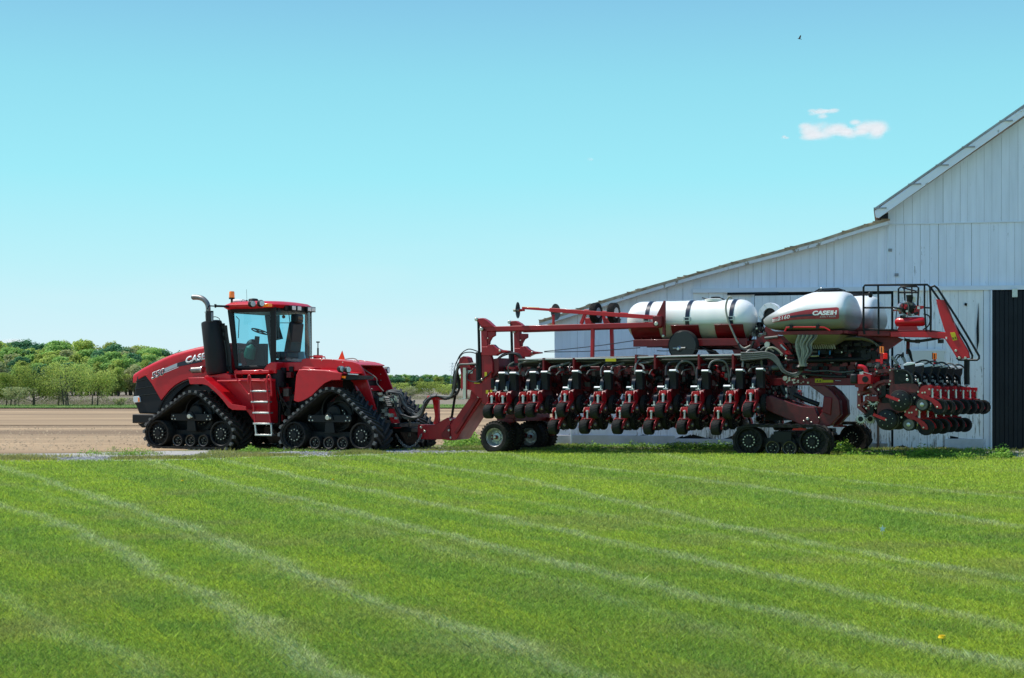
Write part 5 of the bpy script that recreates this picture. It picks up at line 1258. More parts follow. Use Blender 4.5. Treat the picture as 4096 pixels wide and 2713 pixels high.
for k in range(4): line(b, t5, [(930 + 20 * k, 700 + j(20)), (960 + 15 * k, 660 + j(20)), (1010, 690 + j(10)), (1030, 740)], 1.2, .012, 6, 3)
for k in range(5): b.use(HOSEG if k % 2 else HOSE); line(b, t5, [(1090 + 68 * k, 740 + 10 * k), (1150 + 68 * k, 712 + 8 * k), (1200 + 66 * k, 715 + 9 * k), (1250 + 62 * k, 755 + 8 * k)], 1 + .7 * k, .018, 7, 4)
b.use(HOSEW); line(b, t5, [(915, 680), (940, 710), (965, 740)], .6, .03, 8); line(b, t5, [(1003, 690), (1020, 720), (1035, 745)], .6, .025, 8)
for k in range(7): b.use(random.choice([HOSEG, HOSE, HOSEG])); line(b, t5, [(740 + 10 * k, 760 + j(8)), (780 + 10 * k, 730 + j(10)), (830 + 8 * k, 735 + j(10)), (870 + 5 * k, 770 + j(10))], .2 + .1 * k, .012, 6, 4)
pbs(b, 'hydraulic_hose')
for x, y, m_, h in ((834, 625, ORG, 50), (1250, 674, ORG, 46)):
    v = -.2 if x < 1000 else 3.4
    p = t5(x, y, v); b = MB().use(m_).box(p[0] - .035, p[0] + .045, v - .03, v + .03, p[1] - .07, p[1] + .06); b.use(BLK).box(p[0] - .045, p[0] - .03, v - .035, v + .035, p[1] - .075, p[1] + .07); b.box(p[0] + .0, p[0] + .02, v - .034, v - .03, p[1] - .06, p[1] + .05)
    b.use(RED); b.box(p[0] - .02, p[0] + .03, v - .01, v + .02, p[1] - .28, p[1] - .07); pb_(b, 'warning_light', bevel=.005)
b = MB().use(REDL); p = t5(862, 675, .0); b.box(p[0] - .04, p[0] + .045, -.02, .04, p[1] - .06, p[1] + .055); pb_(b, 'tail_light', bevel=.008)
b = MB().use(REDL); p = t5(806, 712, .6); b.box(p[0] - .04, p[0] + .045, .58, .62, p[1] - .03, p[1] + .03); pb_(b, 'tail_light', bevel=.008)

# rear toolbar
b = MB().use(RED); p, q = r2(112, 312, -1.1), r2(318, 458, -1.1)
b.box(p[0], q[0], -1.05, 4.2, q[1], p[1])
b.use(BLK).lathe([(0, .062), (.01, .062)], ((p[0] + q[0]) / 2 + .02, -1.06, (p[1] + q[1]) / 2), 'y', 24)
b.use(RED2); b.box(p[0] + .1, q[0] + .1, -.9, 4.0, q[1] - .34, q[1] - .24); b.prism(P2(r2, [(80, 455), (300, 455), (210, 520), (210, 570), (130, 575), (130, 520), (75, 500)], -1), -1.0, -.7)
for v in (.8, 2.1): b.box(t5(600, 0, v)[0], p[0] + .05, v, v + .2, q[1], p[1])
pb_(b, 'rear_toolbar', bevel=.012)
b = MB().use(BLKM); p, q = r2(-2, 300, -1.05), r2(108, 452, -1.05); b.box(p[0], q[0], -1.05, -.85, q[1], p[1]); pb_(b, 'rubber_bumper', bevel=.03)
b = MB().use(RED); P = [yp(r2(x, y, -.9), -.9) for x, y in ((120, 185), (185, 188), (235, 215), (255, 262), (258, 300))]; b.tube(P, .045, 12, smooth=4); b.use(BLK).lathe([(0, .08), (.015, .085)], yp(r2(100, 180, -.9), -.9), 'x', 18)
b.use(STEEL).box(r2(150, 0, -1)[0], r2(210, 0, -1)[0], -1.0, -.9, r2(0, 310, -1)[1], r2(0, 268, -1)[1]); line(b, r2, [(190, 262), (260, 285), (345, 310)], -1.0, .008, 5)
pb_(b, 'seed_elbow')
b = MB()
for k in range(120):
    x, y = random.uniform(400, 800), random.uniform(150, 300); v = random.uniform(-.9, .2); p = r2(x, y, v); s_ = random.uniform(.006, .03)
    b.use(random.choice([BLK, BLK, DSTEEL, RED, ZINC if s_ < .016 else BLK])); b.box(p[0] - s_, p[0] + s_, v - s_, v + s_, p[1] - s_, p[1] + s_)
b.use(BLK); b.box(r2(420, 0, .5)[0], r2(900, 0, .5)[0], -.3, 3.8, r2(0, 470, .5)[1], r2(0, 300, .5)[1] - .05)
b.box(r2(420, 0, .5)[0] - .15, r2(700, 0, .5)[0], .1, 3.6, r2(0, 1000, .5)[1], r2(0, 760, .5)[1])
pb_(b, 'fitting')

# undercarriage ---------------------------------------------------
i1, i2 = t4(1330, 1388, -.28), t5(292, 1366, -.28); zc2 = (i1[1] + i2[1]) / 2
zc2 = t4(1450, (1765 - 1150) / .4464, -.28)[1]; rT = .02 + (t4(1300, 1236, -.28)[1] - t4(1300, 1510, -.28)[1]) / 2 - .035
print('planter track', i1, i2, rT)
for v0, fl in ((-.30, 0), (2.82, 1)):
    b = belt([(i1[0], zc2, rT - .015), (i2[0], zc2, rT - .015)], v0, v0 + .48, .045, .024, .19, .075, .16)
    b.mats[1] = RUB; b.mats[2] = RUB
    t = pb_(b, 'track')
    for c in (i1, i2):
        pb_(spoked_wheel((c[0], zc2), rT - .02, v0 + .03, v0 + .18, 12, 12, .3), 'idler_wheel', t)
        pb_(MB().use(RUB).lathe([(0, rT - .02), (.15, rT - .02)], (c[0], v0 + .29, zc2), 'y', 24), 'idler_wheel', t)
    for x in (1545, 1697):
        p = t4(x, 1455, -.25); pb_(roller((p[0], zc2 - rT + .165), .155, v0 + .04, v0 + .16), 'roller', t)
    b = MB().use(BLK); am = (i1[0] + i2[0]) / 2
    b.box(i1[0] - .05, i2[0] + .05, v0 + .19, v0 + .28, zc2 - .12, zc2 + .06); b.box(am - .15, am + .22, v0 + .06, v0 + .4, zc2 - .02, zc2 + .2)
    b.prism([(am - .35, zc2 - .1), (am + .35, zc2 - .1), (am + .2, zc2 + .14), (am - .2, zc2 + .14)], v0 + .12, v0 + .2)
    b.use(RED).prism([(am + .22, zc2 + rT - .07), (am + .55, zc2 + rT - .07), (am + .52, zc2 + rT - .03), (am + .45, zc2 + rT - .03), (am + .40, zc2 + rT + .02), (am + .36, zc2 + rT - .03), (am + .26, zc2 + rT - .03)], v0 + .1, v0 + .14)
    pb_(b, 'track_frame', t)
b = MB().use(REDU)
for v in (.3, .9):
    b.prism(P2(t5, [(298, 905), (420, 908), (475, 950), (535, 1025), (543, 1135), (500, 1180), (470, 1215), (440, 1225), (340, 1225), (330, 1200), (400, 1110), (405, 1060), (415, 990)], .6), v, v + .2)
    b.prism(P2(t4, [(1530, 975), (1570, 968), (1770, 1040), (1840, 1062), (1960, 1075), (2010, 1200), (1990, 1235), (1850, 1232), (1600, 1130), (1500, 1080)], .6), v - .02, v + .14)
b.use(RED2).prism(P2(t5, [(415, 990), (405, 1075), (395, 1110), (470, 1140), (480, 1000)], .6), .27, .3)
b.use(ZINC)
for x, y in ((255, 1168), (225, 1185), (285, 1195), (345, 1160)): p = t5(x, y, .25); b.cyl((p[0], .24, p[1]), (p[0], .3, p[1]), .035 if x == 255 else .02, 10)
pbs(b, 'axle_arm', bevel=.015)
b = MB().use(BLK); line(b, t4, [(1620, 880), (1660, 960)], .6, .06, 12); b.use(STEEL); line(b, t4, [(1668, 900), (1672, 985)], .6, .025, 8)
b.use(BLK); b.box(t4(1480, 0, 1)[0], t4(1640, 0, 1)[0], 1.0, 2.0, t4(0, 1180, 1)[1], t4(0, 900, 1)[1]); line(b, t4, [(1740, 960), (1850, 1010), (1960, 1050)], .4, .05, 10)
b.cyl((i1[0] + .9, .0, zc2 + .05), (i1[0] + .9, 3.0, zc2 + .05), .08, 14)
b.box(am - .2, am + .2, .2, 2.8, zc2 + .0, zc2 + .2)
for k in range(50): x, y, v = random.uniform(1480, 1700), random.uniform(890, 1000), random.uniform(.6, 1.0); p = t4(x, y, v); s_ = random.uniform(.008, .03); b.use(random.choice([BLK, DSTEEL, RED2, ZINC if s_ < .016 else BLK])).box(p[0] - s_, p[0] + s_, v - s_, v + s_, p[1] - s_ * 2, p[1] + s_)
pb_(b, 'axle')
SKY_STOPS = [(.03, (.66, .91, .99)), (.075, (.50, .90, .98)), (.126, (.35, .86, .97)), (.18, (.29, .75, .90)), (.227, (.24, .60, .83)), (.5, (.13, .32, .66))]
SKY_MUL, SKY_MIX = 10.0, .93
# ================================================================ BARN
BF = Frame(0, 0, 13)
# wall plane passes through depth 39.5 at column 2290 (of 2367)
S = 4096 / 2367
dxr = (2290 * S - CX) / FPX; BF.o = (dxr * 39.5, 39.5)
def bb(x, y, v=0): return BF.bp(x * S, y * S, v)
barn = empty('barn', BF.world(0, 0, 0), -BF.yaw)
tag(barn, 'big white weathered board barn with a lean-to and dark sliding door behind the planter', 'barn')
def ba(b, name, parent=barn, **k): return b.build(name, parent, **k)
def woodmat(name, base, peel, amt, sc_=1):
    m = bpy.data.materials.new(name); m.use_nodes = True; nt = m.node_tree; N = nt.nodes; L = nt.links; bs = N['Principled BSDF']; bs.inputs['Roughness'].default_value = .75
    tc = N.new('ShaderNodeTexCoord'); mp = N.new('ShaderNodeMapping'); mp.inputs['Scale'].default_value = (7 * sc_, 7, .8); L.new(tc.outputs['Object'], mp.inputs['Vector'])
    n1 = N.new('ShaderNodeTexNoise'); n1.inputs['Scale'].default_value = 3; n1.inputs['Detail'].default_value = 8; n1.inputs['Roughness'].default_value = .7; L.new(mp.outputs[0], n1.inputs['Vector'])
    n2 = N.new('ShaderNodeTexNoise'); n2.inputs['Scale'].default_value = .45; n2.inputs['Detail'].default_value = 3; L.new(tc.outputs['Object'], n2.inputs['Vector'])
    sx = N.new('ShaderNodeSeparateXYZ'); L.new(tc.outputs['Object'], sx.inputs[0])
    hz = N.new('ShaderNodeMapRange'); hz.inputs['From Min'].default_value = 0; hz.inputs['From Max'].default_value = 2.6; hz.inputs['To Min'].default_value = .10; hz.inputs['To Max'].default_value = 0; L.new(sx.outputs['Z'], hz.inputs['Value'])
    at = N.new('ShaderNodeAttribute'); at.attribute_name = 'tone'; at.attribute_type = 'GEOMETRY'
    a1 = N.new('ShaderNodeMath'); a1.operation = 'MULTIPLY_ADD'; a1.inputs[1].default_value = .5; L.new(n2.outputs['Fac'], a1.inputs[0]); L.new(n1.outputs['Fac'], a1.inputs[2])
    a2 = N.new('ShaderNodeMath'); a2.operation = 'ADD'; L.new(a1.outputs[0], a2.inputs[0]); L.new(hz.outputs[0], a2.inputs[1])
    a3 = N.new('ShaderNodeMath'); a3.operation = 'MULTIPLY_ADD'; a3.inputs[1].default_value = .06; L.new(at.outputs['Fac'], a3.inputs[0]); L.new(a2.outputs[0], a3.inputs[2])
    cr = N.new('ShaderNodeValToRGB'); e = cr.color_ramp.elements; e[0].position = amt; e[0].color = (*base, 1); e[1].position = amt + .035; e[1].color = (*peel, 1); L.new(a3.outputs[0], cr.inputs['Fac'])
    mx = N.new('ShaderNodeMix'); mx.data_type = 'RGBA'; mx.blend_type = 'MULTIPLY'; mx.inputs[0].default_value = 1
    mr = N.new('ShaderNodeMapRange'); mr.inputs['To Min'].default_value = .93; mr.inputs['To Max'].default_value = 1.03; L.new(at.outputs['Fac'], mr.inputs['Value'])
    L.new(cr.outputs['Color'], mx.inputs[6]); L.new(mr.outputs[0], mx.inputs[7])
    n3 = N.new('ShaderNodeTexNoise'); n3.inputs['Scale'].default_value = 1.3; n3.inputs['Detail'].default_value = 5; L.new(mp.outputs[0], n3.inputs['Vector'])
    mr2 = N.new('ShaderNodeMapRange'); mr2.inputs['From Min'].default_value = .3; mr2.inputs['From Max'].default_value = .7; mr2.inputs['To Min'].default_value = .92; mr2.inputs['To Max'].default_value = 1.03; L.new(n3.outputs['Fac'], mr2.inputs['Value'])
    mx2 = N.new('ShaderNodeMix'); mx2.data_type = 'RGBA'; mx2.blend_type = 'MULTIPLY'; mx2.inputs[0].default_value = 1; L.new(mx.outputs[2], mx2.inputs[6]); L.new(mr2.outputs[0], mx2.inputs[7])
    L.new(mx2.outputs[2], bs.inputs['Base Color'])
    bp_ = N.new('ShaderNodeBump'); bp_.inputs['Strength'].default_value = .5; bp_.inputs['Distance'].default_value = .02; bp_.invert = True; L.new(a3.outputs[0], bp_.inputs['Height']); L.new(bp_.outputs[0], bs.inputs['Normal'])
    return m
WOODW = woodmat('white_boards', (.86, .895, 1.0), (.38, .38, .40), .958)
WOODP = woodmat('peeling_boards', (.90, .90, .92), (.32, .30, .27), .90)
TRIM = woodmat('white_trim', (.86, .90, .98), (.35, .32, .28), .93, .1)
DARKI = mat('barn_dark', (.012, .013, .016), .9)
SHING = mat('weathered_shingle', (.62, .48, .34), .9, nz=.8, nscale=5, dirt=(.26, .18, .12), bump=.5, bscale=20)
CONC = mat('painted_concrete', (.62, .63, .66), .85, nz=.5, nscale=2.5, dirt=(.38, .37, .35), bump=.3, bscale=9)
CONCG = mat('bare_concrete', (.36, .33, .28), .9, nz=.5, nscale=6)
SHEET = mat('dark_metal_door', (.010, .014, .020), .5, spec=.3, nz=.4, nscale=3, bump=.1)
# roof lines in wall coordinates
lean = [bb(*q) for q in ((1262, 744), (1330, 722), (1400, 700), (1500, 669), (1600, 640), (1700, 612), (1800, 586), (1900, 559), (2000, 527), (2053, 512))]
main_eave = bb(2030, 496); main_far = bb(2367, 263)
slope = (main_far[1] - main_eave[1]) / (main_far[0] - main_eave[0])
xl = bb(1283, 900)[0]; xc = bb(2053, 600)[0]; xd = bb(2290, 800)[0]
half = 6.3; xridge = main_eave[0] + half; xend = xridge + (xridge - xc)
def topz(x):
    if x < xc:
        for i in range(len(lean) - 1):
            if x <= lean[i + 1][0] or i == len(lean) - 2:
                t = (x - lean[i][0]) / (lean[i + 1][0] - lean[i][0]); return lean[i][1] + t * (lean[i + 1][1] - lean[i][1])
    d = x - main_eave[0]; pk = xridge - main_eave[0]
    return main_eave[1] + slope * (d if d < pk else 2 * pk - d)
zmid = bb(2053, 519)[1]; zmid2 = zmid; zrail = bb(1900, 669)[1]
random.seed(3)
def boards(b, x0, x1, fz0, fz1, y, w=.19, skip=()):
    x = x0; tones = []
    while x < x1 - .01:
        ww = min(w * random.uniform(.85, 1.15), x1 - x); za, zb3 = fz0(x + ww / 2), fz1(x + ww / 2)
        yy = y + random.uniform(-.0015, .0015); n0 = len(b.f)
        b.prism([(x + .0015, fz0(x)), (x + ww - .0015, fz0(x + ww)), (x + ww - .0015, fz1(x + ww)), (x + .0015, fz1(x))], yy, yy + .022)
        tones += [random.random() ** .6] * (len(b.f) - n0); x += ww + random.choice([0, 0, 0, 0, .002, .005])
    return tones
def tone(o, ts):
    a = o.data.attributes.new('tone', 'FLOAT', 'FACE'); a.data.foreach_set('value', ts[:len(o.data.polygons)])
zdoor = bb(2320, 674)[1]
for (x0, x1, f0, f1, y, m_) in (
    (bb(1602, 0)[0], xc, lambda x: zrail - .02, lambda x: topz(x) - .08, 0, WOODW),
    (xc, xend, lambda x: zmid + .01, lambda x: topz(x) - .10, -.02, WOODW),
    (xc, xd, lambda x: zrail - .02, lambda x: zmid, 0, WOODW), (xd, xend, lambda x: zdoor + .05, lambda x: zmid, 0, WOODW)):
    b = MB().use(m_); ts = boards(b, x0, x1, f0, f1, y); tone(ba(b, 'board_wall'), ts)
lowz = lambda x: .30 + .05 * math.sin(x * 5.1) + random.uniform(-.03, .03)
xdoorl0, xdoorl1 = bb(1742, 900)[0], bb(2060, 900)[0]
xs_ = bb(1602, 0)[0]; b = MB().use(WOODW); ts = boards(b, xl, xs_, lowz, lambda x: topz(x) - .08, 0); tone(ba(b, 'board_wall'), ts)
b = MB().use(WOODP); ts = boards(b, xs_, bb(1742, 0)[0], lowz, lambda x: zrail - .05, 0); tone(ba(b, 'board_wall'), ts)
b = MB().use(WOODP); ts = boards(b, xdoorl0 + .03, xdoorl1, lambda x: .06, lambda x: zrail - .14, -.05, .17); tone(ba(b, 'sliding_door'), ts)
b = MB().use(WOODP); ts = boards(b, xdoorl1 + .05, xd - .16, lambda x: lowz(x) - (.22 if x < bb(2180, 0)[0] else 0), lambda x: zrail - .05, 0); tone(ba(b, 'board_wall'), ts)
b = MB().use(DARKI); b.box(xl + .02, xend, .06, .12, 0.05, topz(xl) - .1); b.prism([(xl + .02, 1), (xend - .02, 1), (xend - .02, topz(xend) - .2), (xridge, topz(xridge) - .2), (xc + .02, topz(xc + .02) - .2), (xc - .02, topz(xc - .1) - .2), (xl + .02, topz(xl) - .15)], .05, .06)
for xx in (xl, xend): b.box(xx, xx + .1, .12, 14, 0, topz(xx) - .15)
ba(b, 'inner_lining')
b = MB().use(WOODW); 
vs = [(xl - .02, .03, .3), (xl - .02, 14, .3), (xl - .02, 14, topz(xl) - .1), (xl - .02, .03, topz(xl) - .1)]; b.add(vs + [(v[0] + .02, v[1], v[2]) for v in vs], [(0, 1, 2, 3), (4, 7, 6, 5), (0, 3, 7, 4), (1, 5, 6, 2)]); tone(ba(b, 'side_wall'), [.6] * 4)
# rails and trim
b = MB().use(TRIM)
z0, z1 = bb(1602, 673)[1], bb(2367, 668)[1]
b.prism([(bb(1602, 0)[0], z0 - .05), (xend, z1 - .05), (xend, z1 + .06), (bb(1602, 0)[0], z0 + .06)], -.075, -.02)
b.box(xc, xend, -.035, -.021, zmid - .015, zmid + .012)
b.box(xd - .16, xd - .02, -.03, .0, .05, zrail - .06); b.box(xc - .03, xc + .02, -.026, -.002, zrail + .07, topz(xc - .1) - .1)
b.box(bb(1742, 0)[0] - .05, bb(1742, 0)[0] + .02, -.03, -.003, .1, zrail - .1)
ba(b, 'trim_rail', bevel=.004)
b = MB().use(DARKI)
p, q = bb(1682, 677), bb(1800, 680); b.box(p[0], q[0], -.09, -.076, q[1] - .01, p[1])
for poly in ([(2262, 700), (2263, 790), (2258, 812), (2257, 760)], [(2232, 840), (2240, 842), (2240, 890), (2230, 880)], [(2230, 700), (2236, 702), (2234, 708), (2229, 706)]): b.prism([bb(*w) for w in poly], -.028, -.006)
for x, y in ((2058, 579), (2073, 636)): p = bb(x, y); b.use(mat('knot', (.3, .3, .32), .8) if x == 2058 else b.mats[-1]).box(p[0] - .05, p[0] + .04, -.028, -.006, p[1] - .03, p[1] + .04)
for m_ in split_mb(b): ba(m_, 'gap')
b = MB().use(WHT); p, q = bb(2104, 812), bb(2182, 850); b.box(p[0], q[0], -.05, -.03, q[1], p[1]); b.use(TRIM).box(p[0] - .03, q[0] + .03, -.055, -.028, p[1], p[1] + .05); ba(b, 'patch_panel', bevel=.004)
# dark sliding door
b = MB().use(SHEET); x = xd; x1 = xd + 4.2; k = 0; pr_d = [(x, 0)]
pts = []
while x < x1:
    pts += [(x, 0), (x + .10, 0), (x + .115, -.03), (x + .185, -.03), (x + .20, 0)]; x += .205
vs = [(a, -.07 + y, z) for a, y in pts for z in (.08, zdoor)]; b.add(vs, [(2 * i, 2 * i + 2, 2 * i + 3, 2 * i + 1) for i in range(len(pts) - 1)])
dd = ba(b, 'sliding_door'); dd['label'] = 'dark ribbed metal sliding door'
b = MB().use(TRIM); b.box(xd - .012, xd + .03, -.09, -.03, .05, zdoor + .03); b.use(STEEL); p = bb(2345, 676); b.box(p[0] - .06, p[0] + .06, -.13, -.10, p[1] - .12, p[1] + .08); ba(b, 'door_hanger', dd)
# foundation
b = MB().use(CONC); b.box(xl - .02, bb(1560, 0)[0], -.03, .10, -.3, .33); b.box(bb(1560, 0)[0], bb(1740, 0)[0], -.02, .10, -.3, .26); b.box(bb(2183, 0)[0], xd - .1, -.03, .1, -.3, .30)
b.use(CONCG); p = bb(1572, 0)[0]; b.box(bb(1563, 0)[0], bb(1615, 0)[0], -.16, .0, -.3, .16); b.box(bb(1985, 0)[0], bb(2052, 0)[0], -.12, .0, -.3, .18); b.box(xd + .02, xend, -.14, .10, -.3, .05); b.box(bb(2182, 0)[0], bb(2205, 0)[0], -.12, -.03, -.3, .10)
b.box(xdoorl0, xdoorl1 + 2, .02, .12, -.3, .1)
ba(b, 'foundation', bevel=.01)
b = MB().use(TRIM); p = bb(1322, 1000); b.box(p[0] - .02, p[0] + .02, -.10, -.06, -.05, .62); ba(b, 'down_pipe', bevel=.005)
b = MB().use(mat('rusty_pipe', (.12, .07, .05), .8)); p = bb(2030, 1000); b.cyl((p[0], -.14, 0), (p[0], -.14, 1.2), .03, 8); ba(b, 'down_pipe')
# roofs: they run back from the gable with an overhang
b = MB().use(SHING); OH = -.28
vs = []
L2 = [(p[0], p[1]) for p in lean]
L2 = [(L2[0][0] - .12, L2[0][1] - .03)] + L2[1:]
for x, z in L2: vs += [(x, OH, z - .015), (x, 14.5, z - .015), (x, 14.5, z + .045 + random.uniform(0, .015)), (x, OH, z + .045 + random.uniform(0, .02))]
n = len(L2); b.add(vs, [(i * 4 + k, i * 4 + (k + 1) % 4, i * 4 + 4 + (k + 1) % 4, i * 4 + 4 + k) for i in range(n - 1) for k in range(4)] + [(0, 1, 2, 3), (n * 4 - 1, n * 4 - 2, n * 4 - 3, n * 4 - 4)])
for k in range(26):
    t = random.random(); i = min(int(t * (n - 1)), n - 2); f = t * (n - 1) - i; x = L2[i][0] + f * (L2[i + 1][0] - L2[i][0]); z = L2[i][1] + f * (L2[i + 1][1] - L2[i][1])
    b.box(x - .08, x + .12, OH - .03, OH + .3, z + .04, z + .045 + random.uniform(.003, .016))
ba(b, 'lean_to_roof')
b = MB().use(woodmat('weathered_rake', (.78, .78, .80), (.34, .28, .22), .86, .2))
for i in range(n - 1):
    (xa, za), (xb_, zb_2) = L2[i], L2[i + 1]; b.prism([(xa, za - .10), (xb_, zb_2 - .10), (xb_, zb_2 - .018), (xa, za - .018)], OH + .01, OH + .04)
tone(ba(b, 'rake_board'), [random.random() for _ in range(200)])
b = MB().use(mat('roof_metal', (.42, .43, .44), .5, metal=.4, nz=.4, nscale=2)); x0, z0 = bb(2020, 491); sl = slope; th = .05
P = [(x0, z0), (xridge, z0 + sl * (xridge - x0)), (2 * xridge - x0, z0)]
b.prism([P[0], (P[0][0], P[0][1] + th), (P[1][0], P[1][1] + th), P[1]], -.42, 14.6); b.prism([P[1], (P[1][0], P[1][1] + th), (P[2][0], P[2][1] + th), P[2]], -.42, 14.6)
x = x0
while x < xridge: b.box(x, x + .3, -.44, -.1, z0 + sl * (x - x0) + th - .01, z0 + sl * (x - x0) + th + .02); x += random.uniform(.5, .9)
ba(b, 'main_roof')
b = MB().use(TRIM); d = .16
b.prism([(x0 + .02, z0 - .01), (x0 + .05, z0 - d), (x0 + .12, z0 - d * 1.1), (xridge, P[1][1] - d * 1.02), (xridge, P[1][1] - .006)], -.40, -.34); b.prism([(xridge, P[1][1] - .006), (xridge, P[1][1] - d * 1.02), (2 * xridge - x0, z0 - d), (2 * xridge - x0, z0 - .01)], -.40, -.34)
b.prism([(x0 + .06, z0 - .05), (xridge, P[1][1] - .07), (xridge, P[1][1] - .035), (x0 + .06, z0 - .01)], -.415, -.40)
tone(ba(b, 'rake_board'), [.8] * 60)
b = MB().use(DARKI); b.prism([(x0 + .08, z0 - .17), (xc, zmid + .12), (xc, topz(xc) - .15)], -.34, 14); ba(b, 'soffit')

# ================================================================ GROUND
def gz(x, y):
    """height of the ground"""
    dx, dy = x - TR.o[0], y - TR.o[1]
    a = dx * TR.c - dy * TR.s; v = dx * TR.s + dy * TR.c
    base = .0105 * np.clip(a, 0, 13)
    f = np.clip((v + 3.2) / 2.4, 0, 1) * np.clip((5.5 - v) / 1.8, 0, 1)
    z = base * f * f * (3 - 2 * f)
    z = z + .012 * np.sin(x * .8 + y * .5) * np.clip((y - 8) / 6, 0, 1) * np.clip((60 - y) / 20, 0, 1)
    return z
# edge of the lawn (image columns/rows of 2367 -> ground) and of the gravel
def gnd(x, y): Z = H * FPX / (y * S - HY); return ((x * S - CX) / FPX * Z, Z)
edge_px = [(-300, 1068), (0, 1067), (300, 1064), (600, 1059), (900, 1054), (1184, 1050), (1500, 1052), (1750, 1060), (2000, 1070), (2367, 1074), (2700, 1076)]
EP = np.array([gnd(*e) for e in edge_px])
def lawn_edge(x): return np.interp(x, EP[:, 0], EP[:, 1]) + .12 * np.sin(x * 2.1) + .08 * np.sin(x * 5.3 + 1)
def nodes(m): return m.node_tree.nodes, m.node_tree.links
def groundmat(name, c0, c1, c2, s1, s2, bump=.4, stretch=(1, 1, 1), bdist=.05):
    m = bpy.data.materials.new(name); m.use_nodes = True; N, L = nodes(m); b = N['Principled BSDF']; b.inputs['Roughness'].default_value = .95; b.inputs['Specular IOR Level'].default_value = .15
    tc = N.new('ShaderNodeTexCoord'); mp = N.new('ShaderNodeMapping'); mp.inputs['Scale'].default_value = stretch; L.new(tc.outputs['Object'], mp.inputs[0])
    n1 = N.new('ShaderNodeTexNoise'); n1.inputs['Scale'].default_value = s1; n1.inputs['Detail'].default_value = 8; n1.inputs['Roughness'].default_value = .6; L.new(mp.outputs[0], n1.inputs[0])
    n2 = N.new('ShaderNodeTexNoise'); n2.inputs['Scale'].default_value = s2; n2.inputs['Detail'].default_value = 8; n2.inputs['Roughness'].default_value = .75; L.new(mp.outputs[0], n2.inputs[0])
    cr = N.new('ShaderNodeValToRGB'); e = cr.color_ramp.elements; e[0].position = .36; e[0].color = (*c0, 1); e[1].position = .64; e[1].color = (*c1, 1); L.new(n1.outputs[0], cr.inputs[0])
    mx = N.new('ShaderNodeMix'); mx.data_type = 'RGBA'; mx.inputs[7].default_value = (*c2, 1)
    mr = N.new('ShaderNodeMapRange'); mr.inputs['From Min'].default_value = .48; mr.inputs['From Max'].default_value = .68; L.new(n2.outputs[0], mr.inputs[0]); L.new(mr.outputs[0], mx.inputs[0]); L.new(cr.outputs[0], mx.inputs[6]); L.new(mx.outputs[2], b.inputs['Base Color'])
    bp_ = N.new('ShaderNodeBump'); bp_.inputs['Strength'].default_value = bump; bp_.inputs['Distance'].default_value = bdist; L.new(n2.outputs[0], bp_.inputs['Height']); L.new(bp_.outputs[0], b.inputs['Normal'])
    return m
def grid(name, x0, x1, nx, y0, y1, ny, zf, m, dz=0, powy=1):
    xs = np.linspace(x0, x1, nx); ys = y0 + (y1 - y0) * np.linspace(0, 1, ny) ** powy; X, Y = np.meshgrid(xs, ys); Z = zf(X, Y) + dz
    me = bpy.data.meshes.new(name); nv = nx * ny; me.vertices.add(nv); me.vertices.foreach_set('co', np.stack([X, Y, Z], -1).astype(np.float32).ravel())
    i = np.arange(nx * ny).reshape(ny, nx); q = np.stack([i[:-1, :-1], i[:-1, 1:], i[1:, 1:], i[1:, :-1]], -1).reshape(-1)
    nf = (nx - 1) * (ny - 1); me.loops.add(nf * 4); me.loops.foreach_set('vertex_index', q.astype(np.int32)); me.polygons.add(nf); me.polygons.foreach_set('loop_start', np.arange(nf, dtype=np.int32) * 4)
    me.polygons.foreach_set('use_smooth', np.ones(nf, bool)); me.update(); me.validate(); me.materials.append(m)
    o = bpy.data.objects.new(name, me); COL.objects.link(o); o['kind'] = 'structure'; return o
FAR = groundmat('far_field', (.20, .165, .12), (.28, .235, .17), (.16, .13, .10), .02, .5, .3, (1, .35, 1))
DRY = groundmat('yard_soil', (.17, .17, .08), (.27, .25, .14), (.13, .20, .04), .5, 6, .4)
grid('ground', -2600, 2600, 3, -30, 4000, 3, lambda X, Y: 0 * X, FAR, -.06)
grid('yard', -22, 26, 97, -4, 60, 129, gz, DRY, -.01)
# tilled field with real clods, running back from behind the gravel
SOIL = groundmat('tilled_soil', (.20, .138, .086), (.50, .35, .205), (.31, .215, .13), .09, 2.6, .3, (.22, 1.7, 1), .03)
_n = rng.random((64, 64))
def vnoise(x, y, s):
    u, v = x / s, y / s; iu, iv = np.floor(u).astype(int), np.floor(v).astype(int); fu, fv = u - iu, v - iv; fu = fu * fu * (3 - 2 * fu); fv = fv * fv * (3 - 2 * fv)
    g = lambda a, b: _n[a % 64, b % 64]
    return (g(iu, iv) * (1 - fu) + g(iu + 1, iv) * fu) * (1 - fv) + (g(iu, iv + 1) * (1 - fu) + g(iu + 1, iv + 1) * fu) * fv
def soil_edge(X): return np.interp(X, [-16, -11.5, -9.2, -7.5, -4, 8], [37.2, 37.9, 39.2, 41, 44, 46])
def soilz(X, Y):
    k = np.clip((Y - soil_edge(X)) / .8, 0, 1); f = np.clip(1.3 - Y / 90, .25, 1)
    return np.where(k > 0, .015 + k * (.003 * vnoise(X * .4, Y, .3) + .007 * vnoise(X * .5 + 7, Y, .15) + .008 * vnoise(X * .1, Y, .5)) * f, -.06)
grid('tilled_field', -34, 8, 560, 37, 66, 400, soilz, SOIL, .0)
grid('tilled_field', -160, 60, 120, 65.9, 132, 200, lambda X, Y: .03 + .012 * vnoise(X, Y, 1.2), SOIL, .0)
grid('tilled_field', 7.9, 60, 90, 56, 66, 90, soilz, SOIL, .0)
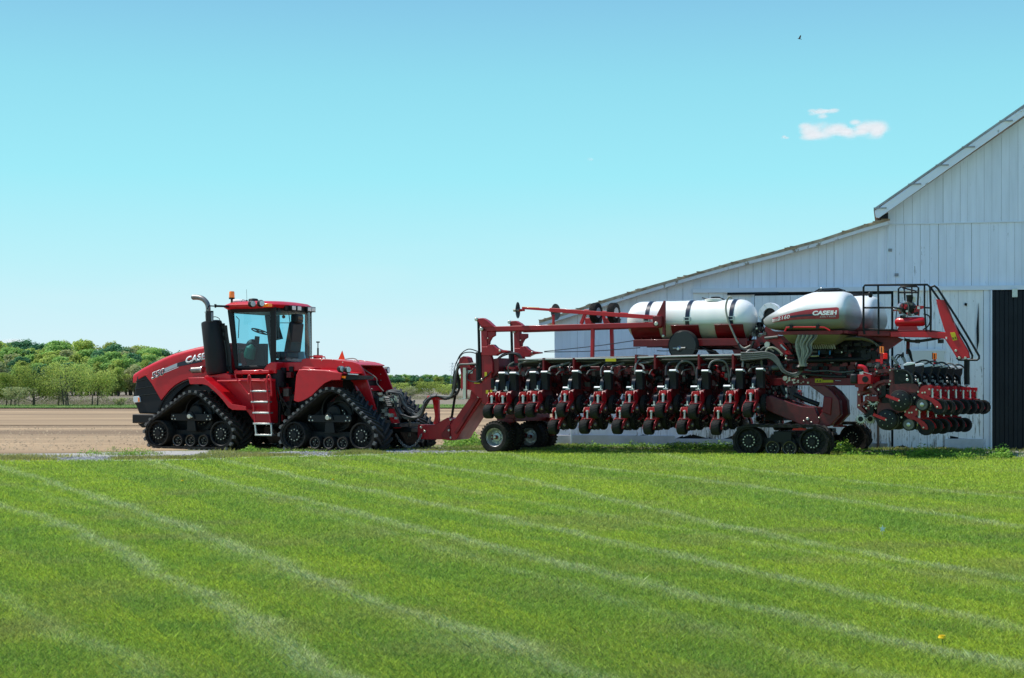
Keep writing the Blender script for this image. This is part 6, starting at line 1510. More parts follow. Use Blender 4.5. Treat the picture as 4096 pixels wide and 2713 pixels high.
# gravel lane
GRAV = groundmat('gravel', (.36, .35, .33), (.50, .48, .45), (.24, .23, .20), .8, 14, .8, (1, 1, 1), .03)
gl0 = lambda X: lawn_edge(X)
def lane():
    xs = np.linspace(-24, 20, 221); vs = []; 
    for x in xs:
        e = float(lawn_edge(x)); w = 4.4 if x < -7 else 3.4
        for k in range(8): y = e - .5 + (w + .5) * k / 7; vs.append((x, y, float(gz(np.float64(x), np.float64(y))) + .010 + .008 * random.random()))
    me = bpy.data.meshes.new('gravel_lane'); me.from_pydata(vs, [], [(i * 8 + k, (i + 1) * 8 + k, (i + 1) * 8 + k + 1, i * 8 + k + 1) for i in range(220) for k in range(7)]); me.materials.append(GRAV)
    o = bpy.data.objects.new('gravel_lane', me); COL.objects.link(o); o['kind'] = 'structure'
lane()
LAWNB = groundmat('lawn_base', (.12, .21, .025), (.17, .27, .03), (.19, .22, .05), .6, 9, .5)
def lawnsheet():
    xs = np.linspace(-22, 24, 185); ny = 90; vs = []
    for x in xs:
        e = float(lawn_edge(x))
        for k in range(ny): y = -3 + (e + 3) * k / (ny - 1); vs.append((x, y, float(gz(np.float64(x), np.float64(y))) + .012))
    me = bpy.data.meshes.new('lawn_ground'); me.from_pydata(vs, [], [(i * ny + k, (i + 1) * ny + k, (i + 1) * ny + k + 1, i * ny + k + 1) for i in range(184) for k in range(ny - 1)]); me.materials.append(LAWNB)
    me.polygons.foreach_set('use_smooth', [True] * len(me.polygons))
    o = bpy.data.objects.new('lawn_ground', me); COL.objects.link(o); o['kind'] = 'structure'
lawnsheet()

# ---------------------------------------------------------------- blades
def attrmat(name, rough=.55, trans=.35, spec=.3, up=0, nv=0):
    m = bpy.data.materials.new(name); m.use_nodes = True; N, L = nodes(m); N.clear()
    out = N.new('ShaderNodeOutputMaterial'); at = N.new('ShaderNodeAttribute'); at.attribute_name = 'col'
    p = N.new('ShaderNodeBsdfPrincipled'); p.inputs['Roughness'].default_value = rough; p.inputs['Specular IOR Level'].default_value = spec; L.new(at.outputs['Color'], p.inputs['Base Color'])
    t = N.new('ShaderNodeBsdfTranslucent'); L.new(at.outputs['Color'], t.inputs['Color']); mx = N.new('ShaderNodeMixShader'); mx.inputs[0].default_value = trans
    if up or nv:
        ge = N.new('ShaderNodeNewGeometry'); sc1 = N.new('ShaderNodeVectorMath'); sc1.operation = 'SCALE'; sc1.inputs['Scale'].default_value = 1 - (up or nv); L.new(ge.outputs['Normal'], sc1.inputs[0])
        ad = N.new('ShaderNodeVectorMath'); ad.operation = 'ADD'; L.new(sc1.outputs[0], ad.inputs[0])
        if nv:
            an = N.new('ShaderNodeAttribute'); an.attribute_name = 'nv'; vt = N.new('ShaderNodeVectorTransform'); vt.vector_type = 'VECTOR'; vt.convert_from = 'OBJECT'; vt.convert_to = 'WORLD'; L.new(an.outputs['Vector'], vt.inputs[0])
            nn = N.new('ShaderNodeVectorMath'); nn.operation = 'NORMALIZE'; L.new(vt.outputs[0], nn.inputs[0]); s2 = N.new('ShaderNodeVectorMath'); s2.operation = 'SCALE'; s2.inputs['Scale'].default_value = nv; L.new(nn.outputs[0], s2.inputs[0]); L.new(s2.outputs[0], ad.inputs[1])
        else: ad.inputs[1].default_value = (0, 0, up)
        no = N.new('ShaderNodeVectorMath'); no.operation = 'NORMALIZE'; L.new(ad.outputs[0], no.inputs[0]); L.new(no.outputs[0], p.inputs['Normal'])
    L.new(p.outputs[0], mx.inputs[1]); L.new(t.outputs[0], mx.inputs[2]); L.new(mx.outputs[0], out.inputs[0]); return m
LEAFM = attrmat('foliage', .6, .35, .2); BLADE = attrmat('grass_blade', .5, .42, .25); TREEM = attrmat('tree_foliage', .65, .45, .12)
def facing(nv, jit, g):
    """two axes of a small leaf whose face looks roughly along nv"""
    n = len(nv); q = nv + g.normal(size=(n, 3)) * jit; q /= np.linalg.norm(q, axis=1)[:, None]
    u = g.normal(size=(n, 3)); u -= (u * q).sum(1)[:, None] * q; u /= np.linalg.norm(u, axis=1)[:, None]; return u, np.cross(q, u)
def leafmesh(name, V, nper, col, m, nv=None):
    """V: (n, nper, 3) one polygon each; col (n,3)"""
    n = V.shape[0]; me = bpy.data.meshes.new(name); me.vertices.add(n * nper); me.vertices.foreach_set('co', V.astype(np.float32).ravel())
    me.loops.add(n * nper); me.loops.foreach_set('vertex_index', np.arange(n * nper, dtype=np.int32)); me.polygons.add(n); me.polygons.foreach_set('loop_start', np.arange(n, dtype=np.int32) * nper)
    a = me.attributes.new('col', 'FLOAT_COLOR', 'POINT'); c4 = np.ones((n, nper, 4), np.float32); c4[:, :, :3] = col[:, None, :] if col.ndim == 2 else col; a.data.foreach_set('color', c4.ravel())
    if nv is not None: q = me.attributes.new('nv', 'FLOAT_VECTOR', 'POINT'); q.data.foreach_set('vector', np.repeat(nv, nper, 0).astype(np.float32).ravel())
    me.update(); me.materials.append(m); return me
def blades(X, Y, hgt, wid, lean, col, zoff=.0, dirv=None):
    n = len(X); ph = rng.random(n) * 2 * np.pi; th = ph + np.pi / 2 + rng.normal(0, .45, n)
    dx, dy = np.cos(th) * wid / 2, np.sin(th) * wid / 2; lx, ly = np.cos(ph) * lean * hgt, np.sin(ph) * lean * hgt
    if dirv is not None: lx = lx + dirv[0] * hgt; ly = ly + dirv[1] * hgt
    Z = gz(X, Y) + zoff; V = np.zeros((n, 4, 3))
    V[:, 0] = np.stack([X - dx, Y - dy, Z], -1); V[:, 1] = np.stack([X + dx, Y + dy, Z], -1)
    V[:, 2] = np.stack([X + lx + dx * .25, Y + ly + dy * .25, Z + hgt], -1)
    V[:, 3] = np.stack([X + lx * .4 - dx * .9, Y + ly * .4 - dy * .9, Z + hgt * .55], -1)
    return V
stripes = [[(0, 1170), (130, 1210), (300, 1290), (500, 1400), (640, 1480), (780, 1580)],
 [(-200, 1035), (0, 1085), (150, 1130), (400, 1215), (640, 1310), (900, 1420), (1130, 1480), (1300, 1560)],
 [(330, 1060), (560, 1130), (850, 1200), (1050, 1250), (1350, 1330), (1650, 1400), (2042, 1489), (2400, 1565)],
 [(650, 1095), (1000, 1170), (1214, 1216), (1394, 1255), (1652, 1314), (1847, 1362), (2188, 1430), (2500, 1500)],
 [(1000, 1080), (1214, 1114), (1526, 1187), (1789, 1246), (2042, 1294), (2400, 1360)],
 [(1300, 1075), (1555, 1104), (1789, 1138), (2140, 1192), (2400, 1232)], [(1700, 1085), (2000, 1118), (2400, 1160)],
 [(0, 1118), (250, 1190), (500, 1270), (700, 1345), (1000, 1470), (1150, 1540)], [(700, 1066), (1100, 1140), (1500, 1215), (1900, 1290), (2400, 1390)], [(60, 1420), (250, 1520), (330, 1570)], [(900, 1240), (1200, 1330), (1600, 1450), (1900, 1540)]]
STW = [1, 1, 1, 1, 1, .9, .8, .35, .4, .5, .4]
ST = [np.array([gnd(*p) for p in s_]) for s_ in stripes]
def stripe_info(X, Y):
    """signed distance across the mowing lines (positive to the right of the nearest)"""
    best = np.full(X.shape, 9.); wgt = np.ones(X.shape)
    wx = X + .16 * (vnoise(X, Y, .9) - .5) + .08 * (vnoise(X + 3, Y, .3) - .5)
    for P, w_ in zip(ST, STW):
        o = np.argsort(P[:, 1]); yy, xx = P[o, 1], P[o, 0]
        sl0 = (xx[1] - xx[0]) / (yy[1] - yy[0]); sl1 = (xx[-1] - xx[-2]) / (yy[-1] - yy[-2])
        xl_ = np.interp(Y, yy, xx); xl_ = np.where(Y < yy[0], xx[0] + sl0 * (Y - yy[0]), xl_); xl_ = np.where(Y > yy[-1], xx[-1] + sl1 * (Y - yy[-1]), xl_)
        d = (wx - xl_) * .90; ck = np.abs(d) < np.abs(best); best = np.where(ck, d, best); wgt = np.where(ck, w_, wgt)
    return best, wgt
def lawn_blades(N0):
    # density falls with distance so that the grass stays equally fine in view; also covers a margin to the sides
    u = rng.random(N0); y0_, y1_ = 7.6, 40.; Y = 1 / (1 / y0_ + (1 / y1_ - 1 / y0_) * u)
    X = (rng.random(N0) - .5) * 2 * (Y * .34 + 2.2)
    k = Y < lawn_edge(X) + rng.normal(0, .12, N0); X, Y = X[k], Y[k]; n = len(X)
    d, sw = stripe_info(X, Y); pale = sw * np.exp(-(d / (.07 + .09 * vnoise(X, Y + 4, .5))) ** 2) * (.45 + 1.0 * vnoise(X, Y, .35)); n1 = vnoise(X, Y, 1.4); n2 = vnoise(X + 11, Y + 5, .45); n3 = vnoise(X * 1.0 + 3, Y * .5, 3.1)
    A = np.array([.42, .58, .08]); B = np.array([.58, .72, .075]); C = np.array([.27, .47, .08]); D = np.array([.76, .82, .42]); E = np.array([.48, .48, .16])
    side = np.clip(.5 + d / 1.1, 0, 1)
    wy = np.clip(.55 * side + .9 * (n3 - .35) + .5 * (n1 - .5), 0, 1)[:, None]; col = A * (1 - wy) + B * wy
    wd = np.clip((n2 - .45) * 1.0 + rng.random(n) * .35 - .2 + .55 * (1 - side), 0, 1)[:, None]; col = col * (1 - wd * .75) + C * wd * .75
    we = np.clip((vnoise(X + 31, Y + 9, .8) - .60) * 1.5 + (rng.random(n) < .13) * .8, 0, .6)[:, None]; col = col * (1 - we) + E * we
    wp = np.clip(pale * (rng.random(n) * .9 + .1), 0, .8)[:, None]; col = col * (1 - wp) + D * wp
    col *= (.38 + .90 * rng.random(n))[:, None]
    sc_ = np.clip(Y / 9, 1, 4.2)
    hgt = (.022 + .024 * rng.random(n)) * (1 + .25 * pale) * (.9 + .6 * (rng.random(n) < .005)) * np.clip(sc_ ** .12, 1, 2); wid = .0040 * sc_ ** .60 * (1 + .5 * rng.random(n))
    return leafmesh('lawn_grass', blades(X, Y, hgt, wid, .45 + .7 * rng.random(n), col, .008, (-.22 * (d > 0) + .05, -.15)), 4, col, BLADE)
o = bpy.data.objects.new('lawn_grass', lawn_blades(2000000)); COL.objects.link(o)
tag(o, 'short mown green lawn with pale mowing lines across the foreground', 'grass', kind='stuff')

# weeds and rough grass along the machine and the barn
def leafy(X, Y, R_, H_, n_each, size, cols):
    """clumps: each gets n_each small leaves in a dome"""
    m = len(X); n = m * n_each; cx_ = np.repeat(X, n_each); cy_ = np.repeat(Y, n_each); rr_ = np.repeat(R_, n_each); hh = np.repeat(H_, n_each)
    a = rng.random(n) * 2 * np.pi; r_ = np.sqrt(rng.random(n)) * rr_; h = rng.random(n) ** .8 * hh * (1 - .5 * (r_ / rr_) ** 2)
    P = np.stack([cx_ + np.cos(a) * r_, cy_ + np.sin(a) * r_, gz(cx_, cy_) + h], -1)
    u, w = facing(np.tile([0., -.25, 1.], (n, 1)), .5, rng)
    s_ = (size * (.6 + .8 * rng.random(n)))[:, None]
    V = np.stack([P - u * s_, P - w * s_ * .5, P + u * s_, P + w * s_ * .5], 1)
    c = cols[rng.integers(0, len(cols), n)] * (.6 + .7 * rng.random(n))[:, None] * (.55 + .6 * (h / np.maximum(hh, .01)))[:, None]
    return V, c
Vs, Cs = [], []
# 1) rough thin grass over lane edge and yard
n = 150000; X = rng.uniform(-16, 18, n); e = lawn_edge(X); Y = e + rng.exponential(1.1, n) - .1; den = vnoise(X + 5, Y, .8)
wall = np.array([BF.world(a, -.05) for a in (-14, 2)]); wy = wall[0][1] + (X - wall[0][0]) * (wall[1][1] - wall[0][1]) / (wall[1][0] - wall[0][0])
Y2 = np.where(X > 1.2, e + rng.random(n) * np.maximum(wy - e, .2), Y)
keep = (den + rng.normal(0, .11, n) > np.where(X < -7, .66, .40)) & ((X < 1.2) | (Y2 < wy)); X, Y2, den = X[keep], Y2[keep], den[keep]; n = len(X)
yel = np.clip(vnoise(X, Y2 + 8, 1.1) * 1.2 + .1, 0, 1)[:, None]; c = np.array([.14, .29, .03]) * (1 - yel) + np.array([.42, .41, .13]) * yel; c = c * (.6 + .7 * rng.random(n))[:, None]
hg = (.03 + .06 * rng.random(n)) * (.5 + den); Vs.append(blades(X, Y2, hg, .011 + 0 * hg, .5, c)); Cs.append(c)
WV, WC = [], []
G4 = np.array([[.17, .38, .04], [.25, .47, .05], [.34, .52, .07], [.12, .28, .03]])
def clumps(n, px0, px1, py0, py1, r, h, ne, sz):
    xs, ys = [], []
    for _ in range(n): g = gnd(random.uniform(px0, px1), random.uniform(py0, py1)); xs.append(g[0]); ys.append(g[1])
    X, Y = np.array(xs), np.array(ys); V, c = leafy(X, Y, r * (.6 + .8 * rng.random(n)), h * (.4 + .9 * rng.random(n)), ne, sz, G4); WV.append(V); WC.append(c)
clumps(22, 200, 345, 1043, 1054, .25, .11, 60, .02); clumps(14, 560, 590, 1044, 1050, .15, .16, 60, .02); clumps(50, 590, 1000, 1044, 1051, .22, .08, 50, .018)
clumps(50, 1290, 1700, 1044, 1056, .28, .17, 90, .022); clumps(30, 1560, 1700, 1048, 1056, .35, .18, 110, .024)
clumps(26, 1700, 1900, 1064, 1074, .25, .05, 50, .018); clumps(24, 1960, 2080, 1062, 1072, .28, .10, 70, .022); clumps(14, 1910, 1960, 1058, 1068, .25, .26, 120, .026); clumps(34, 2080, 2260, 1064, 1076, .3, .14, 90, .024)
clumps(8, 2300, 2325, 1072, 1078, .2, .24, 130, .026); clumps(9, 2120, 2150, 1070, 1076, .18, .24, 110, .024)
clumps(26, 1050, 1110, 1030, 1042, .35, .38, 120, .03); clumps(40, 1290, 1560, 1038, 1046, .25, .10, 70, .02)
for (wx0, wy0) in ((2312, 1073), (2140, 1071)):
    pass
Vw, Cw = np.concatenate(WV), np.concatenate(WC)
WV, WC = [], []
clumps(90, 0, 2367, 1120, 1560, .07, .030, 26, .011)
o = bpy.data.objects.new('lawn_clover', leafmesh('lawn_clover', np.concatenate(WV), 4, np.concatenate(WC) * .7, LEAFM)); COL.objects.link(o)
tag(o, 'small patches of clover and broad leaved weeds scattered in the lawn', 'clover', kind='stuff')
o = bpy.data.objects.new('yard_grass', leafmesh('yard_grass', np.concatenate(Vs), 4, np.concatenate(Cs), BLADE)); COL.objects.link(o)
tag(o, 'thin rough yellow green grass growing through the gravel beside the barn', 'rough grass', kind='stuff')
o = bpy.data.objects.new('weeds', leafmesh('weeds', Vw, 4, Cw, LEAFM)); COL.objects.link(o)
tag(o, 'low leafy weeds along the edge of the lawn under the machines', 'weeds', kind='stuff')
# loose stones on the lane
n = 9000; X = rng.uniform(-16, 4, n); Y = lawn_edge(X) + rng.random(n) * 1.8 - .05; s_ = .012 + .018 * rng.random(n)
V = np.zeros((n, 4, 3)); 
P = np.stack([X, Y, gz(X, Y) + .01], -1); o4 = np.array([[-1, -.6, -.3], [1, -.7, -.2], [.7, .8, .9], [-.8, .6, 1.0]]); V = P[:, None, :] + o4[None] * s_[:, None, None] * (1 + .3 * rng.normal(size=(n, 4, 3)))
cc = np.array([.34, .34, .34]) * (.4 + .9 * rng.random(n))[:, None]
o = bpy.data.objects.new('loose_gravel', leafmesh('loose_gravel', V, 4, cc, attrmat('stone', .9, 0, .2))); COL.objects.link(o); tag(o, 'loose pale gravel stones lying along the lane edge', 'gravel', kind='stuff')
# soil clods / straw flecks on the near field
n = 7000; Y = 39.5 + 25 * rng.random(n) ** 1.5; X = -Y * .33 + rng.random(n) * (Y * .33 + 4); kk = Y > soil_edge(X) + .3; X, Y = X[kk], Y[kk]; n = len(X); s_ = .007 + .022 * rng.random(n) ** 3
P = np.stack([X, Y, soilz(X, Y) + .01], -1); V = P[:, None, :] + o4[None] * s_[:, None, None] * (1 + .35 * rng.normal(size=(n, 4, 3)))
cc = np.array([.46, .34, .22]) * (.7 + .45 * rng.random(n))[:, None]
o = bpy.data.objects.new('soil_clods', leafmesh('soil_clods', V, 4, cc, attrmat('clod', .95, 0, .1))); COL.objects.link(o); tag(o, 'loose clods of dry brown soil over the tilled field', 'soil', kind='stuff')
# dandelions
DY = mat('dandelion_yellow', (.9, .62, .01), .6); ST_ = mat('stem_green', (.1, .2, .03), .6)
for i, (x, y, lab) in enumerate(((422, 1122, 'yellow dandelion in the lawn in front of the tractor front track'), (2178, 1500, 'yellow dandelion near the bottom right corner of the lawn'), (770, 1116, 'small yellow dandelion in the lawn in front of the rear tractor track'))):
    gx, gy = gnd(x, y); z = float(gz(np.float64(gx), np.float64(gy))); b = MB().use(ST_).cyl((0, 0, 0), (0, 0, .045), .003, 5); b.use(DY).lathe([(.04, .01), (.046, .024), (.054, .022), (.058, .004)], (0, 0, 0), 'z', 12)
    b.use(DY)
    for k in range(14): an = k * .449; b.box(.014 * math.cos(an) - .004, .014 * math.cos(an) + .004, .014 * math.sin(an) - .004, .014 * math.sin(an) + .004, .052, .062)
    o = b.build('dandelion'); o.location = (gx, gy, z + .015); tag(o, lab, 'dandelion', 'dandelions in the lawn')
# star marker on a thin stake
gx, gy = gnd(2040, 1242); b = MB().use(LETW); st = []
for k in range(10): an = R(90 + 36 * k); r_ = .036 if k % 2 == 0 else .014; st.append((r_ * math.cos(an), .085 + r_ * math.sin(an)))
b.use(mat('pale_star', (.6, .75, .7), .5)).prism(st, -.003, .003); b.use(ZINC).cyl((0, 0.006, 0), (0, .006, .1), .003, 6); o = b.build('star_marker'); o.location = (gx, gy, 0); tag(o, 'small pale star shaped marker on a thin stake in the lawn', 'marker')

# ================================================================ TREES
BARK = mat('bark', (.11, .09, .07), .9, nz=.6, nscale=12, bump=.4)
def make_tree(seed, h, spread, trunk, nleaf, leaf, cols, density=1.0, crown0=.25, stems=1, blobs=0):
    rs = random.Random(seed); g = np.random.default_rng(seed)
    root = empty('tree', (0, 0, 0)); b = MB().use(BARK); tips = []
    for s_ in range(stems):
        ang = rs.uniform(0, 6.28); bx, by = (math.cos(ang) * .18 * spread * (stems > 1), math.sin(ang) * .18 * spread * (stems > 1))
        lean = Vector((rs.uniform(-.08, .08) + bx * .5 / h, rs.uniform(-.08, .08), 1)).normalized(); th = h * rs.uniform(.75, .9)
        pts = [Vector((bx, by, -.1)) + lean * th * k / 6 + Vector((rs.uniform(-.03, .03), rs.uniform(-.03, .03), 0)) * h * .25 * (k / 6) for k in range(7)]
        b.tube(pts, trunk / math.sqrt(stems), 7, r2=trunk * .12)
        for k in range(int(11 / stems) + 5):
            t = rs.uniform(crown0 * .8, .92); i = int(t * 6); p = pts[i].lerp(pts[min(6, i + 1)], t * 6 - i); an = rs.uniform(0, 6.28); ln = spread * .5 * rs.uniform(.5, 1.05) * (1.1 - .55 * abs(t - .45))
            q = p + Vector((math.cos(an) * ln, math.sin(an) * ln, ln * rs.uniform(.35, .9))); m_ = p.lerp(q, .5) + Vector((0, 0, -.06 * ln)); r0 = trunk * .38 * (1 - t * .6) / math.sqrt(stems)
            b.tube([p, m_, q], r0, 5, r2=r0 * .25); tips += [q, m_.lerp(q, .5)]
            for e in range(3):
                an2 = an + rs.uniform(-1, 1); l2 = ln * .5; f_ = m_.lerp(q, rs.random()); q2 = f_ + Vector((math.cos(an2) * l2, math.sin(an2) * l2, l2 * rs.uniform(.1, .9))); b.tube([f_, q2], r0 * .4, 4, r2=r0 * .12); tips.append(q2)
        tips.append(pts[-1])
    tr = b.build('trunk', root)
    if blobs:                               # dense crowns: leaves over many overlapping boughs
        B_ = []; 
        for k in range(blobs):
            zz = rs.uniform(crown0 + .08, .90); wmax = spread * .5 * math.sqrt(max(.05, 1 - ((zz - .52) / .52) ** 2)); an = rs.uniform(0, 6.28); r_ = wmax * math.sqrt(rs.random()) * .85
            B_.append((r_ * math.cos(an), r_ * math.sin(an), zz * h, h * rs.uniform(.085, .17)))
        B_.append((rs.uniform(-.3, .3), 0, h * .92, h * .10)); B_ = np.array(B_); idx = g.integers(0, len(B_), nleaf)
        dr = g.normal(size=(nleaf, 3)); dr[:, 2] = np.where(dr[:, 2] < -.3, -dr[:, 2], dr[:, 2]); dr /= np.linalg.norm(dr, axis=1)[:, None]
        lump = 1 + .25 * np.sin(dr[:, 0] * 7 + idx) * np.sin(dr[:, 2] * 6 + idx * 2)
        P = B_[idx, :3] + dr * (B_[idx, 3] * (.72 + .36 * g.random(nleaf) ** .6) * lump)[:, None]
        ctr = np.array([0, 0, h * .45]); cd = P - ctr; cd /= np.linalg.norm(cd, axis=1)[:, None]; nvv = dr * .75 + cd * .5; tn = g.random(len(B_))[idx]
    else:
        T = np.array([tuple(t) for t in tips]); idx = g.integers(0, len(T), nleaf); off = g.normal(size=(nleaf, 3)) * np.array([.105, .105, .085]) * (spread + h) * .5 * density
        P = T[idx] + off; P[:, 2] = np.maximum(P[:, 2], h * crown0 * .5 + .05 * h * g.random(nleaf)); P[:, 2] = np.where(P[:, 2] > h, h * (1 - .12 * g.random(nleaf)), P[:, 2])
        cd = P - np.array([0, 0, h * .45]); cd /= np.linalg.norm(cd, axis=1)[:, None]; nvv = off / np.linalg.norm(off, axis=1)[:, None] * .7 + cd * .5; tn = g.random(len(T))[idx]
    u, w = facing(nvv / np.linalg.norm(nvv, axis=1)[:, None], .42, g)
    s2 = (leaf * (.5 + g.random(nleaf)))[:, None]; V = np.stack([P - u * s2, P - w * s2 * .6, P + u * s2, P + w * s2 * .6], 1)
    C0, C1 = np.array(cols[0]), np.array(cols[1]); c = C0 * (1 - tn[:, None]) + C1 * tn[:, None]; c = c * (.7 + .5 * g.random(nleaf))[:, None] * (.45 + .6 * np.clip(P[:, 2:3] / h, 0, 1))  # leaf colour darkens towards the crown bottom, painting in its shade
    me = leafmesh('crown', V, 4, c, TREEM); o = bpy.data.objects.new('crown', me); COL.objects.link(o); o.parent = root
    return root
YG = ((.44, .56, .12), (.60, .67, .17)); MG = ((.26, .47, .11), (.42, .62, .17)); DG = ((.09, .25, .12), (.17, .36, .16)); BG = ((.40, .44, .19), (.48, .50, .24)); OL = ((.27, .36, .07), (.40, .47, .10))
def at_px(x, ybase): g = gnd(x, ybase); return g
# hedgerow trees on the grass strip beyond the field (top row, base row in 2367 px)
hedge = [(78, 846, 941, 1, 3.4, OL, 'round olive green tree with a single dark trunk in the hedgerow', 1.0, 6500), (167, 832, 941, 3, 3.7, YG, 'tall airy yellow green tree with several thin trunks, in the hedgerow', 1.0, 5200),
         (215, 852, 940, 2, 2.5, YG, 'smaller yellow green tree at the open right end of the hedgerow', .9, 3500), (12, 862, 941, 2, 2.5, OL, 'olive green tree cut off by the left edge of the photo', .9, 4500), (125, 868, 940, 2, 2.0, BG, 'thin brownish shrub tree between the two tallest hedgerow trees', .9, 2300),
         (280, 920, 941, 2, .9, BG, 'low brown scrub bush right of the hedgerow', .6, 500), (40, 895, 942, 3, 1.8, BG, 'low dull brown bush left of the round olive tree', .8, 1500)]
for i, (x, yt, yb, stems, spr, cols, lab, dn, nl) in enumerate(hedge):
    gx, gy = at_px(x, yb); h = (yb - yt) * S / FPX * gy; t = make_tree(100 + i, h, spr, .075 * h / 2.5 * (1.2 if stems == 1 else 1), nl, .055, cols, dn, .22, stems=stems); t.name = 'hedgerow_tree' if h > 1.5 else 'scrub_bush'
    t.location = (gx, gy, 0); tag(t, lab, 'tree' if h > 1.5 else 'bush', 'trees of the hedgerow across the field')
# right side: small trees seen past the hitch
for i, (x, yt, yb, spr, cols, lab) in enumerate(((915, 885, 921, 2.6, YG, 'yellow green small tree right behind the tractor rear body'), (992, 882, 922, 2.9, OL, 'round olive small tree with a visible trunk between tractor and planter'), (1028, 888, 920, 2.0, YG, 'pale small tree just left of the planter hose post'), (950, 893, 920, 1.8, BG, 'low brownish shrub between the two small trees behind the hitch'))):
    gx, gy = at_px(x, yb); h = (yb - yt) * S / FPX * gy; t = make_tree(140 + i, h, spr * 1.25, .05, 2800, .07, cols, 1.15, .15); t.name = 'field_tree'; t.location = (gx, gy, 0); tag(t, lab, 'tree', 'small trees across the field behind the hitch')
# the wood: a bank of taller trees, each its own object
protos = []
for i, (cols, dn) in enumerate(((MG, 1.15), (YG, 1.15), (DG, 1.1), (MG, 1.2), (BG, 1.05), (YG, 1.2), (DG, 1.2), (OL, 1.15))):
    t = make_tree(200 + i, 10.0, 6.4, .22, 5600, .21, cols, dn, .08, stems=1, blobs=22); t.name = 'woodland_tree'; protos.append(t)
# skyline rows of the wood
sky = [(-120, 800), (0, 792), (40, 795), (70, 790), (100, 800), (130, 793), (170, 796), (215, 793), (260, 800), (300, 803), (350, 804), (400, 812), (440, 828), (520, 850), (580, 858)]
kinds = ['leafy mid green', 'pale yellow green', 'dark green', 'bushy mid green', 'thin brownish', 'bright yellow green', 'dense dark green', 'olive green']
used_p = set(); cnt = 0
def wood_tree(k, x, z, top_row, base_h=None, group='trees of the wood beyond the fields', side='left wood'):
    global cnt
    h = (HY - top_row * S) / FPX * z + H; o = protos[k]
    if k in used_p: o = copy_tree(o)
    used_p.add(k); s_ = h / 10.0; o.location = (x, z, 0); o.scale = (s_ * random.uniform(1.0, 1.25), s_ * random.uniform(1, 1.2), s_); o.rotation_euler = (0, 0, random.uniform(0, 6.28))
    tag(o, f'{kinds[k]} tree among many in the {side} on the skyline', 'tree', f'{kinds[k]} trees in the {side}'); cnt += 1
for row in range(4):
    z = 400 - row * 22; x_px = -130 + row * 9
    while x_px < 560:
        top = float(np.interp(x_px, [p[0] for p in sky], [p[1] for p in sky])) + row * 14 + random.uniform(-4, 5) + (3 if row else 0)
        k = random.choices(range(8), (3, 4, 1.3, 3, 1.8, 3, 1.2, 2.6))[0]
        if row == 0 and 40 < x_px < 110: k = 2 if random.random() < .6 else 0
        wood_tree(k, (x_px * S - CX) / FPX * z, z + random.uniform(-7, 7), top); x_px += random.uniform(15, 23)
for row in range(2):
    z = 1250 - row * 60; x_px = 885 + row * 9
    while x_px < 1120:
        wood_tree(random.choice((0, 3, 6, 2, 7, 0)), (x_px * S - CX) / FPX * z, z, 868 + row * 6 + random.uniform(-2.5, 2.5), side='distant right wood'); x_px += random.uniform(9, 13)
print('wood trees', cnt)
# dark undergrowth and hedge strips
def strip_leaves(name, lab, x0, x1, row0, row1, hmax, n, size, cols, cat, zmul=1.0):
    V, C_ = [], []
    g0, g1 = gnd(0, row1)[1], gnd(0, row0)[1]; Y = rng.uniform(g0, g1, n); X = ((rng.uniform(x0, x1, n)) * S - CX) / FPX * Y
    hh = hmax * (.35 + .9 * vnoise(X, Y, hmax * 3)); P = np.stack([X, Y, rng.random(n) ** 1.2 * hh], -1)
    u, w = facing(np.tile([0., -.4, 1.], (n, 1)), .5, rng)
    s_ = (size * (.5 + rng.random(n)))[:, None]; V = np.stack([P - u * s_, P - w * s_ * .35, P + u * s_, P + w * s_ * .35], 1)
    c = np.array(cols)[rng.integers(0, len(cols), n)] * (.6 + .7 * rng.random(n))[:, None]
    o = bpy.data.objects.new(name, leafmesh(name, V, 4, c, LEAFM)); COL.objects.link(o); tag(o, lab, cat, kind='stuff'); return o
strip_leaves('field_margin_grass', 'bright green grass strip along the far edge of the tilled field', -60, 1100, 939, 946, .16, 60000, .06, [(.09, .22, .03), (.13, .28, .04), (.2, .28, .07)], 'grass')
strip_leaves('hedge_bottom', 'brown dry brush under the hedgerow trees', -60, 330, 937, 940, .75, 26000, .045, [(.24, .19, .12), (.18, .15, .10), (.2, .22, .07)], 'brush')
strip_leaves('hedge_bottom', 'brown dry brush at the far edge of the field behind the hitch', 880, 1120, 921, 924, .5, 9000, .06, [(.26, .21, .14), (.2, .17, .11), (.2, .24, .08)], 'brush')
strip_leaves('wood_edge', 'dark undergrowth at the foot of the wood', -150, 470, 904.6, 905.4, 2.2, 26000, .22, [(.07, .16, .03), (.05, .12, .03), (.16, .25, .05)], 'undergrowth')
grid('grass_strip', -90, 40, 3, 120, 144, 3, lambda X, Y: 0 * X + .12, groundmat('strip_green', (.08, .17, .03), (.14, .22, .05), (.22, .2, .09), .2, 2, .2))
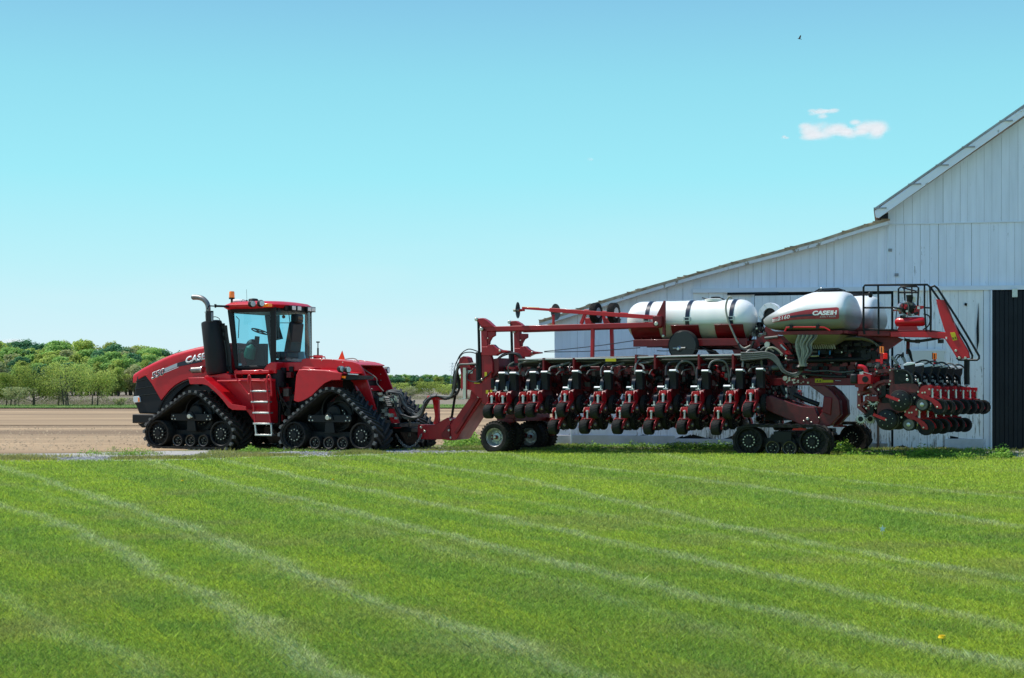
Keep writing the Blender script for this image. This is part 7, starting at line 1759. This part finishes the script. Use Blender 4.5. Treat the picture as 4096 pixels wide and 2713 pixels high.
# pylon, bird, clouds
def lattice(h):
    b = MB().use(mat('pylon_steel', (.5, .53, .58), .5, metal=.2)); w = h * .11
    for sx_ in (-1, 1):
        for sy in (-1, 1): b.tube([(sx_ * w, sy * w, 0), (sx_ * w * .25, sy * w * .25, h * .7), (sx_ * w * .12, sy * w * .12, h)], .09, 4)
    for k in range(9):
        t0_, t1_ = k / 9, (k + 1) / 9; r0, r1_ = w * (1 - .8 * t0_), w * (1 - .8 * t1_)
        for sy in (-1, 1): b.tube([(-r0, sy * r0, t0_ * h), (r1_, sy * r1_, t1_ * h)], .05, 4); b.tube([(r0, sy * r0, t0_ * h), (-r1_, sy * r1_, t1_ * h)], .05, 4)
    for z in (.72, .84, .95): b.tube([(-w * 1.1, 0, z * h), (0, 0, z * h + .6), (w * 1.1, 0, z * h)], .08, 4)
    return b
Zp = 1100; xt = (1700 + .4145 * 265 - CX) / FPX * Zp; hp = (HY - (1200 + .4145 * 605)) / FPX * Zp + H
o = lattice(hp).build('power_pylon'); o.location = (xt, Zp, 0); tag(o, 'faint grey lattice power pylon far off on the horizon behind the hitch', 'pylon')
BIRD = mat('bird_brown', (.07, .05, .045), .8); b = MB().use(BIRD)
b.lathe([(-.5, .01), (-.38, .05), (-.1, .10), (.15, .11), (.32, .07), (.40, .055), (.47, .03), (.53, .005)], (0, 0, 0), 'x', 12)
b.add([(-.45, -.05, 0), (-.45, .05, 0), (-.72, .14, .0), (-.74, -.14, 0), (-.6, 0, .015)], [(0, 1, 2, 4), (0, 4, 3)])
bd = b.build('bird')
for s_ in (-1, 1):
    w_ = MB().use(BIRD); A = [(.22, s_ * .06, .03), (.24, s_ * .35, .28), (.12, s_ * .62, .50), (-.05, s_ * .80, .64), (-.16, s_ * .60, .42), (-.2, s_ * .32, .2), (-.2, s_ * .06, .02)]
    w_.add(A + [(x, y, z + .02) for x, y, z in A], [tuple(range(7)), tuple(range(13, 6, -1))] + [(i, i + 7, (i + 1) % 7 + 7, (i + 1) % 7) for i in range(7)]); w_.build('wing', bd)
Zb = 150; bd.location = ((1848 * S - CX) / FPX * Zb, Zb, (HY - 90 * S) / FPX * Zb + H); bd.rotation_euler = (R(25), R(-8), R(200)); bd.scale = (.36, .36, .36)
tag(bd, 'small dark bird flying with raised wings high in the blue sky', 'bird')

# clouds: soft volumes made of overlapping puffs
def cloudmat(dens):
    m = bpy.data.materials.new('cloud_vapour'); m.use_nodes = True; N, L = nodes(m); N.clear(); out = N.new('ShaderNodeOutputMaterial')
    lw = N.new('ShaderNodeLayerWeight'); lw.inputs[0].default_value = .5; tc = N.new('ShaderNodeTexCoord'); nz = N.new('ShaderNodeTexNoise'); nz.inputs['Scale'].default_value = .016; nz.inputs['Detail'].default_value = 7; L.new(tc.outputs['Object'], nz.inputs[0])
    f = N.new('ShaderNodeMath'); f.operation = 'SUBTRACT'; f.inputs[0].default_value = 1.0; L.new(lw.outputs['Facing'], f.inputs[1])
    pw = N.new('ShaderNodeMath'); pw.operation = 'POWER'; pw.inputs[1].default_value = 3.2; L.new(f.outputs[0], pw.inputs[0])
    mr = N.new('ShaderNodeMapRange'); mr.inputs['From Min'].default_value = .36; mr.inputs['From Max'].default_value = .62; L.new(nz.outputs[0], mr.inputs[0])
    mu = N.new('ShaderNodeMath'); mu.operation = 'MULTIPLY'; L.new(pw.outputs[0], mu.inputs[0]); L.new(mr.outputs[0], mu.inputs[1])
    m2 = N.new('ShaderNodeMath'); m2.operation = 'MULTIPLY'; m2.inputs[1].default_value = dens; L.new(mu.outputs[0], m2.inputs[0])
    tr = N.new('ShaderNodeBsdfTransparent'); em = N.new('ShaderNodeEmission'); em.inputs['Color'].default_value = (.90, .94, .99, 1); em.inputs['Strength'].default_value = .92
    mx = N.new('ShaderNodeMixShader'); L.new(m2.outputs[0], mx.inputs[0]); L.new(tr.outputs[0], mx.inputs[1]); L.new(em.outputs[0], mx.inputs[2]); L.new(mx.outputs[0], out.inputs[0]); return m
def cloud(puffs, name, lab, dens, Zc=2200):
    k = Zc / FPX * S; b = MB().use(cloudmat(dens)); cx_ = sum(p[0] for p in puffs) / len(puffs); cy_ = sum(p[1] for p in puffs) / len(puffs)
    for (x, y, rx, ry) in puffs:
        pr = []; n = 14; c0 = Vector(((x - cx_) * k, random.uniform(-30, 30), (cy_ - y) * k)); vs = []; fs = []
        for i in range(n + 1):
            for q in range(22): a1, a2 = math.pi * i / n, 2 * math.pi * q / 22; vs.append((c0.x + rx * k * math.sin(a1) * math.cos(a2), c0.y + rx * k * math.sin(a1) * math.sin(a2), c0.z + ry * k * math.cos(a1)))
        for i in range(n):
            for q in range(22): fs.append((i * 22 + q, (i + 1) * 22 + q, (i + 1) * 22 + (q + 1) % 22, i * 22 + (q + 1) % 22))
        b.add(vs, fs)
    o = b.build(name, ang=180); o.location = ((cx_ * S - CX) / FPX * Zc, Zc, (HY - cy_ * S) / FPX * Zc + H); tag(o, lab, 'cloud'); return o
R2 = random.Random(5)
main = []
for k in range(46):
    x = R2.uniform(1868, 2030); t = (x - 1858) / 185; top = 266 + 9 * abs(math.sin(t * 7.5)) + (18 if x > 1930 and x < 1965 else 0) + (10 if x > 1990 else 0); y = R2.uniform(top + 12, 312); r_ = R2.uniform(9, 19)
    main.append((x, y, r_ * 1.7, min(r_, 318 - y + 4)))
cloud(main, 'cloud', 'larger flat based white cloud to the left of the barn roof', .62)
cloud([(R2.uniform(1852, 1925), R2.uniform(258, 266), R2.uniform(10, 18), R2.uniform(4, 7)) for _ in range(16)], 'cloud', 'thin white wisp of cloud above the larger white cloud', .5)
cloud([(1812, 318, 9, 5), (1815, 322, 7, 4), (1808, 320, 6, 4)], 'cloud', 'tiny round puff of cloud to the left of the larger white cloud', .35)
cloud([(1364, 366, 9, 6), (1368, 368, 6, 4)], 'cloud', 'tiny faint puff of cloud above the middle of the planter', .3)
cloud([(R2.uniform(15, 60), R2.uniform(788, 797), 22, 9) for _ in range(8)], 'cloud', 'low white cloud just over the wood at the left', .4, 3200)

# ================================================================ LIGHT
SUN_EL, SUN_AZ = 58, 17                      # elevation; degrees behind the picture plane, to the left
w = bpy.data.worlds.new('World'); sc.world = w; w.use_nodes = True; N = w.node_tree.nodes; L = w.node_tree.links
bg = N['Background']; skyn = N.new('ShaderNodeTexSky'); skyn.sky_type = 'NISHITA'; skyn.sun_disc = False; skyn.sun_elevation = R(SUN_EL)
sdir = Vector((-math.cos(R(SUN_AZ)) * math.cos(R(SUN_EL)), math.sin(R(SUN_AZ)) * math.cos(R(SUN_EL)), math.sin(R(SUN_EL))))
skyn.sun_rotation = math.atan2(sdir.x, sdir.y); skyn.air_density = 1.0; skyn.dust_density = .6; skyn.ozone_density = 1.0
# haze towards the horizon, by true elevation
tc = N.new('ShaderNodeTexCoord'); sx = N.new('ShaderNodeSeparateXYZ'); L.new(tc.outputs['Generated'], sx.inputs[0])
cr = N.new('ShaderNodeValToRGB'); L.new(sx.outputs['Z'], cr.inputs[0]); el = cr.color_ramp.elements
el[0].position = 0; el[0].color = (.72, .90, .97, 1); el[1].position = 1; el[1].color = (.10, .26, .60, 1)
for pos, c in SKY_STOPS: e = el.new(pos); e.color = (*c, 1)
mpn = N.new('ShaderNodeMapping'); mpn.inputs['Scale'].default_value = (3, 3, 14); L.new(tc.outputs['Generated'], mpn.inputs[0]); hn = N.new('ShaderNodeTexNoise'); hn.inputs['Scale'].default_value = 1.6; hn.inputs['Detail'].default_value = 5; L.new(mpn.outputs[0], hn.inputs[0])
hr = N.new('ShaderNodeMapRange'); hr.inputs['From Min'].default_value = .5; hr.inputs['From Max'].default_value = .8; hr.inputs['To Max'].default_value = .35; L.new(hn.outputs[0], hr.inputs[0])
hf = N.new('ShaderNodeMapRange'); hf.inputs['From Min'].default_value = .12; hf.inputs['From Max'].default_value = .0; hf.inputs['To Min'].default_value = .0; hf.inputs['To Max'].default_value = 1; L.new(sx.outputs['Z'], hf.inputs[0])
hm = N.new('ShaderNodeMath'); hm.operation = 'MULTIPLY'; L.new(hr.outputs[0], hm.inputs[0]); L.new(hf.outputs[0], hm.inputs[1])
hx_ = N.new('ShaderNodeMix'); hx_.data_type = 'RGBA'; hx_.inputs[7].default_value = (.86, .90, .95, 1); L.new(hm.outputs[0], hx_.inputs[0]); L.new(cr.outputs[0], hx_.inputs[6])
mul = N.new('ShaderNodeVectorMath'); mul.operation = 'SCALE'; mul.inputs['Scale'].default_value = SKY_MUL; L.new(hx_.outputs[2], mul.inputs[0])
mx = N.new('ShaderNodeMix'); mx.data_type = 'RGBA'; mx.inputs[0].default_value = SKY_MIX; L.new(skyn.outputs[0], mx.inputs[6]); L.new(mul.outputs[0], mx.inputs[7]); L.new(mx.outputs[2], bg.inputs['Color']); bg.inputs['Strength'].default_value = .10
sd = bpy.data.lights.new('sun', 'SUN'); sd.energy = 5.0; sd.angle = R(.53); sd.color = (1, .955, .88); so = bpy.data.objects.new('sun', sd); COL.objects.link(so)
so.rotation_euler = (-sdir).to_track_quat('-Z', 'Y').to_euler()
sc.view_settings.view_transform = 'Standard'; sc.view_settings.look = 'None'; sc.view_settings.exposure = 0; sc.view_settings.gamma = 1
sc.render.engine = 'CYCLES'; sc.cycles.use_denoising = True; sc.cycles.max_bounces = 6; sc.cycles.transparent_max_bounces = 40; sc.cycles.sample_clamp_indirect = 6
